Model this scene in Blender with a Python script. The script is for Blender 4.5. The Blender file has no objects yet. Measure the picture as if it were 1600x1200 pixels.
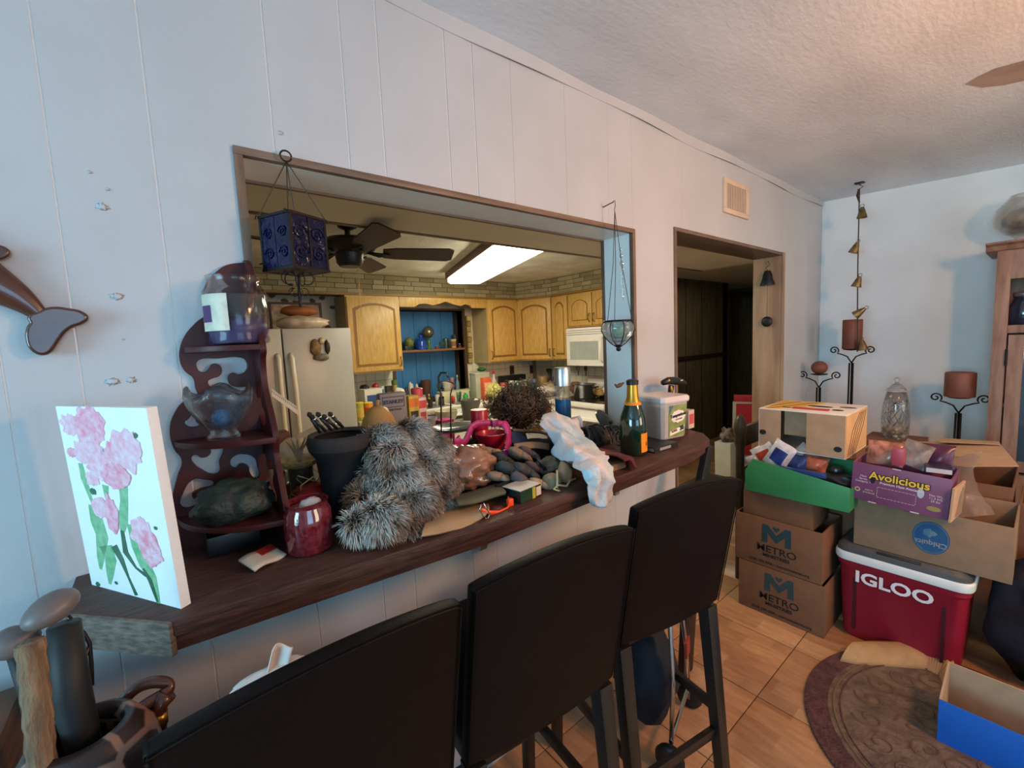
import bpy, bmesh, math, random
from mathutils import Vector, Matrix, noise
random.seed(7)
SC = bpy.context.scene
COL = SC.collection
PI = math.pi
# ------------------------------------------------------------------ camera, lights, exposure
FPX, CX, CY = 680.0, 800.0, 600.0
RX = Vector((0.77544151, -0.09635664, 0.62402393))
RY = Vector((-0.62982562, -0.04786136, 0.77526059))
RZ = Vector((-0.04483487, -0.9941955, -0.09780156))
CAMP = Vector((0, -1.1669, 1.48))
cd = bpy.data.cameras.new('camera'); cam = bpy.data.objects.new('camera', cd); COL.objects.link(cam)
right = Vector((RX[0], RY[0], RZ[0])); down = Vector((RX[1], RY[1], RZ[1])); fwd = Vector((RX[2], RY[2], RZ[2]))
m3 = Matrix((right, -down, -fwd)).transposed()
cam.matrix_world = Matrix.Translation(CAMP) @ m3.to_4x4()
cd.sensor_width = 36; cd.lens = FPX / 1600 * 36; cd.clip_start = 0.02
SC.camera = cam
w = bpy.data.worlds.new('world'); SC.world = w; w.use_nodes = True
w.node_tree.nodes['Background'].inputs[0].default_value = (0.40, 0.66, 1.0, 1)
w.node_tree.nodes['Background'].inputs[1].default_value = 1.5
SC.view_settings.view_transform = 'Standard'; SC.view_settings.look = 'None'
SC.view_settings.gamma = 1; SC.view_settings.use_curve_mapping = False
SC.view_settings.exposure = 0.0

def area(name, loc, target, sx, sy, power, col):
    l = bpy.data.lights.new(name, 'AREA'); l.shape = 'RECTANGLE'; l.size = sx; l.size_y = sy
    l.energy = power; l.color = col
    o = bpy.data.objects.new(name, l); COL.objects.link(o); o.location = loc
    o.rotation_euler = (Vector(target) - Vector(loc)).to_track_quat('-Z', 'Y').to_euler()
    return o
# daylight through the window in the left wall and through the back wall's window; ceiling lamp behind the camera
area('daylight_side_window', (-2.9, -1.35, 1.5), (1.5, -1.0, 1.3), 1.5, 1.2, 90, (0.42, 0.80, 1.0))
area('daylight_back_window', (0.0, -4.4, 1.5), (0.8, 0, 2.1), 1.8, 1.1, 27, (0.38, 0.70, 1.0))
area('warm_back_fill', (2.6, -4.4, 1.5), (2.6, 0, 1.6), 1.6, 1.1, 44, (1.0, 0.80, 0.50))  # warm fill light added at an unseen opening in the back wall
area('room_lamp', (1.75, -1.95, 2.0), (1.8, 0, 1.15), 0.25, 0.25, 33, (1.0, 0.43, 0.18))
area('hall_fill', (4.9, .95, 2.1), (4.9, .95, 0), .4, .4, 5, (1.0, .85, .6))  # unseen fill light added to brighten the hall walls

def ray(px, py):
    v = Vector((px - CX, py - CY, FPX))
    return Vector((RX.dot(v), RY.dot(v), RZ.dot(v)))
def at(px, py, x=None, y=None, z=None):
    """world point where the sight line of a measured pixel meets a plane of the room"""
    r = ray(px, py)
    i, v = (0, x) if x is not None else (1, y) if y is not None else (2, z)
    return CAMP + r * ((v - CAMP[i]) / r[i])
def mpp(p):
    return (Vector(p) - CAMP).dot(fwd) / FPX          # metres per measured pixel at p

# ------------------------------------------------------------------ materials
MC = {}
def mat(name, col, rough=0.6, metal=0.0, var=0.12, scale=9.0, bump=0.0, bscale=60.0, col2=None, stretch=(1, 1, 1), trans=0.0, alpha=1.0, coat=0.0, emit=0.0, ior=1.45, spec=0.5, sheen=0):
    if name in MC: return MC[name]
    m = bpy.data.materials.new(name); m.use_nodes = True; nt = m.node_tree; N = nt.nodes; L = nt.links
    b = N['Principled BSDF']
    b.inputs['Roughness'].default_value = rough; b.inputs['Metallic'].default_value = metal
    b.inputs['Transmission Weight'].default_value = trans; b.inputs['Alpha'].default_value = alpha
    b.inputs['Coat Weight'].default_value = coat; b.inputs['IOR'].default_value = ior
    b.inputs['Specular IOR Level'].default_value = spec; b.inputs['Sheen Weight'].default_value = sheen
    c = (*col, 1)
    c2 = (*col2, 1) if col2 else (*[max(0, v * (1 - 2 * var)) for v in col], 1)
    tc = N.new('ShaderNodeTexCoord'); mp = N.new('ShaderNodeMapping'); mp.inputs['Scale'].default_value = stretch
    L.new(tc.outputs['Object'], mp.inputs[0])
    nz = N.new('ShaderNodeTexNoise'); nz.inputs['Scale'].default_value = scale; nz.inputs['Detail'].default_value = 5
    L.new(mp.outputs[0], nz.inputs['Vector'])
    rp = N.new('ShaderNodeValToRGB'); rp.color_ramp.elements[0].position = 0.35; rp.color_ramp.elements[1].position = 0.65
    rp.color_ramp.elements[0].color = c2; rp.color_ramp.elements[1].color = c
    L.new(nz.outputs['Fac'], rp.inputs[0]); L.new(rp.outputs[0], b.inputs['Base Color'])
    if emit:
        b.inputs['Emission Color'].default_value = c; b.inputs['Emission Strength'].default_value = emit
    if bump:
        n2 = N.new('ShaderNodeTexNoise'); n2.inputs['Scale'].default_value = bscale; n2.inputs['Detail'].default_value = 4
        L.new(mp.outputs[0], n2.inputs['Vector'])
        bp = N.new('ShaderNodeBump'); bp.inputs['Strength'].default_value = bump; bp.inputs['Distance'].default_value = 0.01
        L.new(n2.outputs['Fac'], bp.inputs['Height']); L.new(bp.outputs[0], b.inputs['Normal'])
    MC[name] = m
    return m
def sRGB(h):
    h = h.lstrip('#'); o = []
    for i in (0, 2, 4):
        v = int(h[i:i + 2], 16) / 255
        o.append(v / 12.92 if v <= 0.04045 else ((v + 0.055) / 1.055) ** 2.4)
    return tuple(o)
def cm(h, rough=0.5, **k):
    """plain coloured material by hex"""
    return mat('paint_%s_%d' % (h.strip('#'), int(rough * 100)) + ''.join('%s%s' % (a, str(b)[:4]) for a, b in sorted(k.items())), sRGB(h), rough, **{**dict(var=0.06), **k})

M = dict(
    wall=mat('wall_paint', (0.455, 0.485, 0.52), 0.40, var=0.04, scale=3, bump=0.12, bscale=30),
    wallr=mat('wall_paint_right', (0.75, 0.83, 0.86), 0.6, var=0.06, scale=2.5, bump=0.1, bscale=40),
    ceil=mat('ceiling_paint', (0.80, 0.87, 0.95), 0.75, var=0.10, scale=1.3, bump=0.16, bscale=30, stretch=(1, 2.2, 1)),
    kceil=mat('kitchen_ceiling', (0.80, 0.78, 0.66), 0.8, var=0.12, scale=4, bump=0.5, bscale=60),
    klow=mat('kitchen_low_ceiling', (0.78, 0.74, 0.60), 0.7, var=0.04, scale=4),
    wood=mat('trim_wood', (0.20, 0.125, 0.085), 0.5, var=0.22, scale=6, stretch=(1, 8, 8)),
    woodv=mat('trim_wood_vertical', (0.20, 0.125, 0.085), 0.5, var=0.22, scale=6, stretch=(8, 8, 1)),
    ply=mat('plywood_jamb', (0.36, 0.25, 0.155), 0.5, col2=(0.22, 0.14, 0.085), scale=5, stretch=(3, 3, 0.5)),
    bar=mat('bar_wood', (0.085, 0.035, 0.025), 0.48, col2=(0.04, 0.018, 0.014), scale=10, stretch=(1, 12, 12), bump=0.2, bscale=30, spec=.35),
    barend=mat('bar_end_wood', (0.16, 0.125, 0.10), 0.6, col2=(0.07, 0.05, 0.04), scale=12, stretch=(4, 4, 14), bump=0.3),
    leather=mat('black_leather', (0.006, 0.0035, 0.0035), 0.5, var=0.1, bump=0.12, bscale=240, spec=0.13),
    stoolwood=mat('dark_stool_wood', (0.012, 0.009, 0.008), 0.35, var=0.1),
    maroon=mat('maroon_lacquer', (0.060, 0.012, 0.012), 0.42, var=0.15, spec=.3),
    oak=mat('honey_oak', (0.60, 0.37, 0.11), 0.38, col2=(0.47, 0.27, 0.07), scale=14, stretch=(6, 6, 0.8)),
    oakside=mat('oak_side', (0.42, 0.33, 0.17), 0.5, var=0.06),
    glass=mat('clear_glass', (1, 1, 1), 0.03, var=0, trans=1.0, ior=1.3),
    white=mat('white_enamel', (0.78, 0.76, 0.70), 0.3, var=0.02),
    card=mat('cardboard', (0.18, 0.082, 0.040), 0.8, var=0.07, scale=20),
    cardlight=mat('cardboard_light', (0.47, 0.31, 0.19), 0.8, var=0.07, scale=20),
    cardin=mat('cardboard_inside', (0.40, 0.27, 0.17), 0.85, var=0.08, scale=16),
    black=mat('black_plastic', (0.012, 0.012, 0.013), 0.4, var=0.1),
    iron=mat('black_iron', (0.015, 0.014, 0.015), 0.45, metal=0.6, var=0.1),
    brass=mat('aged_brass', (0.30, 0.22, 0.10), 0.42, metal=0.9, var=0.25, scale=30),
    steel=mat('steel', (0.6, 0.6, 0.6), 0.25, metal=1.0, var=0.06),
    film=mat('clear_film', (0.9, 0.9, 0.88), 0.12, var=0.02, alpha=0.5, trans=.8, bump=0.6, bscale=14),
    tilem=None,
)
# ------------------------------------------------------------------ mesh builder
class G:
    def __init__(s): s.v = []; s.f = []
    def add(s, vs, fs):
        n = len(s.v); s.v += [tuple(v) for v in vs]; s.f += [tuple(i + n for i in f) for f in fs]; return s
    def box(s, x0, x1, y0, y1, z0, z1, mx=None):
        vs = [Vector((x, y, z)) for z in (z0, z1) for y in (y0, y1) for x in (x0, x1)]
        if mx: vs = [mx @ v for v in vs]
        return s.add(vs, [(0, 2, 3, 1), (4, 5, 7, 6), (0, 1, 5, 4), (2, 6, 7, 3), (0, 4, 6, 2), (1, 3, 7, 5)])
    def lathe(s, prof, n=24, c=(0, 0, 0), sx=1, sy=1, cap=True):
        vs = []; fs = []
        for r, z in prof:
            for k in range(n):
                a = 2 * PI * k / n; vs.append((c[0] + r * math.cos(a) * sx, c[1] + r * math.sin(a) * sy, c[2] + z))
        for i in range(len(prof) - 1):
            for k in range(n):
                k2 = (k + 1) % n; fs.append((i * n + k, i * n + k2, (i + 1) * n + k2, (i + 1) * n + k))
        if cap:
            fs.append(tuple(reversed(range(n)))); fs.append(tuple((len(prof) - 1) * n + k for k in range(n)))
        return s.add(vs, fs)
    def tube(s, pts, r, n=8, cap=True, closed=False):
        pts = [Vector(p) for p in pts]; rs = r if isinstance(r, (list, tuple)) else [r] * len(pts)
        vs = []; fs = []; up = None; N_ = len(pts)
        for i, p in enumerate(pts):
            a = pts[(i - 1) % N_] if (i > 0 or closed) else p; b = pts[(i + 1) % N_] if (i < N_ - 1 or closed) else p
            t = (b - a)
            t = t.normalized() if t.length > 1e-9 else Vector((0, 0, 1))
            if up is None: up = t.orthogonal().normalized()
            u = (up - t * up.dot(t))
            u = u.normalized() if u.length > 1e-6 else t.orthogonal().normalized()
            up = u; w_ = t.cross(u)
            for k in range(n):
                an = 2 * PI * k / n; vs.append(p + (u * math.cos(an) + w_ * math.sin(an)) * rs[i])
        for i in range(N_ if closed else N_ - 1):
            j = (i + 1) % N_
            for k in range(n):
                k2 = (k + 1) % n; fs.append((i * n + k, i * n + k2, j * n + k2, j * n + k))
        if cap and not closed:
            fs.append(tuple(reversed(range(n)))); fs.append(tuple((N_ - 1) * n + k for k in range(n)))
        return s.add(vs, fs)
    def prism(s, poly, a, b, axis='y', mx=None):
        """2D polygon extruded from a to b along axis; poly coords are the other two axes in order"""
        def P(u, v, t):
            p = Vector((u, t, v)) if axis == 'y' else Vector((t, u, v)) if axis == 'x' else Vector((u, v, t))
            return mx @ p if mx else p
        n = len(poly)
        vs = [P(u, v, a) for u, v in poly] + [P(u, v, b) for u, v in poly]
        fs = [tuple(range(n)), tuple(reversed(range(n, 2 * n)))] + [(i, i + n, (i + 1) % n + n, (i + 1) % n) for i in range(n)]
        return s.add(vs, fs)
    def grid(s, fn, nu, nv, th=0.0):
        vs = [Vector(fn(i / nu, j / nv)) for i in range(nu + 1) for j in range(nv + 1)]
        fs = [(i * (nv + 1) + j, (i + 1) * (nv + 1) + j, (i + 1) * (nv + 1) + j + 1, i * (nv + 1) + j + 1) for i in range(nu) for j in range(nv)]
        return s.add(vs, fs)
    def blob(s, c, r, sub=3, amp=0.12, fr=2.0, seed=0, flat=None):
        bm = bmesh.new(); bmesh.ops.create_icosphere(bm, subdivisions=sub, radius=1)
        vs = []
        for v in bm.verts:
            n_ = noise.noise(v.co * fr + Vector((seed * 7.3, seed * 3.1, seed))) + 0.5 * noise.noise(v.co * fr * 2.3 + Vector((seed, seed * 5, 0)))
            p = v.co * (1 + amp * n_)
            p = Vector((p.x * r[0], p.y * r[1], p.z * r[2]))
            if flat is not None and p.z + c[2] < flat: p.z = flat - c[2]
            vs.append(p + Vector(c))
        fs = [tuple(v.index for v in f.verts) for f in bm.faces]; bm.free()
        return s.add(vs, fs)
def obj(name, g, m, parent=None, smooth=False, bevel=0.0, solid=0.0, sub=0, kind=None, label=None, ang=None, recalc=True):
    me = bpy.data.meshes.new(name); me.from_pydata(g.v, [], g.f)
    bm = bmesh.new(); bm.from_mesh(me)
    if recalc: bmesh.ops.recalc_face_normals(bm, faces=bm.faces)
    if bevel:
        try: bmesh.ops.bevel(bm, geom=[e for e in bm.edges if len(e.link_faces) == 2 and e.calc_face_angle(0) > 0.6], offset=bevel, segments=2, affect='EDGES', profile=0.6)
        except Exception: pass
    bm.to_mesh(me); bm.free()
    me.materials.append(m)
    if smooth or bevel:
        me.polygons.foreach_set('use_smooth', [True] * len(me.polygons))
        if ang is not None or bevel:
            try: me.set_sharp_from_angle(angle=ang or 0.6)
            except Exception: pass
    o = bpy.data.objects.new(name, me); COL.objects.link(o)
    if parent: o.parent = parent
    if solid:
        md = o.modifiers.new('solid', 'SOLIDIFY'); md.thickness = solid; md.offset = 0
    if sub:
        md = o.modifiers.new('sub', 'SUBSURF'); md.levels = sub; md.render_levels = sub
    if kind: o['kind'] = kind
    if label: o['label'] = label
    return o
def tag(o, label, cat, group=None, loc=None, rz=None):
    o['label'] = label; o['category'] = cat
    if group: o['group'] = group
    if loc is not None: o.location = loc
    if rz is not None: o.rotation_euler = (0, 0, rz)
    return o
def thing(name, label, cat, loc=(0, 0, 0), rz=0, group=None):
    o = bpy.data.objects.new(name, None); COL.objects.link(o); o.empty_display_size = 0.05
    return tag(o, label, cat, group, loc, rz)
def struct(name, g, m, parent=None, **k):
    o = obj(name, g, m, parent, **k)
    if not parent: o['kind'] = 'structure'
    return o
def inst(name, me_obj, parent, loc, sc=(1, 1, 1), rot=(0, 0, 0), m=None):
    o = me_obj.copy(); o.name = name; COL.objects.link(o); o.parent = parent; o.location = loc; o.scale = sc; o.rotation_euler = rot
    return o
FRONT = Matrix(((0, 0, -1), (-1, 0, 0), (0, 1, 0)))        # text on a face that looks to -x, reading towards -y
FACEY = Matrix(((1, 0, 0), (0, 0, -1), (0, 1, 0)))         # text on a face that looks to -y
def text(s, size, m, parent, loc, rot=FRONT, bold=0.0, name='lettering', align='CENTER', sx=1.0, label=None):
    cu = bpy.data.curves.new(name, 'FONT'); cu.body = s; cu.size = size; cu.align_x = align; cu.align_y = 'CENTER'; cu.offset = bold; cu.extrude = 0.0004
    cu.resolution_u = 3
    t = bpy.data.objects.new('tmp_text', cu); COL.objects.link(t)
    me = bpy.data.meshes.new_from_object(t.evaluated_get(bpy.context.evaluated_depsgraph_get()))
    bpy.data.objects.remove(t); me.name = name
    me.materials.clear(); me.materials.append(m)
    me.transform(Matrix.Diagonal((sx, 1, 1, 1)))
    me.transform(rot.to_4x4())
    o = bpy.data.objects.new(name, me); COL.objects.link(o); o.parent = parent; o.location = loc
    if label: o['label'] = label
    return o
def arc(c, r, a0, a1, n, plane='xz', fall=1.0):
    o = []
    for i in range(n + 1):
        a = a0 + (a1 - a0) * i / n; rr = r * (fall ** (i / n))
        u, v = rr * math.cos(a), rr * math.sin(a)
        o.append(Vector((c[0] + u, c[1], c[2] + v)) if plane == 'xz' else Vector((c[0], c[1] + u, c[2] + v)) if plane == 'yz' else Vector((c[0] + u, c[1] + v, c[2])))
    return o
# ================================================================== THE SETTING
BAR = 1.065
CZ = lambda y: 2.447 + 0.05 * y
XR = 4.12
OX0, OX1, OZ1 = 0.190, 1.640, 1.922      # kitchen pass-through (inner)
DX0, DX1, DZ1 = 1.992, 3.312, 1.972      # doorway (inner)
WT = 0.15
g = G()
# wall body behind the boards
for b in ((-3, OX0 - 0.012, 0, 2.47), (OX0 - 0.012, OX1 + 0.012, 0, BAR - 0.05), (OX0 - 0.012, OX1 + 0.012, OZ1 + 0.012, 2.47), (OX1 + 0.012, DX0 - 0.012, 0, 2.47), (DX0 - 0.012, DX1 + 0.012, DZ1 + 0.012, 2.47), (DX1 + 0.012, XR, 0, 2.47)):
    g.box(b[0], b[1], 0.0022, WT - 0.002, b[2], b[3])
wf = struct('wall_front', g, mat('groove_paint', (0.78, 0.80, 0.82), 0.5, var=.03))
grooves = [-3.0, -2.4, -2.0, -1.6, -1.2, -0.78, -0.5, -0.375, -0.216, -0.118, 0.032, 0.258, 0.434, 0.532, 0.740, 0.8385, 0.99, 1.245, 1.49, 1.65, 2.05, 2.46, 2.86, 3.30, 3.7, XR]
for a, b in zip(grooves[:-1], grooves[1:]):
    pieces = []
    def cut(z0, z1, xa, xb):
        if xb - xa > 0.004: pieces.append((xa, xb, z0, z1))
    ga, gb_ = [0.0020 if -2 < q < .9 else 0.0004 for q in (a, b)]; x0, x1 = a + ga, b - gb_
    # full height outside the holes; above and below inside them
    segs = [(-9, OX0 - 0.014, None), (OX0 - 0.014, OX1 + 0.014, 'o'), (OX1 + 0.014, DX0 - 0.014, None), (DX0 - 0.014, DX1 + 0.014, 'd'), (DX1 + 0.014, 9, None)]
    g = G()
    for s0, s1, k in segs:
        xa, xb = max(x0, s0), min(x1, s1)
        if xb - xa < 0.003: continue
        if k is None: g.box(xa, xb, 0, 0.007, 0, 2.425)
        elif k == 'o': g.box(xa, xb, 0, 0.007, 0, BAR - 0.05); g.box(xa, xb, 0, 0.007, OZ1 + 0.014, 2.425)
        else: g.box(xa, xb, 0, 0.007, DZ1 + 0.014, 2.425)
    if g.v: obj('panel', g, M['wall'], wf)
# loose strip along the ceiling
struct('trim_1', G().grid(lambda u, v: (0.5 + 3.6 * u, -0.004 + 0.004 * math.sin(u * 31), 2.404 + 0.05 * v - 0.006 * (1 - v) * math.sin(u * 17)), 60, 1), M['wall'], solid=0.003)
# patched nail holes in the boards
for px, py, r in ((160, 323, .011), (182, 463, .011), (176, 596, .012), (205, 594, .009), (168, 296, .004), (438, 208, .007), (140, 269, .004), (192, 530, .003)):
    p = at(px, py, y=0)
    obj('filler_patch', G().blob((p.x, -0.0005, p.z), (r * .8, 0.0012, r * 0.55), 3, 0.9, 4, px), M['wall'], wf, smooth=True)
# trims of the pass-through
T = 0.018
tr = struct('trim_2', G().box(OX0 - T, OX1 + T, -0.008, 0.012, OZ1, OZ1 + T), M['wood'], bevel=0.002)
struct('trim_3', G().box(OX0 - T, OX0, -0.008, 0.012, BAR, OZ1), M['woodv'], bevel=0.002)
struct('trim_4', G().box(OX1, OX1 + T, -0.008, 0.012, BAR, OZ1), M['woodv'], bevel=0.002)
jw = mat('jamb_paint', (0.82, 0.84, 0.84), 0.4, var=0.03)
struct('trim_5', G().box(OX0 - 0.012, OX1 + 0.012, 0.012, WT, OZ1, OZ1 + 0.012), jw)
struct('trim_6', G().box(OX1, OX1 + 0.012, 0.012, WT, BAR, OZ1), jw)
struct('trim_7', G().box(OX0 - 0.012, OX0, 0.012, WT, BAR, OZ1), jw)
struct('trim_8', G().box(OX1 - 0.004, OX1 + 0.03, WT, WT + 0.016, BAR, OZ1 + 0.02), M['woodv'])
struct('trim_9', G().box(OX0 - 0.03, OX1 + 0.03, WT, WT + 0.014, OZ1 - 0.006, OZ1 + 0.02), M['wood'])
# doorway frame
struct('trim_10', G().box(DX0 - T, DX1 + T, -0.008, 0.0, DZ1, DZ1 + T).box(DX0 - T, DX1 + T, 0.0, WT + 0.03, DZ1, DZ1 + 0.012), mat('door_header_wood', (0.17, 0.115, 0.08), 0.5, var=0.2, stretch=(1, 8, 8)), bevel=0.001)
struct('trim_11', G().box(DX0 - T, DX0, -0.008, WT + 0.03, 0, DZ1), M['woodv'], bevel=0.001)
struct('trim_12', G().box(DX1, DX1 + 0.014, -0.010, WT + 0.03, 0, DZ1), M['ply'], bevel=0.001)
struct('trim_13', G().box(DX1 - 0.006, DX1 + 0.02, -0.016, -0.006, 0, DZ1 + 0.018), M['ply'], bevel=0.001)
# right wall, left wall, back wall, ceiling
struct('wall_right', G().box(XR, XR + 0.1, -4.6, 0.0, 0, 2.5), M['wallr'])
struct('trim_14', G().box(XR - 0.006, XR, -0.02, 0.0, 0, 2.445), M['wallr'])
g = G()
for b in ((-4.6, -2.1, 0, 2.5), (-0.6, 0, 0, 2.5), (-2.1, -0.6, 0, 0.9), (-2.1, -0.6, 2.1, 2.5)): g.box(-3.1, -3.0, b[0], b[1], b[2], b[3])
struct('wall_left', g, M['wallr'])
g = G().box(-3.06, -3.02, -2.1, -2.05, 0.9, 2.1).box(-3.06, -3.02, -0.65, -0.6, 0.9, 2.1).box(-3.06, -3.02, -2.1, -0.6, 0.9, 0.95).box(-3.06, -3.02, -2.1, -0.6, 2.05, 2.1).box(-3.06, -3.02, -2.1, -0.6, 1.48, 1.52)
struct('window_1', g, M['white'])
g = G()
for b in ((-3, -0.9, 0, 2.5), (0.9, 1.8, 0, 2.5), (3.4, XR, 0, 2.5), (-0.9, 0.9, 0, 0.9), (-0.9, 0.9, 2.0, 2.5), (1.8, 3.4, 0, 0.9), (1.8, 3.4, 2.0, 2.5)): g.box(b[0], b[1], -4.6, -4.5, b[2], b[3])
struct('wall_back', g, M['wallr'])
g = G().box(-0.9, -0.85, -4.58, -4.52, 0.9, 2.0).box(0.85, 0.9, -4.58, -4.52, 0.9, 2.0).box(-0.9, 0.9, -4.58, -4.52, 0.9, 0.95).box(-0.9, 0.9, -4.58, -4.52, 1.95, 2.0).box(-0.02, 0.02, -4.58, -4.52, 0.9, 2.0)
struct('window_2', g, M['white'])
struct('window_4', G().box(1.8, 1.85, -4.58, -4.52, 0.9, 2.0).box(3.35, 3.4, -4.58, -4.52, 0.9, 2.0).box(1.8, 3.4, -4.58, -4.52, 0.9, 0.95).box(1.8, 3.4, -4.58, -4.52, 1.95, 2.0).box(2.58, 2.62, -4.58, -4.52, 0.9, 2.0), M['white'])  # frame of the unseen back wall opening at the warm fill light
struct('ceiling', G().add([(-3, 0.01, CZ(0)), (XR, 0.01, CZ(0)), (XR, -4.6, CZ(-4.6)), (-3, -4.6, CZ(-4.6)), (-3, 0.01, 2.6), (XR, 0.01, 2.6), (XR, -4.6, 2.6), (-3, -4.6, 2.6)], [(0, 1, 2, 3), (4, 7, 6, 5), (0, 4, 5, 1), (2, 6, 7, 3), (0, 3, 7, 4), (1, 5, 6, 2)]), M['ceil'])
# fan blade's shadow streak, painted as a thin brown patch under the ceiling
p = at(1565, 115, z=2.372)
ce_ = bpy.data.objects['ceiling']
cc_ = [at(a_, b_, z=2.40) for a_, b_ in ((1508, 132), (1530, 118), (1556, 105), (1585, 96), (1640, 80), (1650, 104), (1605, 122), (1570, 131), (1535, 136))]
obj('shadow_streak', G().add([(v.x, v.y, CZ(v.y) - .0015) for v in cc_], [tuple(range(9))]), mat('streak_shade', (.46, .36, .32), .8, var=.15, scale=6), ce_)
# floor of wood-look tiles
fm = mat('grout', (0.10, 0.06, 0.04), 0.8)
fl = struct('floor', G().box(-3, 7.6, -4.6, 3.3, -0.12, -0.006), fm)
def tilemat():
    m = bpy.data.materials.new('wood_look_tile'); m.use_nodes = True; nt = m.node_tree; N = nt.nodes; L = nt.links
    b = N['Principled BSDF']; b.inputs['Roughness'].default_value = 0.28
    ge = N.new('ShaderNodeNewGeometry'); mp = N.new('ShaderNodeMapping'); mp.inputs['Rotation'].default_value = (0, 0, PI / 2)
    L.new(ge.outputs['Position'], mp.inputs[0])
    br = N.new('ShaderNodeTexBrick'); br.inputs['Scale'].default_value = 4.4; br.inputs['Mortar Size'].default_value = 0.004
    br.inputs['Color1'].default_value = (0.50, 0.285, 0.15, 1); br.inputs['Color2'].default_value = (0.36, 0.19, 0.10, 1); br.inputs['Mortar'].default_value = (0.40, 0.22, 0.12, 1)
    br.inputs['Brick Width'].default_value = 0.9; br.inputs['Row Height'].default_value = 0.4
    L.new(mp.outputs[0], br.inputs['Vector'])
    nz = N.new('ShaderNodeTexNoise'); nz.inputs['Scale'].default_value = 9; nz.inputs['Detail'].default_value = 6
    mp2 = N.new('ShaderNodeMapping'); mp2.inputs['Scale'].default_value = (5, 1, 1); L.new(ge.outputs['Position'], mp2.inputs[0]); L.new(mp2.outputs[0], nz.inputs['Vector'])
    mx = N.new('ShaderNodeMix'); mx.data_type = 'RGBA'; mx.blend_type = 'MULTIPLY'; mx.inputs[0].default_value = 0.55
    rp = N.new('ShaderNodeValToRGB'); rp.color_ramp.elements[0].color = (0.62, 0.55, 0.5, 1); rp.color_ramp.elements[0].position = 0.35; rp.color_ramp.elements[1].position = 0.65
    L.new(nz.outputs['Fac'], rp.inputs[0]); L.new(br.outputs[0], mx.inputs[6]); L.new(rp.outputs[0], mx.inputs[7]); L.new(mx.outputs[2], b.inputs['Base Color'])
    return m
TM = tilemat(); TS = 0.402
t0 = obj('tile', G().box(0.002, TS - 0.002, 0.002, TS - 0.002, -0.006, 0.0), TM, fl, bevel=0.0012)
t0.location = (1.755 - TS, -0.483, 0)
rest = G()
for i in range(-12, 15):
    for j in range(-11, 10):
        x, y = 1.755 + i * TS, -0.483 + j * TS
        if i == -1 and j == 0: continue
        if x > 7.3 or y > 3.0: continue
        if 0.3 < x < 5.2 and -2.2 < y < 1.4: inst('tile', t0, fl, (x, y, 0))
        else: rest.box(x + 0.002, x + TS - 0.002, y + 0.002, y + TS - 0.002, -0.006, 0)
obj('tiles_beyond', rest, TM, fl, kind='stuff')
# air vent on the wall
v = thing('air_vent', 'small cream wall register with vertical louvres above the doorway', 'vent', (2.625, 0, 2.222))
vm = cm('#cdb9a4', 0.5)
obj('frame', G().box(-.155, .155, -.012, 0, .066, .092).box(-.155, .155, -.012, 0, -.092, -.066).box(-.155, -.12, -.012, 0, -.066, .066).box(.12, .155, -.012, 0, -.066, .066), vm, v, bevel=0.002)
obj('backing', G().box(-.13, .13, -.003, -.001, -.07, .07), cm('#3a2a22', 0.8), v)
for k in range(12):
    x = -.11 + k * .02
    obj('louvre', G().box(x, x + .007, -.010, -.003, -.066, .066), vm, v)
# knee wall dark patch left out; bar shelf --------------------------------
bs = thing('bar_counter', 'long dark red-brown wooden breakfast bar running through the pass-through', 'bar counter', (0, 0, BAR))
poly = [(-.165, -.152), (-.022, -.318), (.55, -.372), (1.50, -.372), (1.64, -.345), (1.725, -.275), (1.76, -.18), (1.76, -.0), (OX1 - .002, -.0), (OX1 - .002, .30), (OX0 + .002, .30), (OX0 + .002, -.0), (-.165, -.0)]
obj('top_board', G().prism(poly, -.026, 0, 'z'), M['bar'], bs, bevel=0.003)
low = [(-.160, -.148), (-.024, -.306), (.55, -.358), (1.49, -.358), (1.63, -.332), (1.71, -.265), (1.744, -.18), (1.744, -.002), (-.16, -.002)]
obj('edge_trim', G().prism(low, -.056, -.026, 'z'), M['bar'], bs, bevel=0.003)
mx = Matrix.Translation((-.0935, -.235, 0)) @ Matrix.Rotation(math.atan2(-.166, .143), 4, 'Z')
obj('end_board', G().box(-.108, .107, -.006, .004, -.057, -.001, mx), M['barend'], bs, bevel=0.002)
obj('support_rail', G().box(-.12, .30, -.09, -.006, -.10, -.057), M['bar'], bs, bevel=0.003)
for x in (.75, 1.45):
    obj('bracket', G().prism([(-.30, -.057), (-.004, -.057), (-.004, -.26), (-.03, -.26), (-.05, -.16), (-.12, -.10), (-.28, -.075)], x, x + .03, 'x'), cm('#8a7a72', .6), bs, bevel=0.002)
# ================================================================== KITCHEN SHELL
KY, KX, KZ = 3.2, 3.88, 2.17
wp = mat('floral_wallpaper', (0.50, 0.46, 0.36), 0.7, var=0.03)
struct('wall_kitchen_back', G().box(-0.7, 1.93, KY, KY + .1, 0, KZ).box(2.80, 3.98, KY, KY + .1, 0, KZ).box(1.93, 2.80, KY, KY + .1, 0, 0.87).box(1.93, 2.80, KY, KY + .1, 1.86, KZ), wp)
struct('wall_kitchen_right', G().box(KX, KX + .1, 1.30, KY, 0, KZ), cm('#8f8468', .7))
struct('wall_kitchen_left', G().box(-.8, -.7, WT, KY, 0, KZ), wp)
struct('ceiling_kitchen', G().box(-.8, 7.6, .90, 3.3, KZ, KZ + .08), M['kceil'])
struct('ceiling_lowered', G().box(-.8, 3.99, WT, .90, 2.05, 2.25), M['klow'])
struct('ceiling_hall', G().box(3.99, 7.6, .15, 3.1, 2.16, 2.3), M['klow'])
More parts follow.
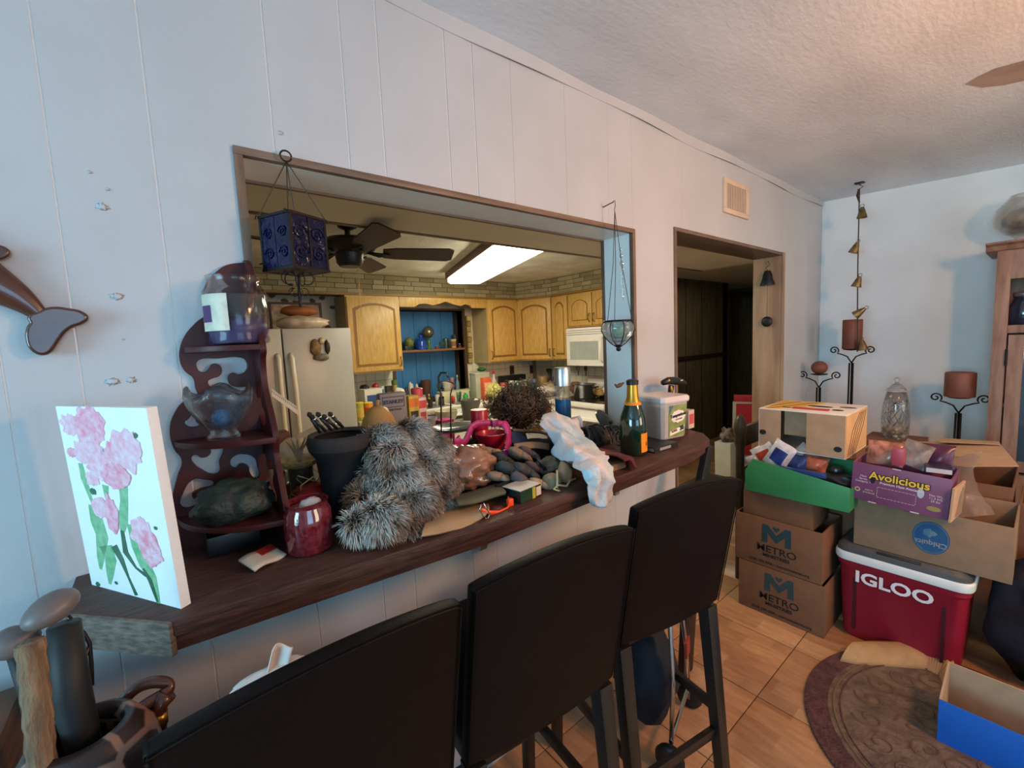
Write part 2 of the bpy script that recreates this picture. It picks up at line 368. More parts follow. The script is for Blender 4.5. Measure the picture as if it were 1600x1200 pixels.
struct('trim_29', G().box(-.8, 3.98, .89, .915, 2.044, 2.056), mat('edge_strip', (.20, .15, .09), .6))
for yy in (.52,):
    struct('trim_15', G().box(-.8, 2.0, yy, yy + .012, 2.046, 2.05), mat('seam', (.3, .27, .2), .7))
# floral sprigs on the wallpaper behind the fridge
for px, py in ((445, 470), (462, 472), (415, 485), (488, 470), (503, 466), (520, 480), (420, 515), (512, 512), (412, 500), (436, 487), (528, 474), (494, 480), (425, 462), (418, 540)):
    p = at(px, py, y=KY)
    obj('wallpaper_sprig', G().blob((p.x, KY - .001, p.z), (.028, .002, .018), 2, .7, 4, px), cm('#5b4a35', .8), bpy.data.objects['wall_kitchen_back'])
# hall
hm = mat('dark_panelling', (0.15, 0.12, 0.065), 0.5, var=0.2, scale=5, stretch=(4, 4, .6))
struct('wall_hall', G().box(3.98, 6.35, 1.75, 1.85, 0, 2.2).box(7.4, 7.5, -.1, 3.0, 0, 2.2).box(6.2, 7.5, 2.9, 3.0, 0, 2.2).box(6.2, 6.35, 1.75, 3.0, 0, 2.2).box(XR, 7.5, .0, .1, 0, 2.2), hm)
struct('trim_16', G().box(3.98, 6.35, 1.735, 1.75, 1.14, 1.19), cm('#2e2012', .5))
struct('trim_17', G().box(6.33, 6.40, 1.72, 1.75, 0, 2.0).box(6.33, 7.4, 1.72, 1.75, 1.98, 2.05), cm('#3a2c1a', .5))
for x in (4.4, 4.8, 5.2, 5.6, 6.0): struct('trim_18', G().box(x, x + .006, 1.746, 1.75, 0, 2.16), cm('#1c150c', .6))
# stone band over the cabinets (soffit) and its wooden ledge
SZ0, SZ1 = 1.985, KZ
sof = struct('wall_soffit', G().prism([(-.7, 3.2), (-.7, 2.92), (3.41, 2.92), (3.57, 2.47), (3.57, 1.30), (3.88, 1.30), (3.88, 3.2)], SZ0, SZ1, 'z'), mat('stone_joint', (0.16, 0.12, 0.06), .9))
stone_ms = [obj('stone', G().box(-.5, .5, -.5, .5, -.5, .5), mat('stone_%d' % i, c, .8, var=.15, scale=14, bump=.5, bscale=30), sof) for i, c in enumerate([(.42, .34, .18), (.52, .43, .25), (.34, .27, .14), (.46, .39, .24)])]
first = [True] * 4
def stones(p0, p1, rows=4):
    p0, p1 = Vector((*p0, 0)), Vector((*p1, 0)); L_ = (p1 - p0).length; d = (p1 - p0) / L_; an = math.atan2(d.y, d.x)
    h = (SZ1 - SZ0 - .004) / rows
    for r in range(rows):
        s = 0.0
        while s < L_ - .02:
            ln = min(random.uniform(.09, .24), L_ - s)
            k = random.randrange(4); c = p0 + d * (s + ln / 2)
            loc = (c.x, c.y, SZ0 + h * (r + .5)); sc = (ln - .006, random.uniform(.010, .022), h - .006)
            if first[k]:
                o = stone_ms[k]; first[k] = False; o.location = loc; o.scale = sc; o.rotation_euler = (0, 0, an)
            else: inst('stone', stone_ms[k], sof, loc, sc, (0, 0, an))
            s += ln
stones((.45, 2.92), (3.41, 2.92)); stones((3.41, 2.92), (3.57, 2.47)); stones((3.57, 2.47), (3.57, 1.30))
lt = cm('#8d6b33', .5)
struct('trim_19', G().box(.2, 3.42, 2.885, 2.93, 1.966, 1.990), lt, bevel=.003)
struct('trim_20', G().prism([(3.40, 2.885), (3.55, 2.46), (3.59, 2.47), (3.44, 2.93)], 1.966, 1.990, 'z'), lt)
struct('trim_21', G().box(3.535, 3.58, 1.30, 2.47, 1.966, 1.990), lt, bevel=.003)
# backsplash tiles
bsp = struct('wall_backsplash', G().box(1.30, 1.93, 3.192, 3.199, .84, 1.24).box(2.80, 3.87, 3.192, 3.199, .84, 1.24).box(3.872, 3.879, 1.30, 3.19, .84, 1.2), cm('#8f8a78', .7))
bt = obj('tile', G().box(-.048, .048, -.004, 0, -.048, .048), cm('#d9d4bd', .25), bsp); bt.location = (1.36, 3.192, .89)
for i in range(26):
    for j in range(4):
        x = 1.36 + i * .1
        if (i, j) == (0, 0) or 1.9 < x < 2.83: continue
        inst('tile', bt, bsp, (x, 3.192, .89 + j * .1))
for i in range(18):
    for j in range(4): inst('tile', bt, bsp, (3.872, 1.36 + i * .1, .89 + j * .1), rot=(0, 0, -PI / 2))
# blue window recess
struct('window_3', G().box(1.93, 2.80, 3.40, 3.42, .87, 1.86), mat('blue_painted_boards', (0.045, 0.19, 0.42), .35, var=.08, scale=5, stretch=(4, 4, .5)))
struct('trim_22', G().box(1.90, 1.93, 3.17, 3.42, .84, 1.88).box(2.80, 2.83, 3.17, 3.42, .84, 1.88), cm('#4d3420', .5))
struct('trim_23', G().box(1.93, 2.80, 3.17, 3.42, 1.86, 1.88).box(1.93, 2.80, 3.17, 3.42, .86, .872), cm('#4d3420', .5))
for x in (2.1, 2.28, 2.46, 2.63): struct('trim_24', G().box(x, x + .004, 3.397, 3.40, .87, 1.86), cm('#16456f', .5))
win_shelf = tag(obj('recess_shelf', G().box(1.93, 2.80, 3.16, 3.40, 1.408, 1.432), cm('#7a5230', .5), bevel=.002), 'plain wooden shelf board across the blue recess', 'shelf')
stn = struct('trim_25', G().box(2.84, 2.90, 3.17, 3.2, 1.24, 1.80), cm('#5c4c2c', .9))
for k in range(9): obj('stone', G().box(2.843 + .004 * (k % 2), 2.897, 3.155 - .006 * (k % 3), 3.17, 1.245 + k * .062, 1.30 + k * .062), cm(['#a08a55', '#8a7442', '#b59c63'][k % 3], .85), stn)

# ------------------------------------------------------------------ cabinets
def cab_door(w_, h_, parent, hx=None, hz=None, arch=True):
    """raised panel door in its local x-z plane, front towards -y, centred on x, z from 0"""
    d = obj('door', G().box(-w_ / 2, w_ / 2, -.02, 0, 0, h_), M['oak'], parent, bevel=.003)
    iw, m_ = w_ / 2 - .055, .055
    pts = [(-iw, m_), (iw, m_), (iw, h_ - m_ - (.06 if arch else 0))]
    if arch:
        for k in range(1, 10):
            t = k / 10; x = iw * (1 - 2 * t); pts.append((x, h_ - m_ - .06 + .052 * math.sin(PI * t) ** .8))
    pts.append((-iw, h_ - m_ - (.06 if arch else 0)))
    obj('groove', G().prism([(x * 1.04, (z - h_ / 2) * 1.03 + h_ / 2) for x, z in pts], -.0215, -.019, 'y'), cm('#8a5d1c', .5), d)
    obj('raised_panel', G().prism([(x * .93, (z - h_ / 2) * .955 + h_ / 2) for x, z in pts], -.026, -.019, 'y'), M['oak'], d, bevel=.004)
    if hx is not None:
        obj('handle', G().tube([(hx, -.022, hz), (hx, -.042, hz + .012), (hx, -.046, hz + .045), (hx, -.042, hz + .078), (hx, -.022, hz + .09)], .005, 6), M['brass'], d, smooth=True)
    return d
def wall_cab(name, label, x, y, rz, w_, z0, z1, doors, depth=.30):
    c = thing(name, label, 'cabinet', (x, y, z0), rz, 'oak wall cabinets')
    h = z1 - z0
    obj('body', G().box(-w_ / 2, w_ / 2, 0, depth, 0, h), M['oakside'], c)
    obj('face_frame', G().box(-w_ / 2, w_ / 2, -.004, 0, 0, h), M['oak'], c)
    n = len(doors); dw = w_ / n
    for i, hd in enumerate(doors):
        d = cab_door(dw - .012, h - .03, c, None if hd == 0 else hd * (dw / 2 - .03), .03)
        d.location = (-w_ / 2 + dw * (i + .5), -.004, .015)
    return c
wall_cab('wall_cabinet', 'oak wall cabinet with one arched door beside the fridge', 1.625, 2.90, 0, .52, 1.24, 1.966, [1])
wall_cab('wall_cabinet', 'oak wall cabinet with one arched door right of the blue recess', 3.175, 2.90, 0, .455, 1.24, 1.966, [-1])
a = math.atan2(2.47 - 2.90, 3.57 - 3.41)
wall_cab('wall_cabinet', 'oak corner wall cabinet set at an angle', 3.492, 2.685, a, .45, 1.24, 1.966, [1], .12)
wall_cab('wall_cabinet', 'narrow oak wall cabinet left of the microwave', 3.57, 2.335, -PI / 2, .25, 1.24, 1.966, [-1])
wall_cab('wall_cabinet', 'short two-door oak cabinet above the white microwave', 3.57, 1.86, -PI / 2, .68, 1.60, 1.966, [1, -1])
# valance over the recess
va = tag(obj('valance', G().prism([(1.89, 1.966), (1.89, 1.868), (2.06, 1.868), (2.10, 1.895), (2.18, 1.905), (2.26, 1.888), (2.34, 1.905), (2.42, 1.93), (2.50, 1.905), (2.60, 1.885), (2.66, 1.905), (2.72, 1.895), (2.75, 1.866), (2.945, 1.866), (2.945, 1.966)], 2.895, 2.915, 'y'), M['oak'], bevel=.002), 'scalloped oak valance board over the blue recess', 'valance')
# base cabinets and counters
CT = .84
ct = tag(obj('countertop', G().prism([(1.30, 2.58), (3.28, 2.58), (3.28, 2.17), (KX - .01, 2.17), (KX - .01, 3.19), (1.30, 3.19)], CT - .035, CT, 'z'), mat('speckled_counter', (.50, .46, .36), .35, col2=(.25, .22, .17), scale=60), bevel=.004), 'speckled L-shaped kitchen worktop under the oak cabinets', 'worktop')
bc = thing('base_cabinet', 'oak base cabinets under the kitchen worktop', 'cabinet', (1.3, 2.62, 0))
obj('body', G().box(0, 2.57, 0, .56, .08, CT - .037), M['oakside'], bc)
for k in range(4):
    d = cab_door(.46, .52, bc, .18, .40, False); d.location = (.26 + k * .49, 0, .10)
    obj('drawer', G().box(.03 + k * .49, .49 + k * .49, -.02, 0, .65, .78), M['oak'], bc, bevel=.003)
bc = thing('base_cabinet', 'short oak base cabinet left of the white stove', 'cabinet', (3.30, 2.40, 0))
obj('body', G().box(0, .56, -.22, .19, .08, CT - .037), cm('#7a5428', .5), bc)
obj('drawer', G().box(-.02, 0, -.20, .17, .62, .78), cm('#7a5428', .5), bc, bevel=.003)
pn = thing('peninsula', 'low kitchen counter on the far side of the bar', 'worktop', (0.9, .55, 0))
obj('body', G().box(-.68, .68, -.20, .24, 0, .80), M['oakside'], pn)
obj('top', G().box(-.70, .70, -.235, .27, .80, CT), cm('#b5a98a', .35), pn, bevel=.004)
# fridge
fr = thing('refrigerator', 'white side-by-side refrigerator with two long handles', 'refrigerator', (.36, 2.45, 0))
fw = mat('fridge_white', (.42, .41, .37), .32, var=.02)
obj('body', G().box(.01, .87, .06, .73, .02, 1.64), fw, fr, bevel=.008)
obj('door', G().box(0, .365, 0, .055, .06, 1.65), fw, fr, bevel=.012)
obj('door', G().box(.373, .88, 0, .055, .06, 1.65), fw, fr, bevel=.012)
for x, s in ((.325, -1), (.415, 1)):
    obj('handle', G().tube([(x, -.002, 1.46), (x, -.038, 1.43), (x + s * .004, -.05, 1.2), (x + s * .004, -.05, .9), (x, -.038, .66), (x, -.002, .63)], [.014, .018, .018, .018, .018, .014], 10), cm('#d8d0b8', .3), fr, smooth=True)
obj('kick_plate', G().box(.02, .86, .02, .06, 0, .06), M['black'], fr)
# magnets on the fridge
def onfr(px, py): return at(px, py, y=2.445)
for i, (a_, b_, c_, d_, h, lab) in enumerate(((483, 502, 530, 556, '#8a6a3c', 'brown bear-shaped magnet on the fridge door'), (506, 516, 531, 552, '#3a2c20', 'small dark round magnet beside the bear magnet'), (488, 516, 553, 563, '#77705a', 'greyish photo magnet low in the cluster on the fridge'), (497, 508, 527, 538, '#c7b184', 'small gilt magnet at the top of the fridge cluster'))):
    p, q = onfr(a_, c_), onfr(b_, d_)
    cx, cz = (p.x + q.x) / 2, (p.z + q.z) / 2
    tag(obj('fridge_magnet', G().blob((0, 0, 0), ((q.x - p.x) / 2, .012, (p.z - q.z) / 2), 2, .35, 2.5, i), cm(h, .6, var=.3, scale=30), smooth=True), lab, 'magnet', loc=(cx, 2.438, cz))
# things on the fridge
ft = 1.655
p = at(475, 505, y=2.6)
tag(obj('bread_bag', G().blob((0, 0, .055), (.20, .10, .06), 3, .22, 2.6, 3, flat=.002), mat('bread_plastic', (.66, .52, .38), .25, var=.25, scale=9), smooth=True), 'plastic bag of sliced bread lying on the fridge', 'bread bag', loc=(p.x, 2.62, 1.647))
tag(obj('bread_loaf', G().blob((0, 0, .04), (.14, .07, .045), 3, .12, 2, 8, flat=.002), cm('#9a5a2c', .6, var=.2), smooth=True), 'orange-brown loaf on the bread bag on the fridge', 'bread', loc=(p.x - .02, 2.64, 1.755))
pf = thing('picture_frame', 'dark framed picture standing behind the bread on the fridge', 'picture frame', (at(465, 500, y=3.1).x, 3.12, 1.645))
obj('frame', G().box(-.22, .22, 0, .02, 0, .02).box(-.22, .22, 0, .02, .25, .27).box(-.22, -.20, 0, .02, .02, .25).box(.20, .22, 0, .02, .02, .25), cm('#3a2018', .5), pf)
obj('picture', G().box(-.20, .20, .008, .012, .02, .25), mat('picture_print', (.5, .38, .26), .6, col2=(.25, .12, .07), scale=18), pf)
# microwave
mw = thing('microwave', 'white microwave mounted over the stove', 'microwave', (3.50, 1.86, 1.185))
obj('body', G().box(.02, .37, -.34, .34, 0, .405), M['white'], mw, bevel=.005)
dr = obj('door', G().box(0, .02, -.18, .335, .0, .33), M['white'], mw, bevel=.004)
obj('window', G().box(-.003, .002, -.11, .28, .065, .26), cm('#a9b0aa', .15), dr)
obj('control_panel', G().box(0, .02, -.335, -.19, 0, .33), M['white'], mw, bevel=.004)
obj('handle', G().tube([(0, -.165, .30), (-.03, -.165, .28), (-.03, -.165, .06), (0, -.165, .04)], .009, 8), M['white'], mw, smooth=True)
for k in range(3): obj('grille_slat', G().box(0, .02, -.335, .335, .335 + k * .022, .352 + k * .022), M['white'], mw)
# stove
st = thing('stove', 'white electric stove with black glass cooktop', 'stove', (3.18, 1.80, 0))
obj('body', G().box(.02, .68, -.36, .36, 0, .83), M['white'], st, bevel=.005)
obj('oven_door', G().box(-.01, .02, -.35, .35, .16, .70), M['white'], st, bevel=.006)
obj('oven_window', G().box(-.013, -.008, -.2, .2, .3, .55), M['black'], st)
obj('door_handle', G().tube([(-.01, -.3, .68), (-.045, -.28, .68), (-.045, .28, .68), (-.01, .3, .68)], .01, 8), M['white'], st, smooth=True)
obj('top_rim', G().box(-.005, .68, -.365, .365, .80, .845), M['white'], st, bevel=.008)
obj('cooktop_glass', G().box(.05, .60, -.33, .33, .845, .849), mat('black_glass', (.012, .014, .014), .07, var=0), st)
bk = obj('backguard', G().prism([(.58, .845), (.69, .845), (.69, 1.02), (.62, 1.02)], -.36, .36, 'y', Matrix(((1, 0, 0, 0), (0, 1, 0, 0), (0, 0, 1, 0), (0, 0, 0, 1)))), M['white'], st, bevel=.004)
for y in (.26, .20, .14, -.20, -.26):
    obj('knob', G().lathe([(.0, 0), (.024, 0), (.024, .006), (.012, .01), (.012, .022)], 14).v and G().lathe([(.024, 0), (.024, .006), (.013, .008), (.012, .022)], 14), cm('#c9cac4', .3), st, smooth=True, ang=.6).location = (.588, y, .95)
    k = COL.objects[-1]; k.rotation_euler = (0, -PI / 2 + .3, 0)
# fluorescent ceiling fixture
fx = thing('fluorescent_fixture', 'long fluorescent ceiling light with brown wooden sides, switched on', 'ceiling light', (2.115, 1.68, KZ - .003), math.atan2(-1.0, -.305) + PI)
# long axis from (1.85,.93) to (2.4,2.45): local x along length
fx.rotation_euler = (0, 0, math.atan2(2.41 - .95, 2.385 - 1.885))
LL, LW, LH = .80, .17, .072
obj('side_board', G().box(-LL, LL, LW, LW + .018, -LH, 0), cm('#5a3018', .4), fx, bevel=.002)
obj('side_board', G().box(-LL, LL, -LW - .018, -LW, -LH, 0), cm('#5a3018', .4), fx, bevel=.002)
obj('end_board', G().box(-LL - .018, -LL, -LW - .018, LW + .018, -LH, 0), cm('#5a3018', .4), fx, bevel=.002)
obj('end_board', G().box(LL, LL + .018, -LW - .018, LW + .018, -LH, 0), cm('#5a3018', .4), fx, bevel=.002)
obj('diffuser', G().prism([(-LW + .002, -LH + .01), (-LW + .004, -LH - .030), (-LW * .8, -LH - .042), (LW * .8, -LH - .042), (LW - .004, -LH - .030), (LW - .002, -LH + .01)], -LL + .002, LL - .002, 'x'), mat('lit_diffuser', (1, .93, .70), .4, var=0, emit=21.0), fx)
obj('light_strip', G().box(-LL, LL, LW + .019, LW + .024, -.012, 0), M['white'], fx)
# ceiling fan in the kitchen
fn = thing('ceiling_fan', 'dark ceiling fan with brown blades in the kitchen', 'ceiling fan', (.93, 1.48, 0))
fc = at(545, 388, z=2.03); fn.location = (fc.x, fc.y, 0)
fz = 2.03
obj('downrod', G().lathe([(.055, 2.17), (.05, 2.14), (.016, 2.125), (.016, fz + .05)], 14), M['black'], fn, smooth=True, ang=.6)
obj('motor_housing', G().lathe([(.02, fz + .055), (.12, fz + .045), (.155, fz + .015), (.13, fz - .015), (.075, fz - .03), (.07, fz - .08), (.055, fz - .10)], 28), M['black'], fn, smooth=True, ang=.7)
for k, an in enumerate((-.34, -1.60, .92, 2.17, 3.43)):
    d = Vector((math.cos(an), math.sin(an), 0)); q = Vector((-d.y, d.x, 0))
    ir = obj('blade_iron', G().tube([d * .09 + Vector((0, 0, fz - .02)), d * .16 + q * .03 + Vector((0, 0, fz - .035)), d * .21 + Vector((0, 0, fz - .03)), d * .16 - q * .03 + Vector((0, 0, fz - .035))], .008, 6, closed=True), M['black'], fn, smooth=True)
    pp = []
    for s, w2 in ((.18, .042), (.25, .055), (.55, .066), (.58, .05)):
        pp.append(d * s + q * w2)
    for s, w2 in ((.58, .05), (.55, .066), (.25, .055), (.18, .042)):
        pp.append(d * s - q * w2)
    gg = G(); n = len(pp)
    top = [p + Vector((0, 0, fz - .02 - .022 * (p.dot(q) / .07))) for p in pp]
    gg.add(top + [p - Vector((0, 0, .008)) for p in top], [tuple(range(n)), tuple(reversed(range(n, 2 * n)))] + [(i, i + n, (i + 1) % n + n, (i + 1) % n) for i in range(n)])
    obj('blade', gg, cm('#3b2013', .45, var=.2), fn)
obj('pull_chain', G().tube([(.03, -.03, fz - .1), (.03, -.03, fz - .38)], .002, 4), M['brass'], fn)
# ================================================================== LIVING ROOM OBJECTS
def plate(polys, th, m, name, parent, loc=(0, 0, 0), bev=0.001):
    """flat board in the x-z plane cut from polygons (first = outline, others = holes)"""
    cu = bpy.data.curves.new(name, 'CURVE'); cu.dimensions = '2D'; cu.fill_mode = 'BOTH'; cu.extrude = th / 2; cu.bevel_depth = bev; cu.resolution_u = 5
    for pl in polys:
        sp = cu.splines.new('BEZIER'); sp.bezier_points.add(len(pl) - 1); sp.use_cyclic_u = True
        for b, (x, z) in zip(sp.bezier_points, pl):
            b.co = (x, z, 0); b.handle_left_type = b.handle_right_type = 'AUTO'
    t = bpy.data.objects.new('tmp_plate', cu); COL.objects.link(t)
    me = bpy.data.meshes.new_from_object(t.evaluated_get(bpy.context.evaluated_depsgraph_get()))
    bpy.data.objects.remove(t); me.name = name
    me.transform(Matrix(((1, 0, 0, 0), (0, 0, 1, 0), (0, 1, 0, 0), (0, 0, 0, 1))))
    me.materials.clear(); me.materials.append(m)
    o = bpy.data.objects.new(name, me); COL.objects.link(o); o.parent = parent; o.location = loc
    return o
def solo(name, g, m, label, cat, group=None, loc=None, rz=None, **k):
    return tag(obj(name, g, m, **k), label, cat, group, loc, rz)
def leather_stool(cx, cy, rz, label, w_=.41):
    t = thing('bar_stool', label, 'bar stool', (cx, cy, 0), rz, 'black leather bar stools')
    def top(u): return 1.048 + .033 * math.sin(PI * min(max((u + .5), 0), 1)) ** .8
    nu, nv = 20, 14
    def sheet(off):
        def f(a, b):
            u = a - .5; z0, z1 = .635, top(u); z = z0 + (z1 - z0) * b
            y = .035 - .085 * (z - .60) / .45 - .018 * (1 - (2 * u) ** 2) + off
            return Vector((u * w_, y, z))
        return f
    g = G(); fb, ff = sheet(-.014), sheet(.014)
    g.grid(fb, nu, nv); g.grid(ff, nu, nv)
    n = (nu + 1) * (nv + 1); per = [i * (nv + 1) for i in range(nu + 1)] + [nu * (nv + 1) + j for j in range(1, nv + 1)] + [i * (nv + 1) + nv for i in range(nu - 1, -1, -1)] + [j for j in range(nv - 1, 0, -1)]
    for a_, b_ in zip(per, per[1:] + per[:1]): g.f.append((a_, b_, b_ + n, a_ + n))
    bk = obj('backrest', g, M['leather'], t, smooth=True, bevel=.006, ang=.9)
    # stitched piping along the edge of the backrest
    rim = [sheet(-.016)(i / 20, 1) + Vector((0, 0, -.006)) for i in range(21)]
    obj('piping', G().tube([sheet(-.0165)(.008, j / 8) for j in range(9)] + [v + Vector((0, 0, .001)) for v in rim] + [sheet(-.0165)(.992, 1 - j / 8) for j in range(9)], .0016, 5), M['leather'], bk, smooth=True)
    obj('seat', G().box(-w_ / 2, w_ / 2, .02, .40, .66, .735), M['leather'], t, bevel=.02)
    obj('seat_frame', G().box(-w_ / 2 + .01, w_ / 2 - .01, .03, .39, .61, .66), M['stoolwood'], t, bevel=.003)
    for s in (-1, 1):
        x = s * (w_ / 2 - .025)
        q = [(x - .02, .06), (x + .02, .06), (x + .02, .02), (x - .02, .02)]
        for (y0, y1, r) in ((.035, -.03, .021), (.37, .39, .019)):
            g = G(); vs = []
            for z, yy, rr in ((.62, y0, r), (.0, y1, r * .8)):
                vs += [(x - rr, yy - rr, z), (x + rr, yy - rr, z), (x + rr, yy + rr, z), (x - rr, yy + rr, z)]
            g.add(vs, [(0, 1, 2, 3), (7, 6, 5, 4), (0, 4, 5, 1), (1, 5, 6, 2), (2, 6, 7, 3), (3, 7, 4, 0)])
            obj('leg', g, M['stoolwood'], t, bevel=.003)
        obj('stretcher', G().box(x - .009, x + .009, .0, .375, .27, .30), M['stoolwood'], t, bevel=.002)
    obj('stretcher', G().box(-w_ / 2 + .03, w_ / 2 - .03, .365, .385, .20, .235), M['stoolwood'], t, bevel=.002)
    obj('stretcher', G().box(-w_ / 2 + .03, w_ / 2 - .03, -.012, .006, .20, .23), M['stoolwood'], t, bevel=.002)
    return t
leather_stool(.149, -.505, 0.0, 'nearest black leather bar stool, at the painting end of the bar')
leather_stool(.600, -.510, -.11, 'middle one of the three black leather bar stools at the bar')
leather_stool(1.10, -.515, -.19, 'black leather bar stool nearest the doorway and boxes')
# cloth lying on the first stool
p = at(420, 1040, y=-.455)
tw = solo('white_cloth', G().blob((0, 0, -.022), (.055, .022, .022), 4, .3, 1.8, 5).grid(lambda u, v: (-.012 + .026 * u + .018 * v, .008 * math.sin(4 * u), -.03 + .058 * v + .004 * math.sin(5 * u)), 8, 8), cm('#d9d2cc', .8), 'crumpled white cloth behind the back of the nearest stool', 'cloth', loc=(p.x, -.46, p.z - .005), smooth=True, solid=.002)
# dolphin hanging on the wall
dm = mat('polished_brown_wood', (.085, .028, .016), .25, col2=(.05, .016, .01), scale=8, stretch=(1, 1, 4), coat=.5)
dt = thing('dolphin_carving', 'glossy brown wooden dolphin hung on the left wall', 'wall ornament', (-.22, -.02, 1.6))
W = lambda px, py, y=-.02: at(px, py, y=y) - Vector((-.22, -.02, 1.6))
body = [(-520, 470, 3), (-470, 440, 14), (-380, 400, 46), (-280, 375, 66), (-180, 375, 66), (-90, 400, 52), (-20, 440, 36), (30, 465, 24), (58, 488, 14), (72, 502, 10)]
pts = []; rs = []
for px, py, r in body:
    q = W(px, py, -.022); pts.append(q); rs.append(max(r * .00098, .003))
g = G().tube(pts, rs, 16)
g.v = [(x, y * .55, z) for x, y, z in g.v]
obj('body', g, dm, dt, smooth=True, sub=1)
fl_ = [(50, 497), (64, 490), (82, 484), (108, 486), (128, 491), (133, 497), (126, 503), (112, 508), (100, 516), (90, 528), (82, 540), (74, 549), (66, 551), (54, 545), (47, 530), (48, 514), (53, 505)]
plate([[(W(a_, b_).x, W(a_, b_).z) for a_, b_ in fl_]], .014, dm, 'tail_fluke', dt, (0, .003, 0), .005)
fn_ = [(-60, 392), (-30, 386), (0, 387), (11, 393), (8, 400), (-20, 404), (-60, 412)]
plate([[(W(a_, b_).x, W(a_, b_).z) for a_, b_ in fn_]], .012, dm, 'fin', dt, (0, .003, 0), .004)
# canvas painting
pb0, pb1 = Vector((-.137, -.066, BAR)), Vector((-.011, -.285, BAR))
cw = (pb1 - pb0).length; an = math.atan2(pb1.y - pb0.y, pb1.x - pb0.x)
pt = thing('flower_painting', 'small white canvas with pink flowers on green stems, standing on the bar end', 'painting', pb0, an)
CH = .338
sk = Matrix.Shear('XZ', 4, (0.0, 0.0))
cvm = mat('canvas_white', (.80, .84, .86), .6, var=.02, bump=.2, bscale=300)
cv = obj('canvas', G().box(0, cw, 0, .016, 0, CH), cvm, pt, bevel=.001)
pt.rotation_euler = (0.04, 0, an)
# map picture pixels on the front face to (u,v): corners TL(119,638) TR(258,637) BL(143,913) BR(283,951)
def cuv(px, py):
    # invert the bilinear quad by iteration
    u = v = .5
    for _ in range(12):
        tx = 119 + (258 - 119) * u; ty = 638 - 1 * u; bx = 143 + 140 * u; by = 913 + 38 * u
        x = tx + (bx - tx) * v; y = ty + (by - ty) * v
        u += (px - x) / 140; v += (py - y) / 290
    return u * cw, (1 - v) * CH
def daub(cx, cy, r, m, name, seed, ax=1, ay=1, k=0):
    x, z = cuv(cx, cy); n = 34; pl = []
    for i in range(n):
        a_ = 2 * PI * i / n; rr = r * .00105 * (1 + .38 * noise.noise(Vector((math.cos(a_) * 2.2, math.sin(a_) * 2.2, seed)))+ .14 * noise.noise(Vector((math.cos(a_) * 6, math.sin(a_) * 6, seed))))
        pl.append((x + rr * 2.2 * ax * math.cos(a_), z + rr * 1.38 * ay * math.sin(a_)))
    obj(name, G().prism(pl, -.0004 - .00025 * k, .0003, 'y'), m, cv, recalc=True)
pk = mat('pink_paint', (.80, .38, .46), .4, col2=(.78, .60, .68), scale=75, bump=.3, bscale=90)
pk2 = mat('deep_pink_paint', (.78, .24, .34), .4, col2=(.80, .50, .58), scale=75, bump=.3, bscale=90)
gp = mat('green_paint', (.10, .38, .17), .4, col2=(.28, .50, .30), scale=60)
gpd = mat('dark_green_paint', (.05, .16, .09), .4, var=.2, scale=50)
def stroke(pts_, r, m, k=0):
    P_ = [cuv(*q) for q in pts_]; L_ = []; R_ = []
    for i, (x, z) in enumerate(P_):
        a_ = P_[max(i - 1, 0)]; b_ = P_[min(i + 1, len(P_) - 1)]; d = Vector((b_[0] - a_[0], b_[1] - a_[1])).normalized()
        w2 = (r[i] if isinstance(r, list) else r) * .001
        L_.append((x - d.y * w2 * 1.5, z + d.x * w2)); R_.append((x + d.y * w2 * 1.5, z - d.x * w2))
    obj('paint_stem', G().prism(L_ + R_[::-1], -.0005 - .0002 * k, .0003, 'y'), m, cv)
for q in ((150, 730), (160, 800), (172, 850), (180, 870)): pass
stroke([(150, 722), (153, 745), (158, 765), (163, 785)], [4, 6, 4, 2], gp)
stroke([(160, 785), (166, 810), (172, 835), (165, 870), (163, 888)], [6, 13, 12, 7, 2], gp)
stroke([(176, 850), (182, 872), (178, 895), (176, 912)], [14, 11, 7, 2], gp)
stroke([(190, 850), (200, 872), (208, 900), (218, 930)], [7, 5, 2, 3], gpd, 1)
stroke([(187, 755), (187, 775)], [6, 3], gp)
stroke([(215, 752), (214, 780), (209, 810), (206, 830)], [8, 7, 9, 3], gp)
stroke([(206, 825), (208, 860), (222, 885), (236, 897)], [3, 5, 2, 3], gpd, 1)
stroke([(222, 815), (228, 850), (236, 880), (245, 900), (249, 925), (252, 943)], [9, 12, 11, 8, 5, 2], gp)
stroke([(233, 885), (242, 905), (250, 940)], [2, 4, 2], gpd, 2)
for q in ((155, 912, 3), (166, 765, 4), (187, 910, 2), (257, 820, 2), (240, 678, 3)): daub(q[0], q[1], q[2], gpd, 'paint_fleck', q[0], k=1)
daub(142, 665, 13, pk, 'paint_petal', 1, k=1); daub(173, 665, 21, pk2, 'paint_petal', 2, .9, 1.1, 2); daub(166, 705, 19, pk, 'paint_petal', 3, 1, .9, 3)
daub(138, 706, 6, pk2, 'paint_petal', 4, k=2); daub(184, 728, 17, pk, 'paint_petal', 5, 1, 1, 4); daub(207, 712, 17, pk2, 'paint_petal', 6, .8, 1.3, 3); daub(226, 700, 19, pk, 'paint_petal', 7, .85, 1.25, 5)
daub(206, 740, 17, pk2, 'paint_petal', 8, 1, .9, 6); daub(168, 745, 9, pk, 'paint_petal', 9, k=2); daub(176, 790, 13, pk, 'paint_petal', 10, .9, 1, 4); daub(193, 800, 13, pk2, 'paint_petal', 11, .6, 1.7, 5)
daub(236, 830, 16, pk, 'paint_petal', 12, .75, 1.3, 4); daub(246, 852, 15, pk2, 'paint_petal', 13, .75, 1.4, 5); daub(252, 865, 9, pk, 'paint_petal', 14, k=6)
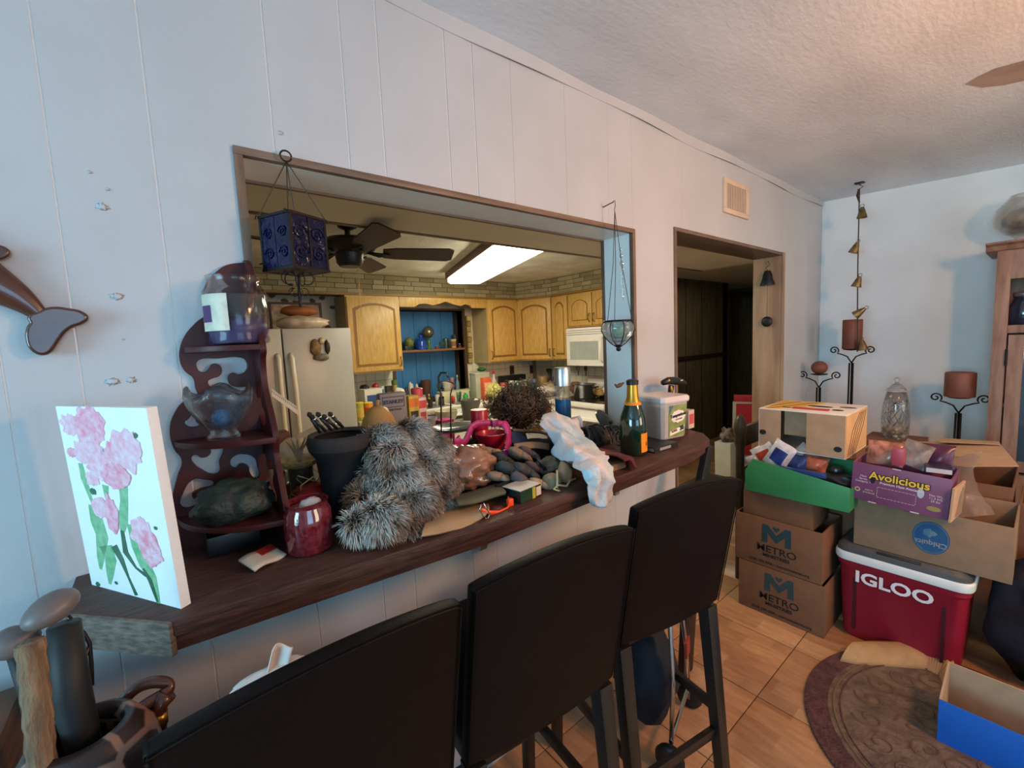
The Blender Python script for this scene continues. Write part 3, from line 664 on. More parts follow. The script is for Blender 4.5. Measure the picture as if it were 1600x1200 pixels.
# ---------------------------------------------------------------- corner shelf (maroon fretwork whatnot)
sh = thing('corner_shelf', 'dark maroon fretwork corner shelf with rounded boards on the bar', 'shelf', (.175, 0, BAR))
So = Vector((.175, 0, BAR))
def wp_(lst, y=-.012): 
    o = []
    for a_, b_ in lst:
        q = at(a_, b_, y=y) - So; o.append((q.x, q.z))
    return o
outl = wp_([(382, 411), (354, 415), (335, 428), (325, 438), (319, 462), (322, 490), (306, 505), (290, 524), (282, 544), (282, 565), (290, 580), (302, 590), (306, 606), (309, 622), (288, 628), (274, 645), (266, 670), (272, 700), (285, 720), (278, 745), (270, 780), (272, 830), (283, 878), (300, 905)])
outl = outl + [(-.06, .0), (-.02, .0), (-.004, .0), (0.0, .004)] + [(0.0, .03 * k_) for k_ in range(1, 21)] + [(0.0, outl[0][1] - .004), (-.004, outl[0][1])]
holes = [[(307, 565), (316, 560), (339, 559.4), (376, 558), (384, 562), (386, 578), (372.5, 586), (365, 583), (358, 587.5), (357.5, 595), (362, 601.6), (373, 604), (388, 604), (392, 616), (354, 609), (335, 608), (325.6, 601.6), (324.7, 595), (331, 591), (342.5, 586.6), (346, 577), (340.6, 569.7), (332, 569.7), (327.5, 576), (322, 582), (312.5, 581), (307, 574)],
 [(294, 654), (307, 641), (312, 650), (307, 658), (312.5, 664), (301, 668), (292, 666), (288, 660)],
 [(322, 693), (348, 692), (350, 705), (344, 720), (342.5, 739), (331, 741.6), (316, 735), (303, 725.6), (298.4, 716), (302, 710.6), (309, 710.6), (314, 714), (324, 712.5), (329, 705)],
 [(359, 724), (365, 712.5), (382, 709), (399, 716), (403, 727.5), (403, 748), (397, 747), (389, 737), (387.5, 729), (376, 725.6), (369, 732)],
 [(284, 793), (286, 769), (303, 748), (316, 748), (335, 755.6), (312.5, 765), (301, 772.5), (305, 780), (310.6, 784), (305, 791)]]
plate([outl] + [wp_(h) for h in holes], .010, M['maroon'], 'wall_side', sh, (0, -.008, 0))
# second side: perpendicular to the wall, scalloped towards the room; drawn in (y, z)
side = [(-.004, .0), (-.05, .0), (-.10, .0), (-.15, .0), (-.205, .0), (-.222, .02), (-.21, .06), (-.196, .085), (-.178, .12), (-.158, .16), (-.142, .20), (-.150, .225), (-.152, .24), (-.135, .275), (-.105, .315), (-.088, .35), (-.095, .40), (-.112, .42), (-.10, .45), (-.07, .49), (-.052, .53), (-.062, .56), (-.05, .60), (-.02, .62), (-.003, .622), (0, .618)] + [(0, .62 - .03 * k_) for k_ in range(1, 21)] + [(0, .004)]
sideh = [[(-.03, .09), (-.10, .085), (-.13, .10), (-.10, .13), (-.12, .16), (-.08, .18), (-.06, .15), (-.03, .19)], [(-.02, .26), (-.07, .255), (-.09, .28), (-.06, .30), (-.07, .33), (-.04, .35), (-.02, .33)]]
o = plate([side] + sideh, .010, M['maroon'], 'outer_side', sh, (0, 0, 0)); o.rotation_euler = (0, 0, PI / 2)
# plate x axis -> world y: rotate +90 about z maps x->y
for z, r, rx in ((.427, .112, .135), (.232, .155, .168), (.068, .198, .178)):
    pl = [(0, 0), (-rx, 0)] + [(-rx * math.cos(t * PI / 2 / 12), -r * math.sin(t * PI / 2 / 12)) for t in range(1, 13)]
    obj('shelf_board', G().prism(pl, z - .006, z + .006, 'z'), M['maroon'], sh, bevel=.0015)
Z1, Z2, Z3 = BAR + .433, BAR + .238, BAR + .074
# jar candle
p = at(350, 543, z=Z1)
jc = thing('jar_candle', 'glass jar of purple candle wax on the top board of the corner shelf', 'candle', (p.x, min(p.y, -.055), Z1))
s = mpp(jc.location); R = 43 * s
obj('jar', G().lathe([(R * .80, 0), (R * .95, .004), (R * .98, .012), (R * .93, .022), (R * .97, .03), (R, .045), (R * .99, .112), (R * .90, .122), (R * .82, .128), (R * .82, .142), (R * .86, .146), (R * .80, .146), (R * .77, .14), (R * .77, .128), (R * .84, .120), (R * .93, .110), (R * .94, .04), (R * .88, .024), (R * .5, .012)], 36), M['film'] if 0 else mat('jar_glass', (.86, .90, .92), .04, var=0, alpha=.40, trans=1.0, spec=1.0), jc, smooth=True, ang=1.2)
obj('wax', G().lathe([(R * .80, .006), (R * .92, .03), (R * .93, .056), (R * .6, .050), (0.001, .047)], 30, cap=False), cm('#3f3560', .35), jc, smooth=True)
obj('soot_film', G().lathe([(R * .925, .058), (R * .925, .105)], 30, cap=False), mat('soot', (.05, .05, .06), .5, var=.3, alpha=.55, scale=20), jc, smooth=True)
lb = G().grid(lambda u, v: (R * 1.012 * math.cos(PI * (1.02 + .36 * u)), R * 1.012 * math.sin(PI * (1.02 + .36 * u)), .030 + .075 * v), 10, 2)
obj('label', lb, mat('candle_label', (.62, .60, .48), .5, var=.12, scale=40), jc, smooth=True)
lb = G().grid(lambda u, v: (R * 1.02 * math.cos(PI * (1.04 + .16 * u)), R * 1.02 * math.sin(PI * (1.04 + .16 * u)), .048 + .034 * v), 6, 2)
obj('label_emblem', lb, cm('#4b2f5e', .5), jc, smooth=True)
# cut glass bowl
p = at(347, 680, z=Z2)
gb = thing('glass_bowl', 'cut-glass footed bowl with a wavy rim holding a blue ball', 'bowl', (p.x, min(p.y, -.07), Z2))
s = mpp(gb.location); R = 45 * s; n = 40
def bw(k, i, prof):
    pass
prof = [(.46, 0), (.50, .004), (.40, .012), (.44, .020), (.70, .038), (.92, .060), (1.0, .078), (.95, .092)]
vs = []; fs = []
allp = prof + [(r - .05, z + (.002 if j < 7 else 0)) for j, (r, z) in enumerate(prof[::-1][:-1])]
for j, (r, z) in enumerate(allp):
    for k in range(n):
        a_ = 2 * PI * k / n; rib = 1 + (.035 * math.cos(10 * a_) if 2 < j < len(allp) - 2 else .02 * math.cos(20 * a_)); wave = (.010 * math.cos(4 * a_ + .6)) * (max(z - .05, 0) / .042)
        vs.append((r * R * rib * math.cos(a_), r * R * rib * math.sin(a_), z * 1.12 + wave))
for j in range(len(allp) - 1):
    for k in range(n): fs.append((j * n + k, j * n + (k + 1) % n, (j + 1) * n + (k + 1) % n, (j + 1) * n + k))
obj('bowl', G().add(vs, fs), mat('cut_glass', (.93, .97, 1), .03, var=0, alpha=.75, trans=1.0, spec=1.0, bump=.3, bscale=50), gb, smooth=True)
solo('blue_ball', G().blob((0, 0, 0), (.018, .018, .018), 3, .05, 3, 1), cm('#3f6f9e', .35), 'small blue ball inside the cut-glass bowl', 'ball', loc=(gb.location.x, gb.location.y, Z2 + .044), smooth=True)
# dark green velvet-like stone
p = at(382, 806, z=Z3)
solo('green_stone', G().blob((0, 0, .036), (.072, .055, .044), 4, .22, 2.2, 4, flat=.0), mat('dark_green_stone', (.022, .042, .032), .55, col2=(.008, .013, .012), scale=25, bump=.6, bscale=60), 'dark green rough stone on the lowest board of the corner shelf', 'stone', loc=(p.x - .012, min(p.y, -.088), Z3 + .001), smooth=True)
solo('black_box', G().box(-.05, .045, -.035, .035, 0, .042), cm('#0b0b10', .4), 'low black box under the lowest board of the corner shelf', 'box', loc=(.09, -.07, BAR), bevel=.003)
cp = at(412, 880, z=BAR)
pk_ = thing('sachet', 'white and red flat paper packet under the corner shelf', 'packet', (cp.x, cp.y, BAR + .001), .5)
obj('packet', G().grid(lambda u, v: (-.035 + .07 * u, -.022 + .044 * v, .004 + .014 * v + .003 * math.sin(6 * u)), 8, 4), cm('#b9b3a4', .5), pk_, solid=.004, smooth=True)
obj('red_print', G().grid(lambda u, v: (.0 + .034 * u, .002 + .019 * v, .0145 + .006 * v), 2, 2), cm('#7e1c1a', .5), pk_)
# ---------------------------------------------------------------- walking sticks and giraffe vase
def Wk(px, py, y): return at(px, py, y=y)
gv = thing('giraffe_vase', 'tall floor vase with a brown and cream giraffe pattern, holding canes', 'vase', (-.118, -.43, 0))
gm = bpy.data.materials.new('giraffe_pattern'); gm.use_nodes = True; nt = gm.node_tree; b_ = nt.nodes['Principled BSDF']; b_.inputs['Roughness'].default_value = .35
vo = nt.nodes.new('ShaderNodeTexVoronoi'); vo.feature = 'DISTANCE_TO_EDGE'; vo.inputs['Scale'].default_value = 20; tc = nt.nodes.new('ShaderNodeTexCoord'); nt.links.new(tc.outputs['Object'], vo.inputs['Vector'])
rp = nt.nodes.new('ShaderNodeValToRGB'); rp.color_ramp.elements[0].color = (.24, .13, .09, 1); rp.color_ramp.elements[1].color = (.022, .012, .011, 1); rp.color_ramp.elements[0].position = .06; rp.color_ramp.elements[1].position = .10
nt.links.new(vo.outputs['Distance'], rp.inputs[0]); nt.links.new(rp.outputs[0], b_.inputs['Base Color'])
obj('body', G().lathe([(.07, 0), (.085, .05), (.09, .4), (.085, .8), (.078, .93), (.070, .99), (.052, 1.02), (.042, 1.025), (.036, 1.01), (.055, .97), (.06, .80)], 30), gm, gv, smooth=True)
def cane(name, label, pts_, r, m, head=None):
    c = thing(name, label, 'walking stick', pts_[-1]); o_ = Vector(pts_[-1])
    obj('shaft', G().tube([Vector(q) - o_ for q in pts_], r, 12), m, c, smooth=True)
    return c, o_
blk = cm('#16181c', .6)
gr = mat('grey_rubber', (.15, .125, .12), .42, var=.15)
a0 = Wk(100, 975, -.40); a1 = Wk(112, 1085, -.41)
c, o_ = cane('trekking_pole', 'black trekking pole with a smooth grey-brown mushroom knob', [a0, a1, (-.105, -.43, .75), (-.10, -.43, .03)], [.016, .019, .012, .008], blk)
obj('knob', G().blob((0, 0, 0), (.029, .022, .017), 3, .05, 1, 2), gr, c, smooth=True).location = Wk(80, 951, -.40) - o_; COL.objects[-1].rotation_euler = (.1, -.35, .6)
q = [Wk(*t_, -.385) - o_ for t_ in ((106, 962), (118, 975), (132, 990), (140, 1005), (143, 1040), (144, 1070), (128, 1078), (124, 1060), (130, 1035), (139, 1010))]
obj('wrist_strap', G().tube(q, .0025, 6), M['black'], c, smooth=True)
b0 = Wk(22, 1015, -.37); b1 = Wk(44, 1080, -.38)
c, o_ = cane('trekking_pole', 'thinner black pole with a rounded brown knob at the left edge', [b0, b1, (-.15, -.42, .7), (-.15, -.42, .03)], [.008, .009, .009, .008], blk)
obj('knob', G().blob((0, 0, 0), (.024, .02, .019), 3, .08, 1, 3), gr, c, smooth=True).location = Wk(22, 1003, -.37) - o_
obj('collar', G().tube([Wk(44, 985, -.36) - o_, Wk(58, 978, -.36) - o_], .008, 10), M['black'], c, smooth=True)
s0 = Wk(47, 1003, -.45); s1 = Wk(58, 1100, -.455); s2 = Wk(66, 1200, -.46)
g = G(); pp = [s0 + (s1 - s0) * k / 8 for k in range(8)] + [s1 + (s2 - s1) * k / 8 for k in range(9)] + [Vector((-.13, -.44, .5)), Vector((-.12, -.43, .03))]
g.tube([v - Vector((-.12, -.43, .03)) for v in pp], [.0125 * (1 + .07 * math.sin(k * 2.1)) for k in range(len(pp))], 12)
rs_ = solo('rustic_cane', g, mat('raw_bark', (.24, .155, .085), .8, col2=(.12, .07, .04), scale=30, stretch=(3, 3, .6), bump=.7, bscale=60), 'knobbly natural wood walking stick in front of the knobbed poles', 'walking stick', loc=(-.12, -.43, .03), smooth=True)
hm_ = mat('cane_brown', (.075, .030, .018), .35, var=.2, coat=.3)
hk = [(185, 1150), (205, 1120), (225, 1102), (250, 1088), (268, 1076), (266, 1068), (248, 1064), (225, 1068), (205, 1080), (190, 1098), (176, 1130)]
pts_ = [Wk(a_, b_2, -.40 + .004 * i) for i, (a_, b_2) in enumerate(hk)]
base = Vector((-.075, -.415, .03))
c = thing('hook_cane', 'dark brown wooden cane with a looped handle beside the nearest stool', 'walking stick', base)
obj('handle', G().tube([v - base for v in pts_], .0085, 12), hm_, c, smooth=True, sub=2)
obj('shaft', G().tube([pts_[0] - base, Wk(180, 1200, -.40) - base, Vector((0, 0, 0))], .0085, 12), hm_, c, smooth=True)
sp2 = [Wk(262, 1085, -.395), Wk(248, 1105, -.395), Wk(250, 1150, -.395), Vector((-.03, -.40, .03))]
c2 = thing('ringed_cane', 'thin brown cane with a gold band behind the looped cane', 'walking stick', sp2[-1])
obj('shaft', G().tube([v - sp2[-1] for v in sp2], [.012, .010, .008, .006], 10), hm_, c2, smooth=True)
obj('gold_band', G().tube([Wk(248, 1114, -.395) - sp2[-1], Wk(249, 1132, -.395) - sp2[-1]], .0105, 12), cm('#a8842e', .3, metal=.8), c2, smooth=True)
# brown wooden box behind the canes
solo('wooden_crate', G().box(-.30, .02, -.12, .13, 0, .92), mat('brown_crate', (.16, .085, .045), .6, col2=(.08, .04, .02), scale=5, stretch=(1, 1, 8)), 'tall brown wooden chest under the bar end behind the canes', 'chest', loc=(-.26, -.18, 0), bevel=.01)
# ---------------------------------------------------------------- hanging lantern
ln = thing('hanging_lantern', 'cobalt blue embossed glass box lantern hung by four rods', 'lantern', (.272, -.045, 1.60))
Lo = Vector((.272, -.045, 1.60))
bl = mat('cobalt_glass', (.003, .004, .040), .16, var=.2, spec=.35, bump=.8, bscale=34)
hx, hy, z0, z1 = .047, .047, .066, .184
an = .30
mx = Matrix.Rotation(.45, 4, 'Z')
g1 = lambda x0, x1, y0, y1, a_, b_: G().box(x0, x1, y0, y1, a_, b_, mx)
for args in ((-hx, -.002, -hy - .002, -hy), (.002, hx, -hy - .002, -hy), (-hx, -.002, hy, hy + .002), (.002, hx, hy, hy + .002), (-hx - .002, -hx, -hy, -.001), (-hx - .002, -hx, .001, hy), (hx, hx + .002, -hy, -.001), (hx, hx + .002, .001, hy)):
    obj('glass_panel', g1(*args, z0 + .004, z1 - .004), bl, ln)
def swirl(cx, cz, r, y):
    return [Vector((cx + r * (1 - t / 30) * math.cos(t * .42), y, cz + r * (1 - t / 30) * math.sin(t * .42))) for t in range(26)]
sw = G()
for cx in (-hx / 2, hx / 2):
    for cz, r in ((z0 + .034, .019), (z0 + .078, .019)):
        sw.tube([mx @ v for v in swirl(cx, cz, r, -hy - .003)], .0016, 5)
for cy in (-hy / 2, hy / 2):
    for cz in (z0 + .034, z0 + .078):
        sw.tube([mx @ Vector((-hx - .003, v.x, v.z)) for v in swirl(cy, cz, .014, 0)], .0016, 5)
obj('embossed_scroll', sw, bl, ln, smooth=True)
fr_ = G()
for zz in (z0, z1):
    fr_.box(-hx - .004, hx + .004, -hy - .004, -hy, zz - .003, zz + .003, mx).box(-hx - .004, hx + .004, hy, hy + .004, zz - .003, zz + .003, mx).box(-hx - .004, -hx, -hy, hy, zz - .003, zz + .003, mx).box(hx, hx + .004, -hy, hy, zz - .003, zz + .003, mx)
for sx in (-1, 1):
    for sy in (-1, 1): fr_.box(sx * hx - .003, sx * hx + .003, sy * hy - .003, sy * hy + .003, z0, z1, mx)
fr_.box(-.0015, .0015, -hy - .004, -hy + .001, z0, z1, mx)
obj('frame', fr_, M['iron'], ln)
obj('base_plate', G().box(-hx, hx, -hy, hy, z0 - .002, z0, mx), M['iron'], ln)
topp = Vector((0.004, .025, .322))
for sx in (-1, 1):
    for sy in (-1, 1):
        obj('hanging_rod', G().tube([mx @ Vector((sx * (hx + .003), sy * (hy + .003), z1)), topp], .0013, 5), cm('#3c372c', .5, metal=.5), ln)
        obj('corner_hook', G().tube([mx @ Vector(v) for v in ((sx * (hx + .002), sy * hy, z1), (sx * (hx + .009), sy * hy, z1 + .003), (sx * (hx + .012), sy * hy, z1 - .006))], .0015, 5), M['iron'], ln)
obj('ring', G().tube(arc((topp.x, topp.y, topp.z + .012), .012, 0, 2 * PI * .96, 20), .002, 6), M['iron'], ln, smooth=True)
for k, (a_, s_) in enumerate(((0, 1), (0, -1), (.9, 1), (-.9, -1))):
    d = Vector((math.cos(a_) * s_, math.sin(a_) * s_, 0))
    q = [Vector((0, 0, -.012)) + Vector((0, 0, .045)) * t + d * .008 * t for t in (0, .5, 1)]
    c_ = [d * (.020 + .015 * math.cos(t)) + Vector((0, 0, .050 + .015 * math.sin(t))) for t in [PI + .3 - .42 * i for i in range(14)]]
    obj('bottom_scroll', G().tube([d * .002 + Vector((0, 0, -.004)), d * .002 + Vector((0, 0, .03))] + c_, .0013, 5), M['iron'], ln, smooth=True)
    c_ = [d * (.012 + .009 * math.cos(t)) + Vector((0, 0, .018 + .009 * math.sin(t))) for t in [PI + .3 + .42 * i for i in range(12)]]
    obj('bottom_scroll', G().tube(c_, .0012, 5), M['iron'], ln, smooth=True)
obj('finial', G().lathe([(.001, -.018), (.003, -.014), (.002, .0), (.001, .06)], 8), M['iron'], ln, smooth=True)
# ---------------------------------------------------------------- hanging glass globe
hg = thing('hanging_candle_globe', 'ribbed clear glass globe holder hanging on chains in front of the right jamb', 'candle holder', (1.462, -.055, 1.425))
obj('nail', G().tube([(-.01, .055, .577), (-.012, .0, .583)], .002, 6), M['iron'], hg)
obj('hook', G().tube([(-.012, .002, .586), (-.004, 0, .590), (-.002, 0, .57), (-.008, 0, .552)], .0018, 5), cm('#6a6660', .4, metal=.7), hg, smooth=True)
obj('glass_globe', G().lathe([(.008, .012), (.03, .028), (.055, .055), (.068, .082), (.066, .100), (.055, .115), (.052, .118), (.062, .100), (.064, .082), (.052, .058), (.028, .032)], 30), mat('globe_glass', (.80, .85, .84), .03, var=0, alpha=.55, trans=1.0, spec=1.0), hg, smooth=True)
obj('rim', G().tube([Vector((.056 * math.cos(t * PI / 16), .056 * math.sin(t * PI / 16), .117)) for t in range(32)], .004, 6, closed=True), M['iron'], hg, smooth=True)
for k in range(8):
    a_ = 2 * PI * k / 8 + .2
    obj('rib', G().tube([Vector((r * math.cos(a_), r * math.sin(a_), z)) for r, z in ((.057, .117), (.069, .098), (.071, .080), (.056, .052), (.03, .026), (.008, .012))], .0018, 5), M['iron'], hg, smooth=True)
obj('finial', G().lathe([(.002, -.006), (.009, -.002), (.010, .006), (.006, .012), (.012, .018), (.014, .024)], 12), M['iron'], hg, smooth=True)
obj('tea_light', G().lathe([(.018, .045), (.026, .07), (.026, .095), (.02, .095)], 16), mat('green_votive', (.20, .42, .33), .1, var=0, alpha=.6), hg, smooth=True)
for k in range(3):
    a_ = 2 * PI * k / 3 + .9
    obj('chain', G().tube([Vector((.056 * math.cos(a_), .056 * math.sin(a_), .118)), Vector((.02 * math.cos(a_), .02 * math.sin(a_), .34)), Vector((-.006, 0, .55))], .0013, 4), cm('#4a423a', .5, metal=.5), hg)
for k, (z, r) in enumerate(((.40, .005), (.375, .007), (.345, .009), (.325, .006))):
    obj('crystal', G().blob((.012 + .003 * k, -.01, z), (r, r, r * 1.3), 2, 0, 1, 0), mat('crystal', (.85, .88, .9), .02, var=0, alpha=.7, trans=1, spec=1), hg, smooth=True)
obj('crystal', G().lathe([(.001, .20), (.006, .215), (.004, .31), (.001, .32)], 6, (.018, -.01, 0)), MC['crystal'], hg)
# ---------------------------------------------------------------- bell and disc in the doorway
bj = thing('hanging_bell', 'dark metal bell and disc on a cord against the wooden door jamb', 'bell', (3.296, .08, 1.80))
obj('hook', G().tube([(.014, 0, .145), (0, 0, .145), (0, -.012, .12), (0, .012, .10), (0, 0, .085)], .003, 6), cm('#5d4632', .5), bj)
obj('cord', G().tube([(0, 0, .085), (0, 0, -.30)], .0015, 4), cm('#5d4632', .7), bj)
obj('bell', G().lathe([(.002, .085), (.018, .080), (.028, .055), (.034, .02), (.046, -.01), (.046, -.016), (.030, -.012), (.02, .05)], 24), mat('dark_bell', (.03, .032, .035), .45, metal=.7, var=.2), bj, smooth=True, ang=.8)
d = obj('disc', G().lathe([(.012, -.006), (.033, -.005), (.036, 0), (.033, .005), (.012, .006)], 24), MC['dark_bell'], bj, smooth=True); d.rotation_euler = (0, PI / 2, 0); d.location = (-.004, 0, -.265)
# ---------------------------------------------------------------- string of bells
X0 = 3.75
sb = at(1344, 263, x=X0)
t_ = thing('bell_string', 'string of small aged brass bells hanging from the ceiling corner', 'bell string', (X0, sb.y, 1.3))
y0 = sb.y
obj('ceiling_hook', G().tube([(0, 0, CZ(y0) - 1.3), (0, 0, 1.115), (0, -.02, 1.10), (0, .01, 1.085)], .003, 6), cm('#4b4038', .5, metal=.5), t_)
obj('hook_plate', G().box(-.02, .02, -.025, .025, CZ(y0) - 1.308, CZ(y0) - 1.3), M['iron'], t_)
obj('tassel', G().tube([(0, .003, 1.09), (0, .008, 1.05), (0, -.002, 1.0)], [.006, .010, .004], 8), cm('#3a2420', .7), t_)
obj('cord', G().tube([(0, 0, 1.09), (0, -.004, .6), (0, -.016, .0)], .0035, 6), cm('#2f241d', .7), t_)
for i, (px, py, tl) in enumerate(((1347, 333, .0), (1336, 388, .35), (1340, 441, .28), (1343, 488, .9), (1348, 540, -.15))):
    q = at(px, py, x=X0) - Vector((X0, y0, 1.3))
    b = obj('bell', G().lathe([(.003, .040), (.010, .038), (.018, .015), (.030, -.030), (.028, -.032), (.012, .02)], 18), M['brass'], t_, smooth=True, ang=.7); b.location = q; b.rotation_euler = (tl, 0, 0)
    obj('bell_loop', G().tube(arc((0, 0, .048), .010, 0, 2 * PI * .95, 12, 'yz'), .0018, 5), M['brass'], b, smooth=True)
# ---------------------------------------------------------------- candle stands
cnd = mat('terracotta_candle', (.19, .062, .038), .55, var=.15, scale=12)
def candle_stand(px, py, X_, cr, chh, label, clabel, ball=False, s=1.0):
    p = at(px, py, x=X_)
    t = thing('candle_stand', label, 'candle stand', (X_, p.y, 0), 0, 'tall wrought iron candle stands')
    H = p.z
    for a_ in (0, 2.1, 4.2):
        d = Vector((math.cos(a_), math.sin(a_), 0))
        obj('leg', G().tube([d * .012 + Vector((0, 0, H - .10)), d * .014 + Vector((0, 0, .5)), d * .03 + Vector((0, 0, .12)), d * .11 + Vector((0, 0, .012))], .0055, 6), M['iron'], t, smooth=True)
    obj('plate', G().lathe([(.01, H - .012), (.05, H - .006), (.052, H), (.01, H - .002)], 18), M['iron'], t, smooth=True)
    for sy in (-1, 1):
        sc = [Vector((0, sy * (.105 * s + .030 * s * (1 - i / 26) * math.cos(PI * 1.25 - i * .42)), H - .010 + .030 * s * (1 - i / 26) * math.sin(PI * 1.25 - i * .42))) for i in range(22)]
        obj('scroll', G().tube([Vector((0, 0, H - .10)), Vector((0, sy * .025, H - .055)), Vector((0, sy * .06, H - .038))] + sc, .0045, 6), M['iron'], t, smooth=True)
    if ball: g = G().blob((0, 0, 0), (cr, cr, cr * .9), 3, .03, 1, 1); z = H + cr * .88 
    else: g = G().lathe([(cr * .97, 0), (cr, .004), (cr, chh - .006), (cr * .93, chh), (cr * .5, chh - .006), (.001, chh - .008)], 26); z = H + .001
    solo('candle', g, cnd, clabel, 'candle', 'brown candles on iron stands', loc=(X_, p.y, z), smooth=True, ang=.7)
candle_stand(1331, 545, 3.82, .058, .205, 'tallest wrought iron candle stand, below the string of bells', 'tall brown pillar candle beside the lowest brass bell')
candle_stand(1280, 584, 3.72, .052, 0, 'wrought iron candle stand nearest the room corner, behind the open white box', 'round ball-shaped brown candle near the room corner', True)
candle_stand(1499, 620, 3.78, .070, .150, 'wrought iron candle stand beside the wooden hutch', 'thick short brown pillar candle beside the wooden hutch', s=1.0)
# ---------------------------------------------------------------- hutch
hc = thing('wooden_hutch', 'worn reddish wooden hutch with glazed door at the right edge', 'cabinet', (4.10, -1.30, 0))
wd = mat('worn_hutch_wood', (.30, .18, .125), .5, col2=(.20, .10, .065), scale=7, stretch=(5, 5, .7))
X_ = -.40; yl = .345
obj('left_side', G().box(X_ + .02, 0, yl - .02, yl, 0, 1.86), wd, hc, bevel=.002)
obj('right_side', G().box(X_ + .02, 0, -.50, -.48, 0, 1.86), wd, hc, bevel=.002)
obj('back_panel', G().box(-.015, 0, -.48, yl - .02, 0, 1.86), wd, hc)
obj('corner_post', G().box(X_ - .002, X_ + .02, yl - .055, yl, 0, 1.86), wd, hc, bevel=.002)
obj('corner_post', G().box(X_ - .002, X_ + .02, -.50, -.45, 0, 1.86), wd, hc, bevel=.002)
obj('top_rail', G().box(X_, X_ + .02, -.45, yl - .055, 1.70, 1.86), wd, hc)
obj('mid_rail', G().box(X_ - .004, X_ + .02, -.45, yl - .055, 1.40, 1.445), wd, hc, bevel=.004)
obj('crown', G().prism([(X_ - .045, 1.905), (X_ - .045, 1.895), (X_ - .02, 1.885), (X_ - .012, 1.862), (X_, 1.855), (0, 1.855), (0, 1.905)], -.55, yl + .045, 'y'), wd, hc, bevel=.002)
for z in (1.44, 1.0, .6, .06): obj('inner_shelf', G().box(X_ + .03, -.02, -.48, yl - .03, z - .02, z), wd, hc)
db = obj('door', G().box(X_ - .012, X_ + .006, yl - .12, yl - .062, .62, 1.39).box(X_ - .012, X_ + .006, -.44, -.38, .62, 1.39).box(X_ - .012, X_ + .006, -.38, yl - .12, 1.33, 1.39).box(X_ - .012, X_ + .006, -.38, yl - .12, .62, .68), wd, hc)
obj('door_glass', G().box(X_ - .004, X_ - .001, -.38, yl - .12, .68, 1.33), mat('dark_blue_glass', (.05, .10, .16), .08, var=.1, alpha=.6, spec=1), db)
obj('hinge', G().tube([(X_ - .014, yl - .058, 1.22), (X_ - .014, yl - .058, 1.31)], .006, 8), M['iron'], db)
obj('lower_panel', G().box(X_, X_ + .015, -.45, yl - .055, .05, .60), wd, hc)
v = thing('glass_jar', 'dark glass jar on the open upper shelf of the hutch', 'jar', (3.85, -1.06, 1.442))
obj('jar', G().lathe([(.05, 0), (.062, .01), (.064, .10), (.045, .13), (.042, .16)], 22), mat('blue_black_glass', (.02, .03, .06), .08, var=0, spec=1), v, smooth=True)
obj('lid', G().lathe([(.045, .161), (.045, .185), (.01, .19)], 20), mat('jar_lid', (.3, .3, .32), .2, metal=.6), v, smooth=True)
vz = thing('glass_vase', 'large smoky glass vase on top of the hutch', 'vase', (3.86, -1.045, 1.906))
obj('vase', G().lathe([(.05, 0), (.055, .01), (.04, .03), (.07, .05), (.115, .10), (.13, .145), (.115, .20), (.075, .245), (.065, .265), (.058, .262), (.07, .24), (.11, .195), (.12, .145), (.10, .10), (.05, .055)], 30), mat('smoky_glass', (.75, .72, .66), .06, var=.1, alpha=.5, trans=.9, spec=1), vz, smooth=True)
obj('filling', G().blob((0, 0, .13), (.095, .095, .06), 3, .15, 3, 3), cm('#b9b0a2', .6, var=.25, scale=30), vz, smooth=True)
# ---------------------------------------------------------------- apothecary jar
p = at(1398, 684, x=3.62)
aj = thing('apothecary_jar', 'tall clear lidded glass jar with dried twigs over white stones', 'jar', (3.62, p.y, p.z))
gl = mat('thin_glass', (.9, .93, .93), .03, var=0, alpha=.55, trans=1, spec=1)
obj('jar', G().lathe([(.05, 0), (.055, .01), (.068, .03), (.072, .12), (.065, .22), (.050, .295), (.047, .30), (.060, .22), (.066, .12), (.062, .035)], 28), gl, aj, smooth=True)
ld = obj('lid', G().lathe([(.055, .303), (.050, .315), (.025, .345), (.012, .352), (.010, .360)], 22), gl, aj, smooth=True)
obj('knob', G().blob((0, 0, .375), (.016, .016, .016), 2, 0, 1, 0), gl, ld, smooth=True)
sto = G()
for k in range(26):
    a_ = k * 2.4; r_ = .05 * math.sqrt((k % 9) / 9)
    sto.blob((r_ * math.cos(a_), r_ * math.sin(a_), .02 + .02 * (k // 9)), (.015, .014, .012), 1, .2, 2, k)
obj('white_stones', sto, cm('#bdb3a8', .6), aj, smooth=True, kind='stuff')
tg = G()
for k in range(12):
    a_ = k * .9; tg.tube([Vector((.03 * math.cos(a_), .03 * math.sin(a_), .07)), Vector((.05 * math.cos(a_ + 1), .05 * math.sin(a_ + 1), .12 + .02 * (k % 3))), Vector((.04 * math.cos(a_ + 2.2), .04 * math.sin(a_ + 2.2), .18 + .02 * (k % 4))), Vector((.01 * math.cos(a_ + 3), .01, .22))], .0018, 4)
obj('twigs', tg, cm('#3a2e26', .8), aj, kind='stuff')
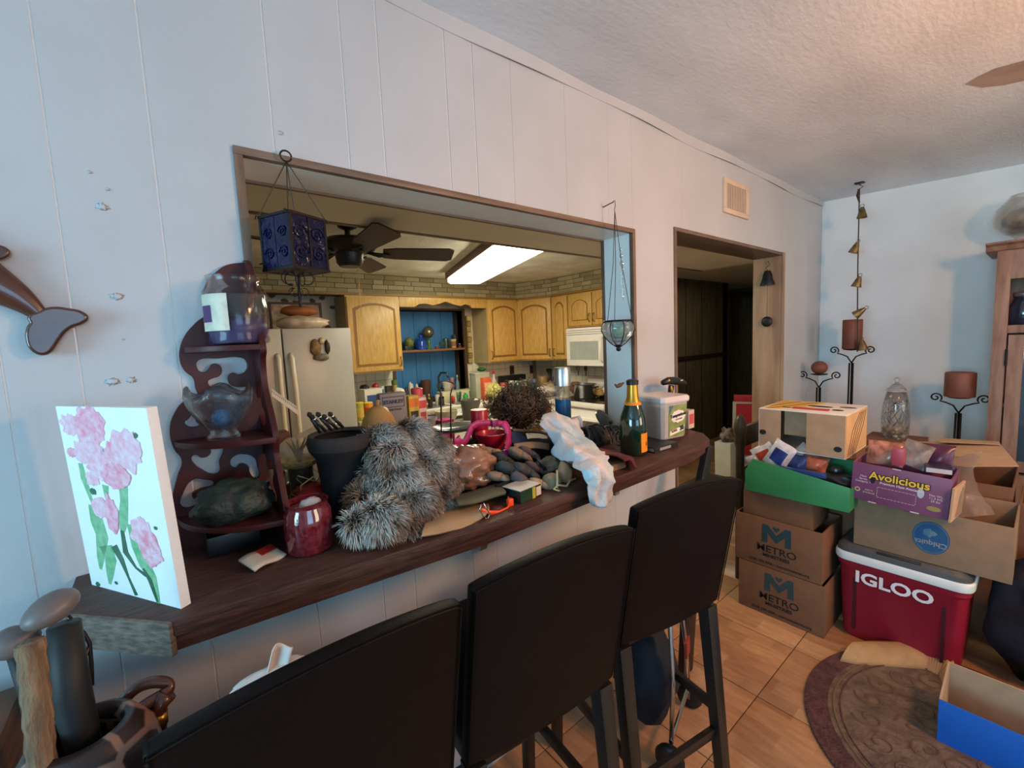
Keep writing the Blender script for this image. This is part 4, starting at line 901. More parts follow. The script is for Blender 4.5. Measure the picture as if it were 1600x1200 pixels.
# ---------------------------------------------------------------- cartons
def carton(name, label, x, y, z, w_, d, h, m, rz=0, closed=False, cat='box', mi=None, th=.006, group=None, parts=True):
    """front face looks to -x at local x=0; width along y, depth along +x"""
    t = thing(name, label, cat, (x, y, z), rz, group)
    mi = mi or M['cardin']
    obj('front_panel', G().box(0, th, -w_ / 2, w_ / 2, 0, h), m, t, bevel=.0015)
    obj('back_panel', G().box(d - th, d, -w_ / 2, w_ / 2, 0, h), m, t, bevel=.0015)
    for s in (-1, 1):
        ya, yb = (s * w_ / 2 - th, s * w_ / 2) if s > 0 else (-w_ / 2, -w_ / 2 + th)
        obj('side_panel', G().box(th, d - th, ya, yb, 0, h), m, t, bevel=.0015)
    obj('bottom', G().box(th, d - th, -w_ / 2 + th, w_ / 2 - th, 0, th), mi, t)
    if closed:
        obj('top_flap', G().box(0, d / 2 - .002, -w_ / 2, w_ / 2, h, h + th), m, t); obj('top_flap', G().box(d / 2 + .002, d, -w_ / 2, w_ / 2, h, h + th), m, t)
    return t
ink = cm('#120d10', .7)
def metro(x, y, z, label, w_=.395, h=.262, mc='#2c4347'):
    t = carton('cardboard_box', label, x, y, z, w_, .30, h, M['card'], group='printed charity cartons')
    lm = cm(mc, .7)
    def V(pts_, n_='logo'):
        g = G(); g.prism([(-a_, b_) for a_, b_ in pts_], -.0008, .0005, 'x'); return obj(n_, g, lm, t)
    c = -.0; zc = h * .69
    # letter M with a small heart in its notch
    V([(-.068, zc - .045), (-.066, zc + .050), (-.040, zc + .050), (0, zc + .004), (.040, zc + .050), (.066, zc + .050), (.068, zc - .045), (.040, zc - .045), (.040, zc + .005), (.0, zc - .038), (-.040, zc + .005), (-.040, zc - .045)])
    V([(0, zc + .020), (.016, zc + .036), (.014, zc + .047), (.006, zc + .048), (0, zc + .041), (-.006, zc + .048), (-.014, zc + .047), (-.016, zc + .036)])
    text('METRO', .052, ink, t, (-.001, 0, h * .38), bold=.0005, sx=1.08)
    text('MINISTRIES', .024, ink, t, (-.001, 0, h * .245), bold=.0006, sx=1.05)
    text('(210) 299-3006 \u2022 metroministries.org', .019, ink, t, (-.001, -.01, h * .09), bold=.0002, sx=.95)
    return t
metro(2.332, -.355, .001, 'bottom printed carton on the floor, lettering on its front', .392, .258)
metro(2.332, -.340, .262, 'middle printed carton stacked on the bottom one, dark teal emblem', .395, .255, '#1f3f47')
carton('cardboard_box', 'small plain brown carton between the printed cartons and the green box', 2.350, -.330, .500, .315, .24, .140, M['card'], closed=True)
# green display box with snack bags
gm_ = mat('green_card', (.030, .24, .085), .45, var=.08, scale=5)
gx = thing('green_box', 'low open green carton full of snack bags', 'box', (2.318, -.415, .652))
obj('front_panel', G().prism([(.222, .0), (-.222, .0), (-.222, .112), (.0, .145), (.185, .172), (.222, .105)], 0, .006, 'x'), gm_, gx, bevel=.001)
obj('back_panel', G().box(.30, .306, -.222, .222, 0, .165), gm_, gx)
obj('side_panel', G().box(.006, .30, .216, .222, 0, .105), gm_, gx); obj('side_panel', G().box(.006, .30, -.222, -.216, 0, .10), gm_, gx)
obj('bottom', G().box(.006, .30, -.216, .216, 0, .006), M['cardin'], gx)
def pillow_bag(name, label, px, py, X_, sx_, sz_, m, ry=0, rx=0, m2=None, group=None, cat='snack bag'):
    p = at(px, py, x=X_)
    t = thing(name, label, cat, p, 0, group); t.rotation_euler = (rx, ry, 0)
    def f(sg):
        return lambda u, v: ((sg * .022 * (math.sin(PI * u) * math.sin(PI * v)) ** .6 + .004 * math.sin(9 * u + 5 * v)), (u - .5) * sx_ * (1 - .06 * math.sin(PI * v)), (v - .5) * sz_)
    obj('wrapper', G().grid(f(1), 12, 12).grid(f(-1), 12, 12), m, t, smooth=True)
    if m2: obj('print', G().grid(lambda u, v: (f(-1)(.2 + .6 * u, .25 + .5 * v)[0] - .0012,) + f(-1)(.2 + .6 * u, .25 + .5 * v)[1:], 8, 8), m2, t, smooth=True)
    return t
wb = mat('white_foil', (.66, .64, .66), .25, var=.15, scale=30, bump=.4, bscale=30)
pillow_bag('snack_bag', 'white snack bag with red print at the left end of the green box', 1197, 712, 2.44, .125, .12, wb, 0, -.6, cm('#a33a28', .4), 'snack bags in the green box')
pillow_bag('snack_bag', 'blue and white snack bag standing tall in the green box', 1218, 712, 2.42, .11, .15, wb, 0, .5, cm('#2b3f8c', .35, var=.3), 'snack bags in the green box')
pillow_bag('snack_bag', 'blue snack bag folded in the middle of the green box', 1243, 726, 2.44, .10, .10, cm('#27386e', .3), .2, 0, None, 'snack bags in the green box')
pillow_bag('snack_bag', 'white-topped snack bag in the middle of the green box', 1253, 713, 2.48, .10, .11, wb, .3, .7, None, 'snack bags in the green box')
pillow_bag('snack_bag', 'small grey dotted wrapper at the left corner of the green box', 1176, 722, 2.36, .06, .07, cm('#8e8d95', .4), 0, -.5, None, 'snack bags in the green box')
pillow_bag('meat_pack', 'clear pack with orange-pink contents in the green box', 1272, 722, 2.46, .12, .09, cm('#b86a50', .2, var=.25, scale=25), .4, .2, None, None, 'food pack')
solo('candy_bar', G().box(-.012, .012, -.10, .10, 0, .022), cm('#27407e', .3), 'flat blue and white bar box along the front of the green box', 'snack box', loc=(2.35, -.44, .78), bevel=.002)
solo('black_pouch', G().blob((0, 0, 0), (.05, .075, .035), 3, .3, 2, 3), cm('#15181c', .4), 'dark crumpled pouch at the right end of the green box', 'pouch', loc=(2.45, -.56, .755), smooth=True)
solo('grey_can', G().lathe([(.026, 0), (.028, .004), (.028, .075), (.025, .08)], 18), cm('#56646e', .3, metal=.5), 'grey metal can near the right end of the green box', 'can', loc=(2.52, -.535, .715), smooth=True, ang=.6)
# open white carton lying on its side, with printed lid
wx = thing('open_carton', 'open carton on its side, white lid printed yellow, red and black', 'box', (2.44, -.40, .860))
whc = mat('white_card', (.74, .70, .64), .5, var=.04)
ylw = cm('#d8a83c', .5)
hh = .205; W2 = .19
tp = obj('top_panel', G().box(.0, .36, -W2, W2, hh, hh + .005), whc, wx, bevel=.001)
obj('yellow_print', G().prism([(.01, .17), (.34, .185), (.34, -.02), (.17, .02), (.02, .12)], hh + .0052, hh + .006, 'z'), ylw, tp)
obj('red_print', G().prism([(.07, .06), (.13, .07), (.13, -.09), (.07, -.10)], hh + .0062, hh + .007, 'z'), cm('#c43a28', .5), tp)
for a_, b_2, c_, d_ in ((.02, .15, .33, .02), (.10, .17, .33, .10)): obj('black_line', G().tube([(a_, b_2, hh + .0062), (c_, d_, hh + .0062)], .0015, 4), ink, tp)
for a_, b_2, r1, r2 in ((.20, -.03, .018, .055), (.09, .09, .010, .020), (.12, -.125, .018, .024), (.23, -.14, .020, .035)):
    obj('black_mark', G().lathe([(1, 0), (1, .0012)], 20, (a_, b_2, hh + .0052), 1, 1), ink, tp) if 0 else obj('black_mark', G().prism([(a_ + r1 * math.cos(t), b_2 + r2 * math.sin(t)) for t in [i * PI / 8 for i in range(16)]], hh + .0066, hh + .0072, 'z'), ink if r2 != .035 else cm('#5a5a5c', .5), tp)
obj('bottom_panel', G().box(0, .36, -W2, W2, 0, .005), whc, wx)
obj('back_panel', G().box(.355, .36, -W2, W2, .005, hh), M['cardin'], wx)
sd = obj('side_panel', G().box(.0, .355, -W2, -W2 + .005, .005, hh), cm('#d0a878', .6), wx)
for k in range(5): obj('black_line', G().tube([(.03 + .03 * k, -W2 - .0005, .01), (.10 + .045 * k, -W2 - .0005, hh * .6), (.22 + .028 * k, -W2 - .0005, hh - .01)], .0014, 4), ink, sd)
obj('side_panel', G().box(.0, .355, W2 - .005, W2, .005, hh), whc, wx)
obj('inner_flap', G().box(-.002, .002, .085, W2 - .004, .005, hh), M['cardin'], wx)
obj('inner_flap', G().box(-.004, .0, -W2 + .004, -.03, .005, hh), M['cardin'], wx)
obj('inner_card', G().box(.05, .053, -.03, .085, .075, hh), M['cardlight'], wx)
for y, z in ((W2 - .022, .085), (-W2 + .03, .045)):
    obj('hand_hole', G().prism([(y + .016 * math.cos(i * PI / 8), z + .013 * math.sin(i * PI / 8)) for i in range(16)], -.006, -.0035, 'x'), M['black'], wx)
# cardboard carrying it
carton('cardboard_box', 'plain brown carton under the open white-lidded carton', 2.665, -.40, .0, .36, .17, .858, M['card'], closed=False)
# cooler
co = thing('cooler', 'red and white cooler with grey lid and white lettering', 'cooler', (2.425, -.79, 0))
red = mat('cooler_red', (.30, .012, .030), .35, var=.08, scale=4)
def rr(w_, d, z, r=.05, n=5):
    o = []
    for cx, cy, a0 in ((d - r, w_ / 2 - r, 0), (r, w_ / 2 - r, PI / 2), (r, -w_ / 2 + r, PI), (d - r, -w_ / 2 + r, 1.5 * PI)):
        for i in range(n + 1):
            a_ = a0 + i * PI / 2 / n; o.append((cx + r * math.cos(a_), cy + r * math.sin(a_), z))
    return o
def loft(rings):
    g = G(); n = len(rings[0]); vs = [v for r_ in rings for v in r_]
    fs = [(i * n + k, i * n + (k + 1) % n, (i + 1) * n + (k + 1) % n, (i + 1) * n + k) for i in range(len(rings) - 1) for k in range(n)]
    return g.add(vs, fs + [tuple(reversed(range(n))), tuple((len(rings) - 1) * n + k for k in range(n))])
def shift(r_, dx): return [(x + dx, y, z) for x, y, z in r_]
obj('body', loft([shift(rr(.40, .36, .0), .03), shift(rr(.405, .365, .02), .025), shift(rr(.435, .385, .35), .008), shift(rr(.45, .39, .36), .003), shift(rr(.45, .39, .385), .003)]), red, co, smooth=True, ang=.5)
for y in (-.15, .15): obj('corner_recess', G().box(.010, .03, y - .006, y + .006, .05, .30), cm('#3d0a12', .5), co)
obj('white_band', loft([shift(rr(.462, .40, .385), -.002), shift(rr(.468, .404, .392), -.004), shift(rr(.468, .404, .418), -.004), shift(rr(.460, .40, .425), -.002)]), cm('#dfe4e0', .35), co, smooth=True, ang=.5)
gy = cm('#4a4d4f', .45)
obj('lid', loft([rr(.455, .395, .425), shift(rr(.452, .392, .445), .002), shift(rr(.42, .36, .462, .05), .018)]), gy, co, smooth=True, ang=.5)
obj('lid_latch', G().box(.006, .05, -.075, .075, .448, .4595), cm('#26282a', .4), co, bevel=.004)
text('IGLOO', .075, cm('#e4e0e4', .4), co, (.004, .015, .315), bold=.0022, sx=1.15)
# fruit carton
ch = carton('fruit_carton', 'large brown fruit carton with a round blue emblem, on the cooler', 2.455, -.872, .463, .492, .36, .225, mat('tan_cardboard', (.26, .165, .10), .8, var=.06, scale=20))
bo = obj('blue_oval', G().prism([(-.015 + .058 * math.cos(i * PI / 16), .112 + .070 * math.sin(i * PI / 16)) for i in range(32)], -.0012, .0004, 'x'), cm('#1d5583', .6), ch)
obj('oval_ring', G().tube([Vector((-.0014, -.015 + .053 * math.cos(i * PI / 16), .112 + .064 * math.sin(i * PI / 16))) for i in range(32)], .0013, 4, closed=True), cm('#6c7f86', .6), bo)
R180 = Matrix(((0, 0, -1), (1, 0, 0), (0, -1, 0)))
text('Chiquita', .030, cm('#8a8f8a', .6), bo, (-.0016, -.015, .088), rot=R180, bold=.0006)
obj('emblem_shape', G().blob((-.0012, -.012, .132), (.0012, .020, .018), 2, .5, 3, 4), cm('#5c8096', .6), bo)
text('CHIQUITA BRANDS', .010, cm('#5a4130', .7), ch, (-.001, .03, .208), rot=R180)
# purple carton
tl = -.055
pu = carton('purple_carton', 'purple avocado carton with yellow lettering, full of packs', 2.385, -.782, .695, .318, .235, .170, mat('purple_card', (.17, .055, .135), .4, var=.08, scale=5), rz=.0)
pu.rotation_euler = (-tl * 0 + .05, 0, 0)
text('Avolicious', .046, cm('#241018', .5), pu, (-.0004, .0, .122), bold=.0040, sx=1.02)
text('Avolicious', .046, cm('#d9b93a', .5), pu, (-.0009, .0, .122), bold=.0010, sx=1.02)
wt = cm('#cfc4d0', .5)
text('Premium Hass Avocados', .014, wt, pu, (-.0009, -.01, .096), bold=.0003)
text('Main\nSeries\nCategory 1', .012, wt, pu, (-.0009, .118, .100))
text('Net Wt.\n11.3 KG\n25 lbs', .012, wt, pu, (-.0009, -.118, .078))
text('sierra\nproduce', .012, cm('#bfae8c', .5), pu, (-.0009, .095, .048), align='CENTER')
for k in range(8): obj('flower_mark', G().blob((-.0006, .135 + .008 * math.cos(k * .785), .048 + .008 * math.sin(k * .785)), (.0006, .003, .003), 1, 0, 1, 0), cm('#bfae8c', .5), pu)
ov = lambda y, z, a_, b_, m, n_: obj(n_, G().prism([(y + a_ * math.cos(i * PI / 10), z + b_ * math.sin(i * PI / 10)) for i in range(20)], -.0012, .0004, 'x'), m, pu)
ov(.085, .105, .009, .018, cm('#160f18', .4), 'avocado_print'); ov(-.072, .088, .011, .020, cm('#a9bfc4', .5), 'seal_print'); ov(-.115, .035, .022, .010, cm('#8d8a4a', .5), 'oval_print')
g = G()
for k in range(11):
    y = .062 - .0115 * k
    for z in (.075, .030): g.box(-.0009, 0, y - .004, y + .004, z, z + .0012)
for k in range(4):
    for y in (.066, -.060): g.box(-.0009, 0, y, y + .0012, .034 + .011 * k, .040 + .011 * k)
obj('dashed_frame', g, wt, pu)
for y, z in ((.08, 0), (.01, .168), (-.06, 0)): obj('edge_notch', G().box(-.0012, .0005, y - .014, y + .014, z - .001, z + .003), cm('#c9bfc6', .5), pu)
obj('side_flap', G().box(.0, .16, -.17, -.163, .0, .14, Matrix.Rotation(-.10, 4, 'Z')), M['cardlight'], pu)
# packs in the purple carton
pillow_bag('meat_tray', 'clear wrapped tray of pink meat in the purple carton', 1383, 708, 2.50, .13, .11, cm('#c98a78', .18, var=.35, scale=22), .4, 0, None, None, 'food pack')
pillow_bag('plastic_pack', 'clear plastic wrapped pack in the middle of the purple carton', 1430, 710, 2.50, .10, .11, mat('cloudy_film', (.62, .58, .56), .15, var=.3, alpha=.7, trans=.6, bump=.5, scale=14), .3, .3, None, None, 'food pack')
pillow_bag('purple_pack', 'dark purple wrapped pack behind the clear ones in the purple carton', 1462, 712, 2.56, .12, .10, cm('#4a2440', .3), .3, 0, None, None, 'food pack')
solo('pink_pack', G().box(-.02, .02, -.02, .02, -.03, .045), cm('#a34458', .35), 'small pink pack between the meat tray and the clear pack', 'food pack', loc=at(1404, 716, x=2.46), bevel=.003)
bx = thing('small_printed_box', 'small dark and white printed box at the right end of the purple carton', 'box', (2.42, -.905, .865), .15)
obj('box', G().box(0, .09, -.04, .04, 0, .022), cm('#241c3a', .4), bx, bevel=.001); obj('white_side', G().box(-.001, 0, -.038, .038, .002, .020), cm('#b9b4b6', .5), bx)
# big carton behind with wide open flaps
bg = carton('large_carton', 'large open brown carton with wide folded-out flaps behind the fruit carton', 2.87, -.82, .0, .55, .50, .735, M['card'])
fl1 = [(0, 0), (-.0, -.60), (.0, -.60)]
def flap(name, pts_, m, parent, lb=None):
    lo = parent.location
    g = G(); v_ = [Vector(p_) - Vector(lo) for p_ in pts_]; n = len(v_)
    nn = (v_[1] - v_[0]).cross(v_[2] - v_[0]).normalized() * .004
    g.add(v_ + [p_ + nn for p_ in v_], [tuple(range(n)), tuple(reversed(range(n, 2 * n)))] + [(i, i + n, (i + 1) % n + n, (i + 1) % n) for i in range(n)])
    return obj(name, g, m, parent)
flap('flap', [at(1410, 690, x=3.30), at(1560, 690, x=3.28), at(1592, 728, x=2.92), at(1505, 728, x=2.88), at(1440, 722, x=2.90)], M['cardlight'], bg)
flap('flap', [at(1468, 684, x=3.36), at(1562, 690, x=3.34), at(1562, 694, x=3.2), at(1468, 690, x=3.2)], M['cardlight'], bg)
flap('flap', [at(1280, 718, x=2.62), at(1345, 702, x=2.90), at(1362, 694, x=3.0), at(1330, 716, x=2.64)], M['cardlight'], bg)
# second crate to the right with red contents
c3 = carton('side_carton', 'brown carton with reddish contents at the right edge', 2.80, -1.285, .425, .34, .30, .27, M['card'])
solo('red_cloth', G().blob((0, 0, 0), (.11, .13, .05), 3, .3, 2.5, 9), cm('#6d2a26', .6), 'reddish cloth filling the carton at the right edge', 'cloth', loc=(2.95, -1.29, .63), smooth=True)
carton('cardboard_box', 'plain brown carton under the carton with reddish contents', 2.80, -1.285, .0, .34, .30, .42, M['card'])
# clear film bag
g = G()
p_ = [at(a_, b_2, x=c_) for a_, b_2, c_ in ((1478, 712, 2.72), (1536, 705, 2.70), (1520, 735, 2.62), (1530, 770, 2.50), (1555, 805, 2.44), (1490, 806, 2.43), (1500, 770, 2.47), (1495, 735, 2.58))]
q0 = p_[0]
def bagf(u, v):
    L_ = [p_[0], p_[7], p_[6], p_[5]]; R_ = [p_[1], p_[2], p_[3], p_[4]]
    k = min(int(v * 3), 2); t = v * 3 - k
    a_ = L_[k].lerp(L_[k + 1], t); b_ = R_[k].lerp(R_[k + 1], t)
    w_ = a_.lerp(b_, u); n_ = noise.noise(w_ * 22) * .02
    return w_ + Vector((-.022 * math.sin(PI * u) + n_, 0, n_ * .5)) - q0
solo('film_bag', G().grid(bagf, 22, 30), mat('shiny_film', (.74, .66, .60), .08, var=.1, alpha=.55, trans=.8, bump=.9, bscale=40, spec=1), 'crumpled clear plastic bag hanging beside the purple carton', 'plastic bag', loc=q0, smooth=True)
# dark clothes pile at the right
solo('dark_duffel', G().blob((0, 0, .27), (.12, .19, .30), 4, .22, 1.8, 6, flat=.0), mat('black_cloth', (.010, .010, .018), .8, var=.2, bump=.5, bscale=20), 'black soft bag on the floor right of the cooler', 'bag', loc=(2.62, -1.245, .002), smooth=True)
solo('maroon_cloth_pile', G().blob((0, 0, .09), (.22, .20, .10), 4, .3, 2.2, 7, flat=.0), cm('#3a1420', .8), 'dull maroon cloth under the black bag', 'cloth', loc=(2.52, -1.48, .002), smooth=True)
# rug
rg = thing('oval_rug', 'oval maroon-edged rug with a carved tan swirl pattern', 'rug', (2.05, -1.02, 0.001))
rgm = mat('rug_pile', (.155, .105, .075), .95, col2=(.085, .055, .042), scale=22, bump=.9, bscale=50)
rgb = mat('rug_border', (.115, .045, .045), .95, var=.25, scale=40, bump=.8, bscale=120)
def oval(a_, b_, z, n=72): return [(a_ * math.cos(i * 2 * PI / n), b_ * math.sin(i * 2 * PI / n), z) for i in range(n)]
def ring(r0, r1): return loft([oval(*r0), oval(*r1)])
obj('border', loft([oval(.50, .435, 0), oval(.50, .435, .008), oval(.49, .425, .011)]), rgb, rg, smooth=True, ang=.6)
obj('field', loft([oval(.425, .36, .0105), oval(.423, .358, .0125)]), rgm, rg)
obj('inner_ridge', G().tube([Vector(v) for v in oval(.405, .34, .013)], .004, 6, closed=True), cm('#6b5442', .95), rg)
obj('inner_ridge', G().tube([Vector(v) for v in oval(.385, .32, .013)], .003, 6, closed=True), rgb, rg)
sg = G()
for k in range(16):
    a_ = k * 2 * PI / 16; cx, cy = .30 * math.cos(a_), .235 * math.sin(a_)
    sg.tube([Vector((cx + .05 * (1 - i / 22) * math.cos(i * .4 + a_), cy + .05 * (1 - i / 22) * math.sin(i * .4 + a_), .013)) for i in range(19)], .0042, 5)
for k in range(8):
    a_ = k * 2 * PI / 8 + .3; cx, cy = .14 * math.cos(a_), .11 * math.sin(a_)
    sg.tube([Vector((cx + .05 * (1 - i / 22) * math.cos(-i * .4 + a_), cy + .05 * (1 - i / 22) * math.sin(-i * .4 + a_), .013)) for i in range(19)], .0042, 5)
obj('carved_swirl', sg, cm('#5d4838', .95), rg, kind='stuff')
# curved corrugated strip standing between cooler and rug
lo_ = [at(*q, z=.010) for q in ((1312, 1033), (1340, 1039), (1400, 1043), (1448, 1047), (1466, 1056), (1474, 1074))]
hi_ = [at(*q, z=.060) for q in ((1334, 1003), (1362, 1002), (1410, 1003), (1450, 1007), (1484, 1026), (1503, 1062))]
st0 = lo_[0].copy(); st0.z = 0
def stripf(u, v):
    t = u * 5; k = min(int(t), 4); f_ = t - k
    a_, b_ = lo_[k].lerp(lo_[k + 1], f_), hi_[k].lerp(hi_[k + 1], f_); q = a_.lerp(b_, v)
    rib = .0045 * math.sin(u * 170) * min(max(u * 4 - 2, 0), 1)
    return Vector((q.x + rib, q.y, q.z + .018 * math.sin(PI * v) + rib)) - st0
solo('mat_strip', G().grid(stripf, 240, 8), mat('tan_ribbed', (.36, .22, .105), .6, var=.1, scale=20), 'curved tan ribbed cardboard strip lying between cooler and rug', 'cardboard strip', loc=st0, smooth=True, solid=.007)
# blue box
bb = thing('blue_box', 'open shallow carton, bright blue outside, at the lower right', 'box', (2.0, -1.34, .013))
blu = mat('blue_card', (.010, .12, .52), .45, var=.06, scale=5)
obj('front_panel', G().box(0, .006, -.37, .36, 0, .155), blu, bb, bevel=.001)
obj('back_panel', G().box(.20, .206, -.37, .36, 0, .19), M['cardin'], bb, bevel=.001)
obj('side_panel', G().prism([(.006, 0), (.20, 0), (.20, .19), (.006, .155)], .354, .36, 'y'), M['cardin'], bb); obj('side_panel', G().box(.006, .20, -.37, -.364, 0, .155), M['cardin'], bb)
obj('bottom', G().box(.006, .20, -.364, .354, 0, .005), M['cardin'], bb)
# ---------------------------------------------------------------- doorway things
wch = thing('wooden_chair', 'dark carved wooden chair standing by the far door jamb', 'chair', (2.64, -.05, 0), 0)
dw = mat('dark_chair_wood', (.075, .045, .025), .4, var=.3, stretch=(4, 4, 1))
for x in (-.05, .33):
    obj('back_post', G().lathe([(.022, 0), (.022, .45), (.03, .47), (.022, .50), (.024, .80), (.034, .84), (.028, .87), (.036, .90), (.036, .93), (.026, .97), (.012, .995), (.002, 1.0)], 14, (x, 0, 0)), dw, wch, smooth=True)
    obj('front_leg', G().lathe([(.02, 0), (.024, .2), (.02, .44)], 12, (x, .38, 0)), dw, wch, smooth=True)
obj('back_slat', G().box(-.03, .31, -.012, .012, .80, .92), dw, wch, bevel=.004); obj('back_slat', G().box(-.03, .31, -.012, .012, .58, .68), dw, wch, bevel=.004)
obj('seat', G().box(-.075, .355, -.02, .41, .44, .475), dw, wch, bevel=.008)
pf_ = thing('pet_food_bag', 'red and white pet food bag standing in the doorway', 'bag', (at(1163, 660, y=.62).x, .62, .22), -1.15)
obj('bag', G().box(-.10, .10, -.05, .05, 0, .60), cm('#b9b2a8', .4, var=.1), pf_, bevel=.02)
obj('red_panel', G().box(-.07, .095, -.056, -.049, .10, .585), cm('#b0262c', .4), pf_)
obj('animal_print', G().blob((.06, -.054, .33), (.032, .002, .11), 2, .6, 3, 8), cm('#cfc8be', .5), pf_)
obj('folded_top', G().box(-.09, .10, -.02, .02, .585, .66), cm('#b0262c', .4), pf_, bevel=.005)
wl = thing('white_bin', 'white paper-lined bin with printed packets in the doorway', 'bin', (at(1138, 700, y=.62).x, .62, .002))
obj('bin', G().prism([(-.10, 0), (.10, 0), (.115, .50), (-.115, .50)], -.07, .07, 'y'), cm('#c9cbbd', .5), wl, bevel=.004)
solo('crumpled_packets', G().blob((0, 0, 0), (.10, .055, .07), 3, .45, 3, 2), cm('#9c8e84', .5, var=.4, scale=20), 'crumpled red and white packets in the white bin', 'packet', loc=(at(1138, 700, y=.62).x, .62, .55), smooth=True)
solo('low_box', G().box(-.1, .1, -.1, .1, 0, .22), cm('#8c8672', .6), 'pale low box under the pet food bag in the doorway', 'box', loc=(at(1163, 660, y=.62).x, .62, 0), bevel=.003)
mb = thing('maroon_board', 'tall narrow maroon wooden board leaning just inside the doorway', 'board', (2.11, .155, .0))
obj('board', G().prism([(-.035, 0), (.035, 0), (.035, 1.58), (-.035, 1.66)], 0, .018, 'y'), M['maroon'], mb, bevel=.002)
obj('hanging_wire', G().tube([(-.02, .0, 1.64), (-.03, .0, 1.71), (.0, .0, 1.65)], .0015, 4), cm('#8a8a80', .4), mb)
bsx = solo('black_strap', G().prism([(1.845, .985), (1.885, .975), (1.78, .60), (1.70, .0), (1.62, .0), (1.68, .62)], -.24, -.21, 'y'), M['black'], 'black folded board leaning against the right end of the bar', 'board', bevel=.006)
# folded stroller under the stools
sx = thing('folding_cart', 'folded metal cart with dark blue bag under the far stool', 'cart', (1.33, -.28, 0), .3)
obj('bag', G().blob((-.02, 0, .24), (.13, .09, .19), 3, .2, 2, 5, flat=.04), cm('#0e1422', .8), sx, smooth=True)
for a_, b_2 in ((-.14, -.10), (.14, -.10)):
    obj('frame_tube', G().tube([(a_, b_2, .05), (a_ * .7, b_2, .30), (a_ * .5, b_2 + .02, .55), (a_ * .5, b_2 + .10, .62)], .008, 8), M['steel'], sx, smooth=True)
    w2 = obj('wheel', G().lathe([(.02, -.012), (.045, -.012), (.05, 0), (.045, .012), (.02, .012)], 18), M['black'], sx, smooth=True); w2.rotation_euler = (0, PI / 2, 0); w2.location = (a_ * 1.1, b_2, .05)
obj('cross_tube', G().tube([(-.14, -.10, .10), (.14, -.10, .10)], .007, 8), M['steel'], sx)
obj('orange_tag', G().box(.02, .07, -.12, -.11, .30, .36), cm('#8a3420', .6), sx)
carton('cardboard_box', 'plain brown carton against the wall under the apothecary jar', 3.46, aj.location.y, .0, .28, .30, aj.location.z - .007, M['card'], closed=True)
# ================================================================== ON THE BAR
def prof(kind, r, h):
    return {'bottle': [(r * .9, 0), (r, h * .03), (r, h * .55), (r * .8, h * .66), (r * .38, h * .76), (r * .36, h * .90)],
            'jar': [(r * .92, 0), (r, h * .05), (r, h * .78), (r * .85, h * .86)],
            'can': [(r * .95, 0), (r, h * .02), (r, h * .98), (r * .95, h)],
            'cup': [(r * .78, 0), (r * .82, h * .03), (r, h), (r * .93, h), (r * .76, h * .08), (.001, h * .07)],
            'bowl': [(r * .4, 0), (r * .45, h * .05), (r * .85, h * .5), (r, h), (r * .95, h), (r * .8, h * .52), (.001, h * .12)],
            'glass': [(r * .75, 0), (r * .78, h * .04), (r, h), (r * .95, h), (r * .72, h * .08), (.001, h * .07)]}[kind]
def item(name, label, cat, kind, px, ptop, wpx, col, y=None, x=None, zs=None, lid=None, lab=None, rough=.4, d=None, rz=0, group=None, glass=False, amp=.25, band=None):
    p = at(px, ptop, x=x, y=y); zs = CT if zs is None else zs
    s = mpp(p); w_ = wpx * s; h = max(p.z - zs, .01); r = w_ / 2
    m = cm(col, rough, trans=1.0, alpha=.55) if glass else cm(col, rough, var=.08)
    loc = (p.x, p.y, zs + .0005)
    if kind == 'box':
        t = thing(name, label, cat, loc, rz, group); dd = (d or w_ * .7)
        obj('box', G().box(-r, r, -dd / 2, dd / 2, 0, h), m, t, bevel=min(.002, w_ * .05))
        if lab: obj('front_print', G().box(-r * .75, r * .75, -dd / 2 - .0012, -dd / 2, h * .25, h * .78), cm(lab, .5), t)
        if band: obj('side_print', G().box(-r, r, -dd / 2 - .0010, -dd / 2, h * .84, h * .96), cm(band, .5), t)
        if lid: obj('lid', G().box(-r * 1.04, r * 1.04, -dd * .52, dd * .52, h, h * 1.0 + .012), cm(lid, .4), t, bevel=.002)
        return t
    if kind == 'bag':
        return solo(name, G().blob((0, 0, h / 2), (r, (d or r * 1.3) / 1, h / 2), 3, amp, 2.4, px), m, label, cat, group, loc, rz, smooth=True)
    t = thing(name, label, cat, loc, rz, group)
    obj({'bottle': 'bottle', 'jar': 'jar', 'can': 'can', 'cup': 'cup', 'bowl': 'bowl', 'glass': 'glass'}[kind], G().lathe(prof(kind, r, h), 20), m, t, smooth=True, ang=.8)
    if kind == 'bottle': obj('cap', G().lathe([(r * .42, h * .90), (r * .42, h), (r * .3, h * 1.005)], 14), cm(lid or '#d8d4c8', .4), t, smooth=True, ang=.6)
    elif lid: obj('lid', G().lathe([(r * 1.02, h * .86 if kind == 'jar' else h), (r * 1.02, h * 1.0 + .006), (r * .8, h + .009)], 20), cm(lid, .35), t, smooth=True, ang=.6)
    if lab:
        z0_, z1_ = (.12, .5) if kind == 'bottle' else (.2, .75)
        obj('label', G().lathe([(r * 1.012, h * z0_), (r * 1.012, h * z1_)], 20, cap=False), cm(lab, .5), t, smooth=True)
    return t
B = BAR + .0005
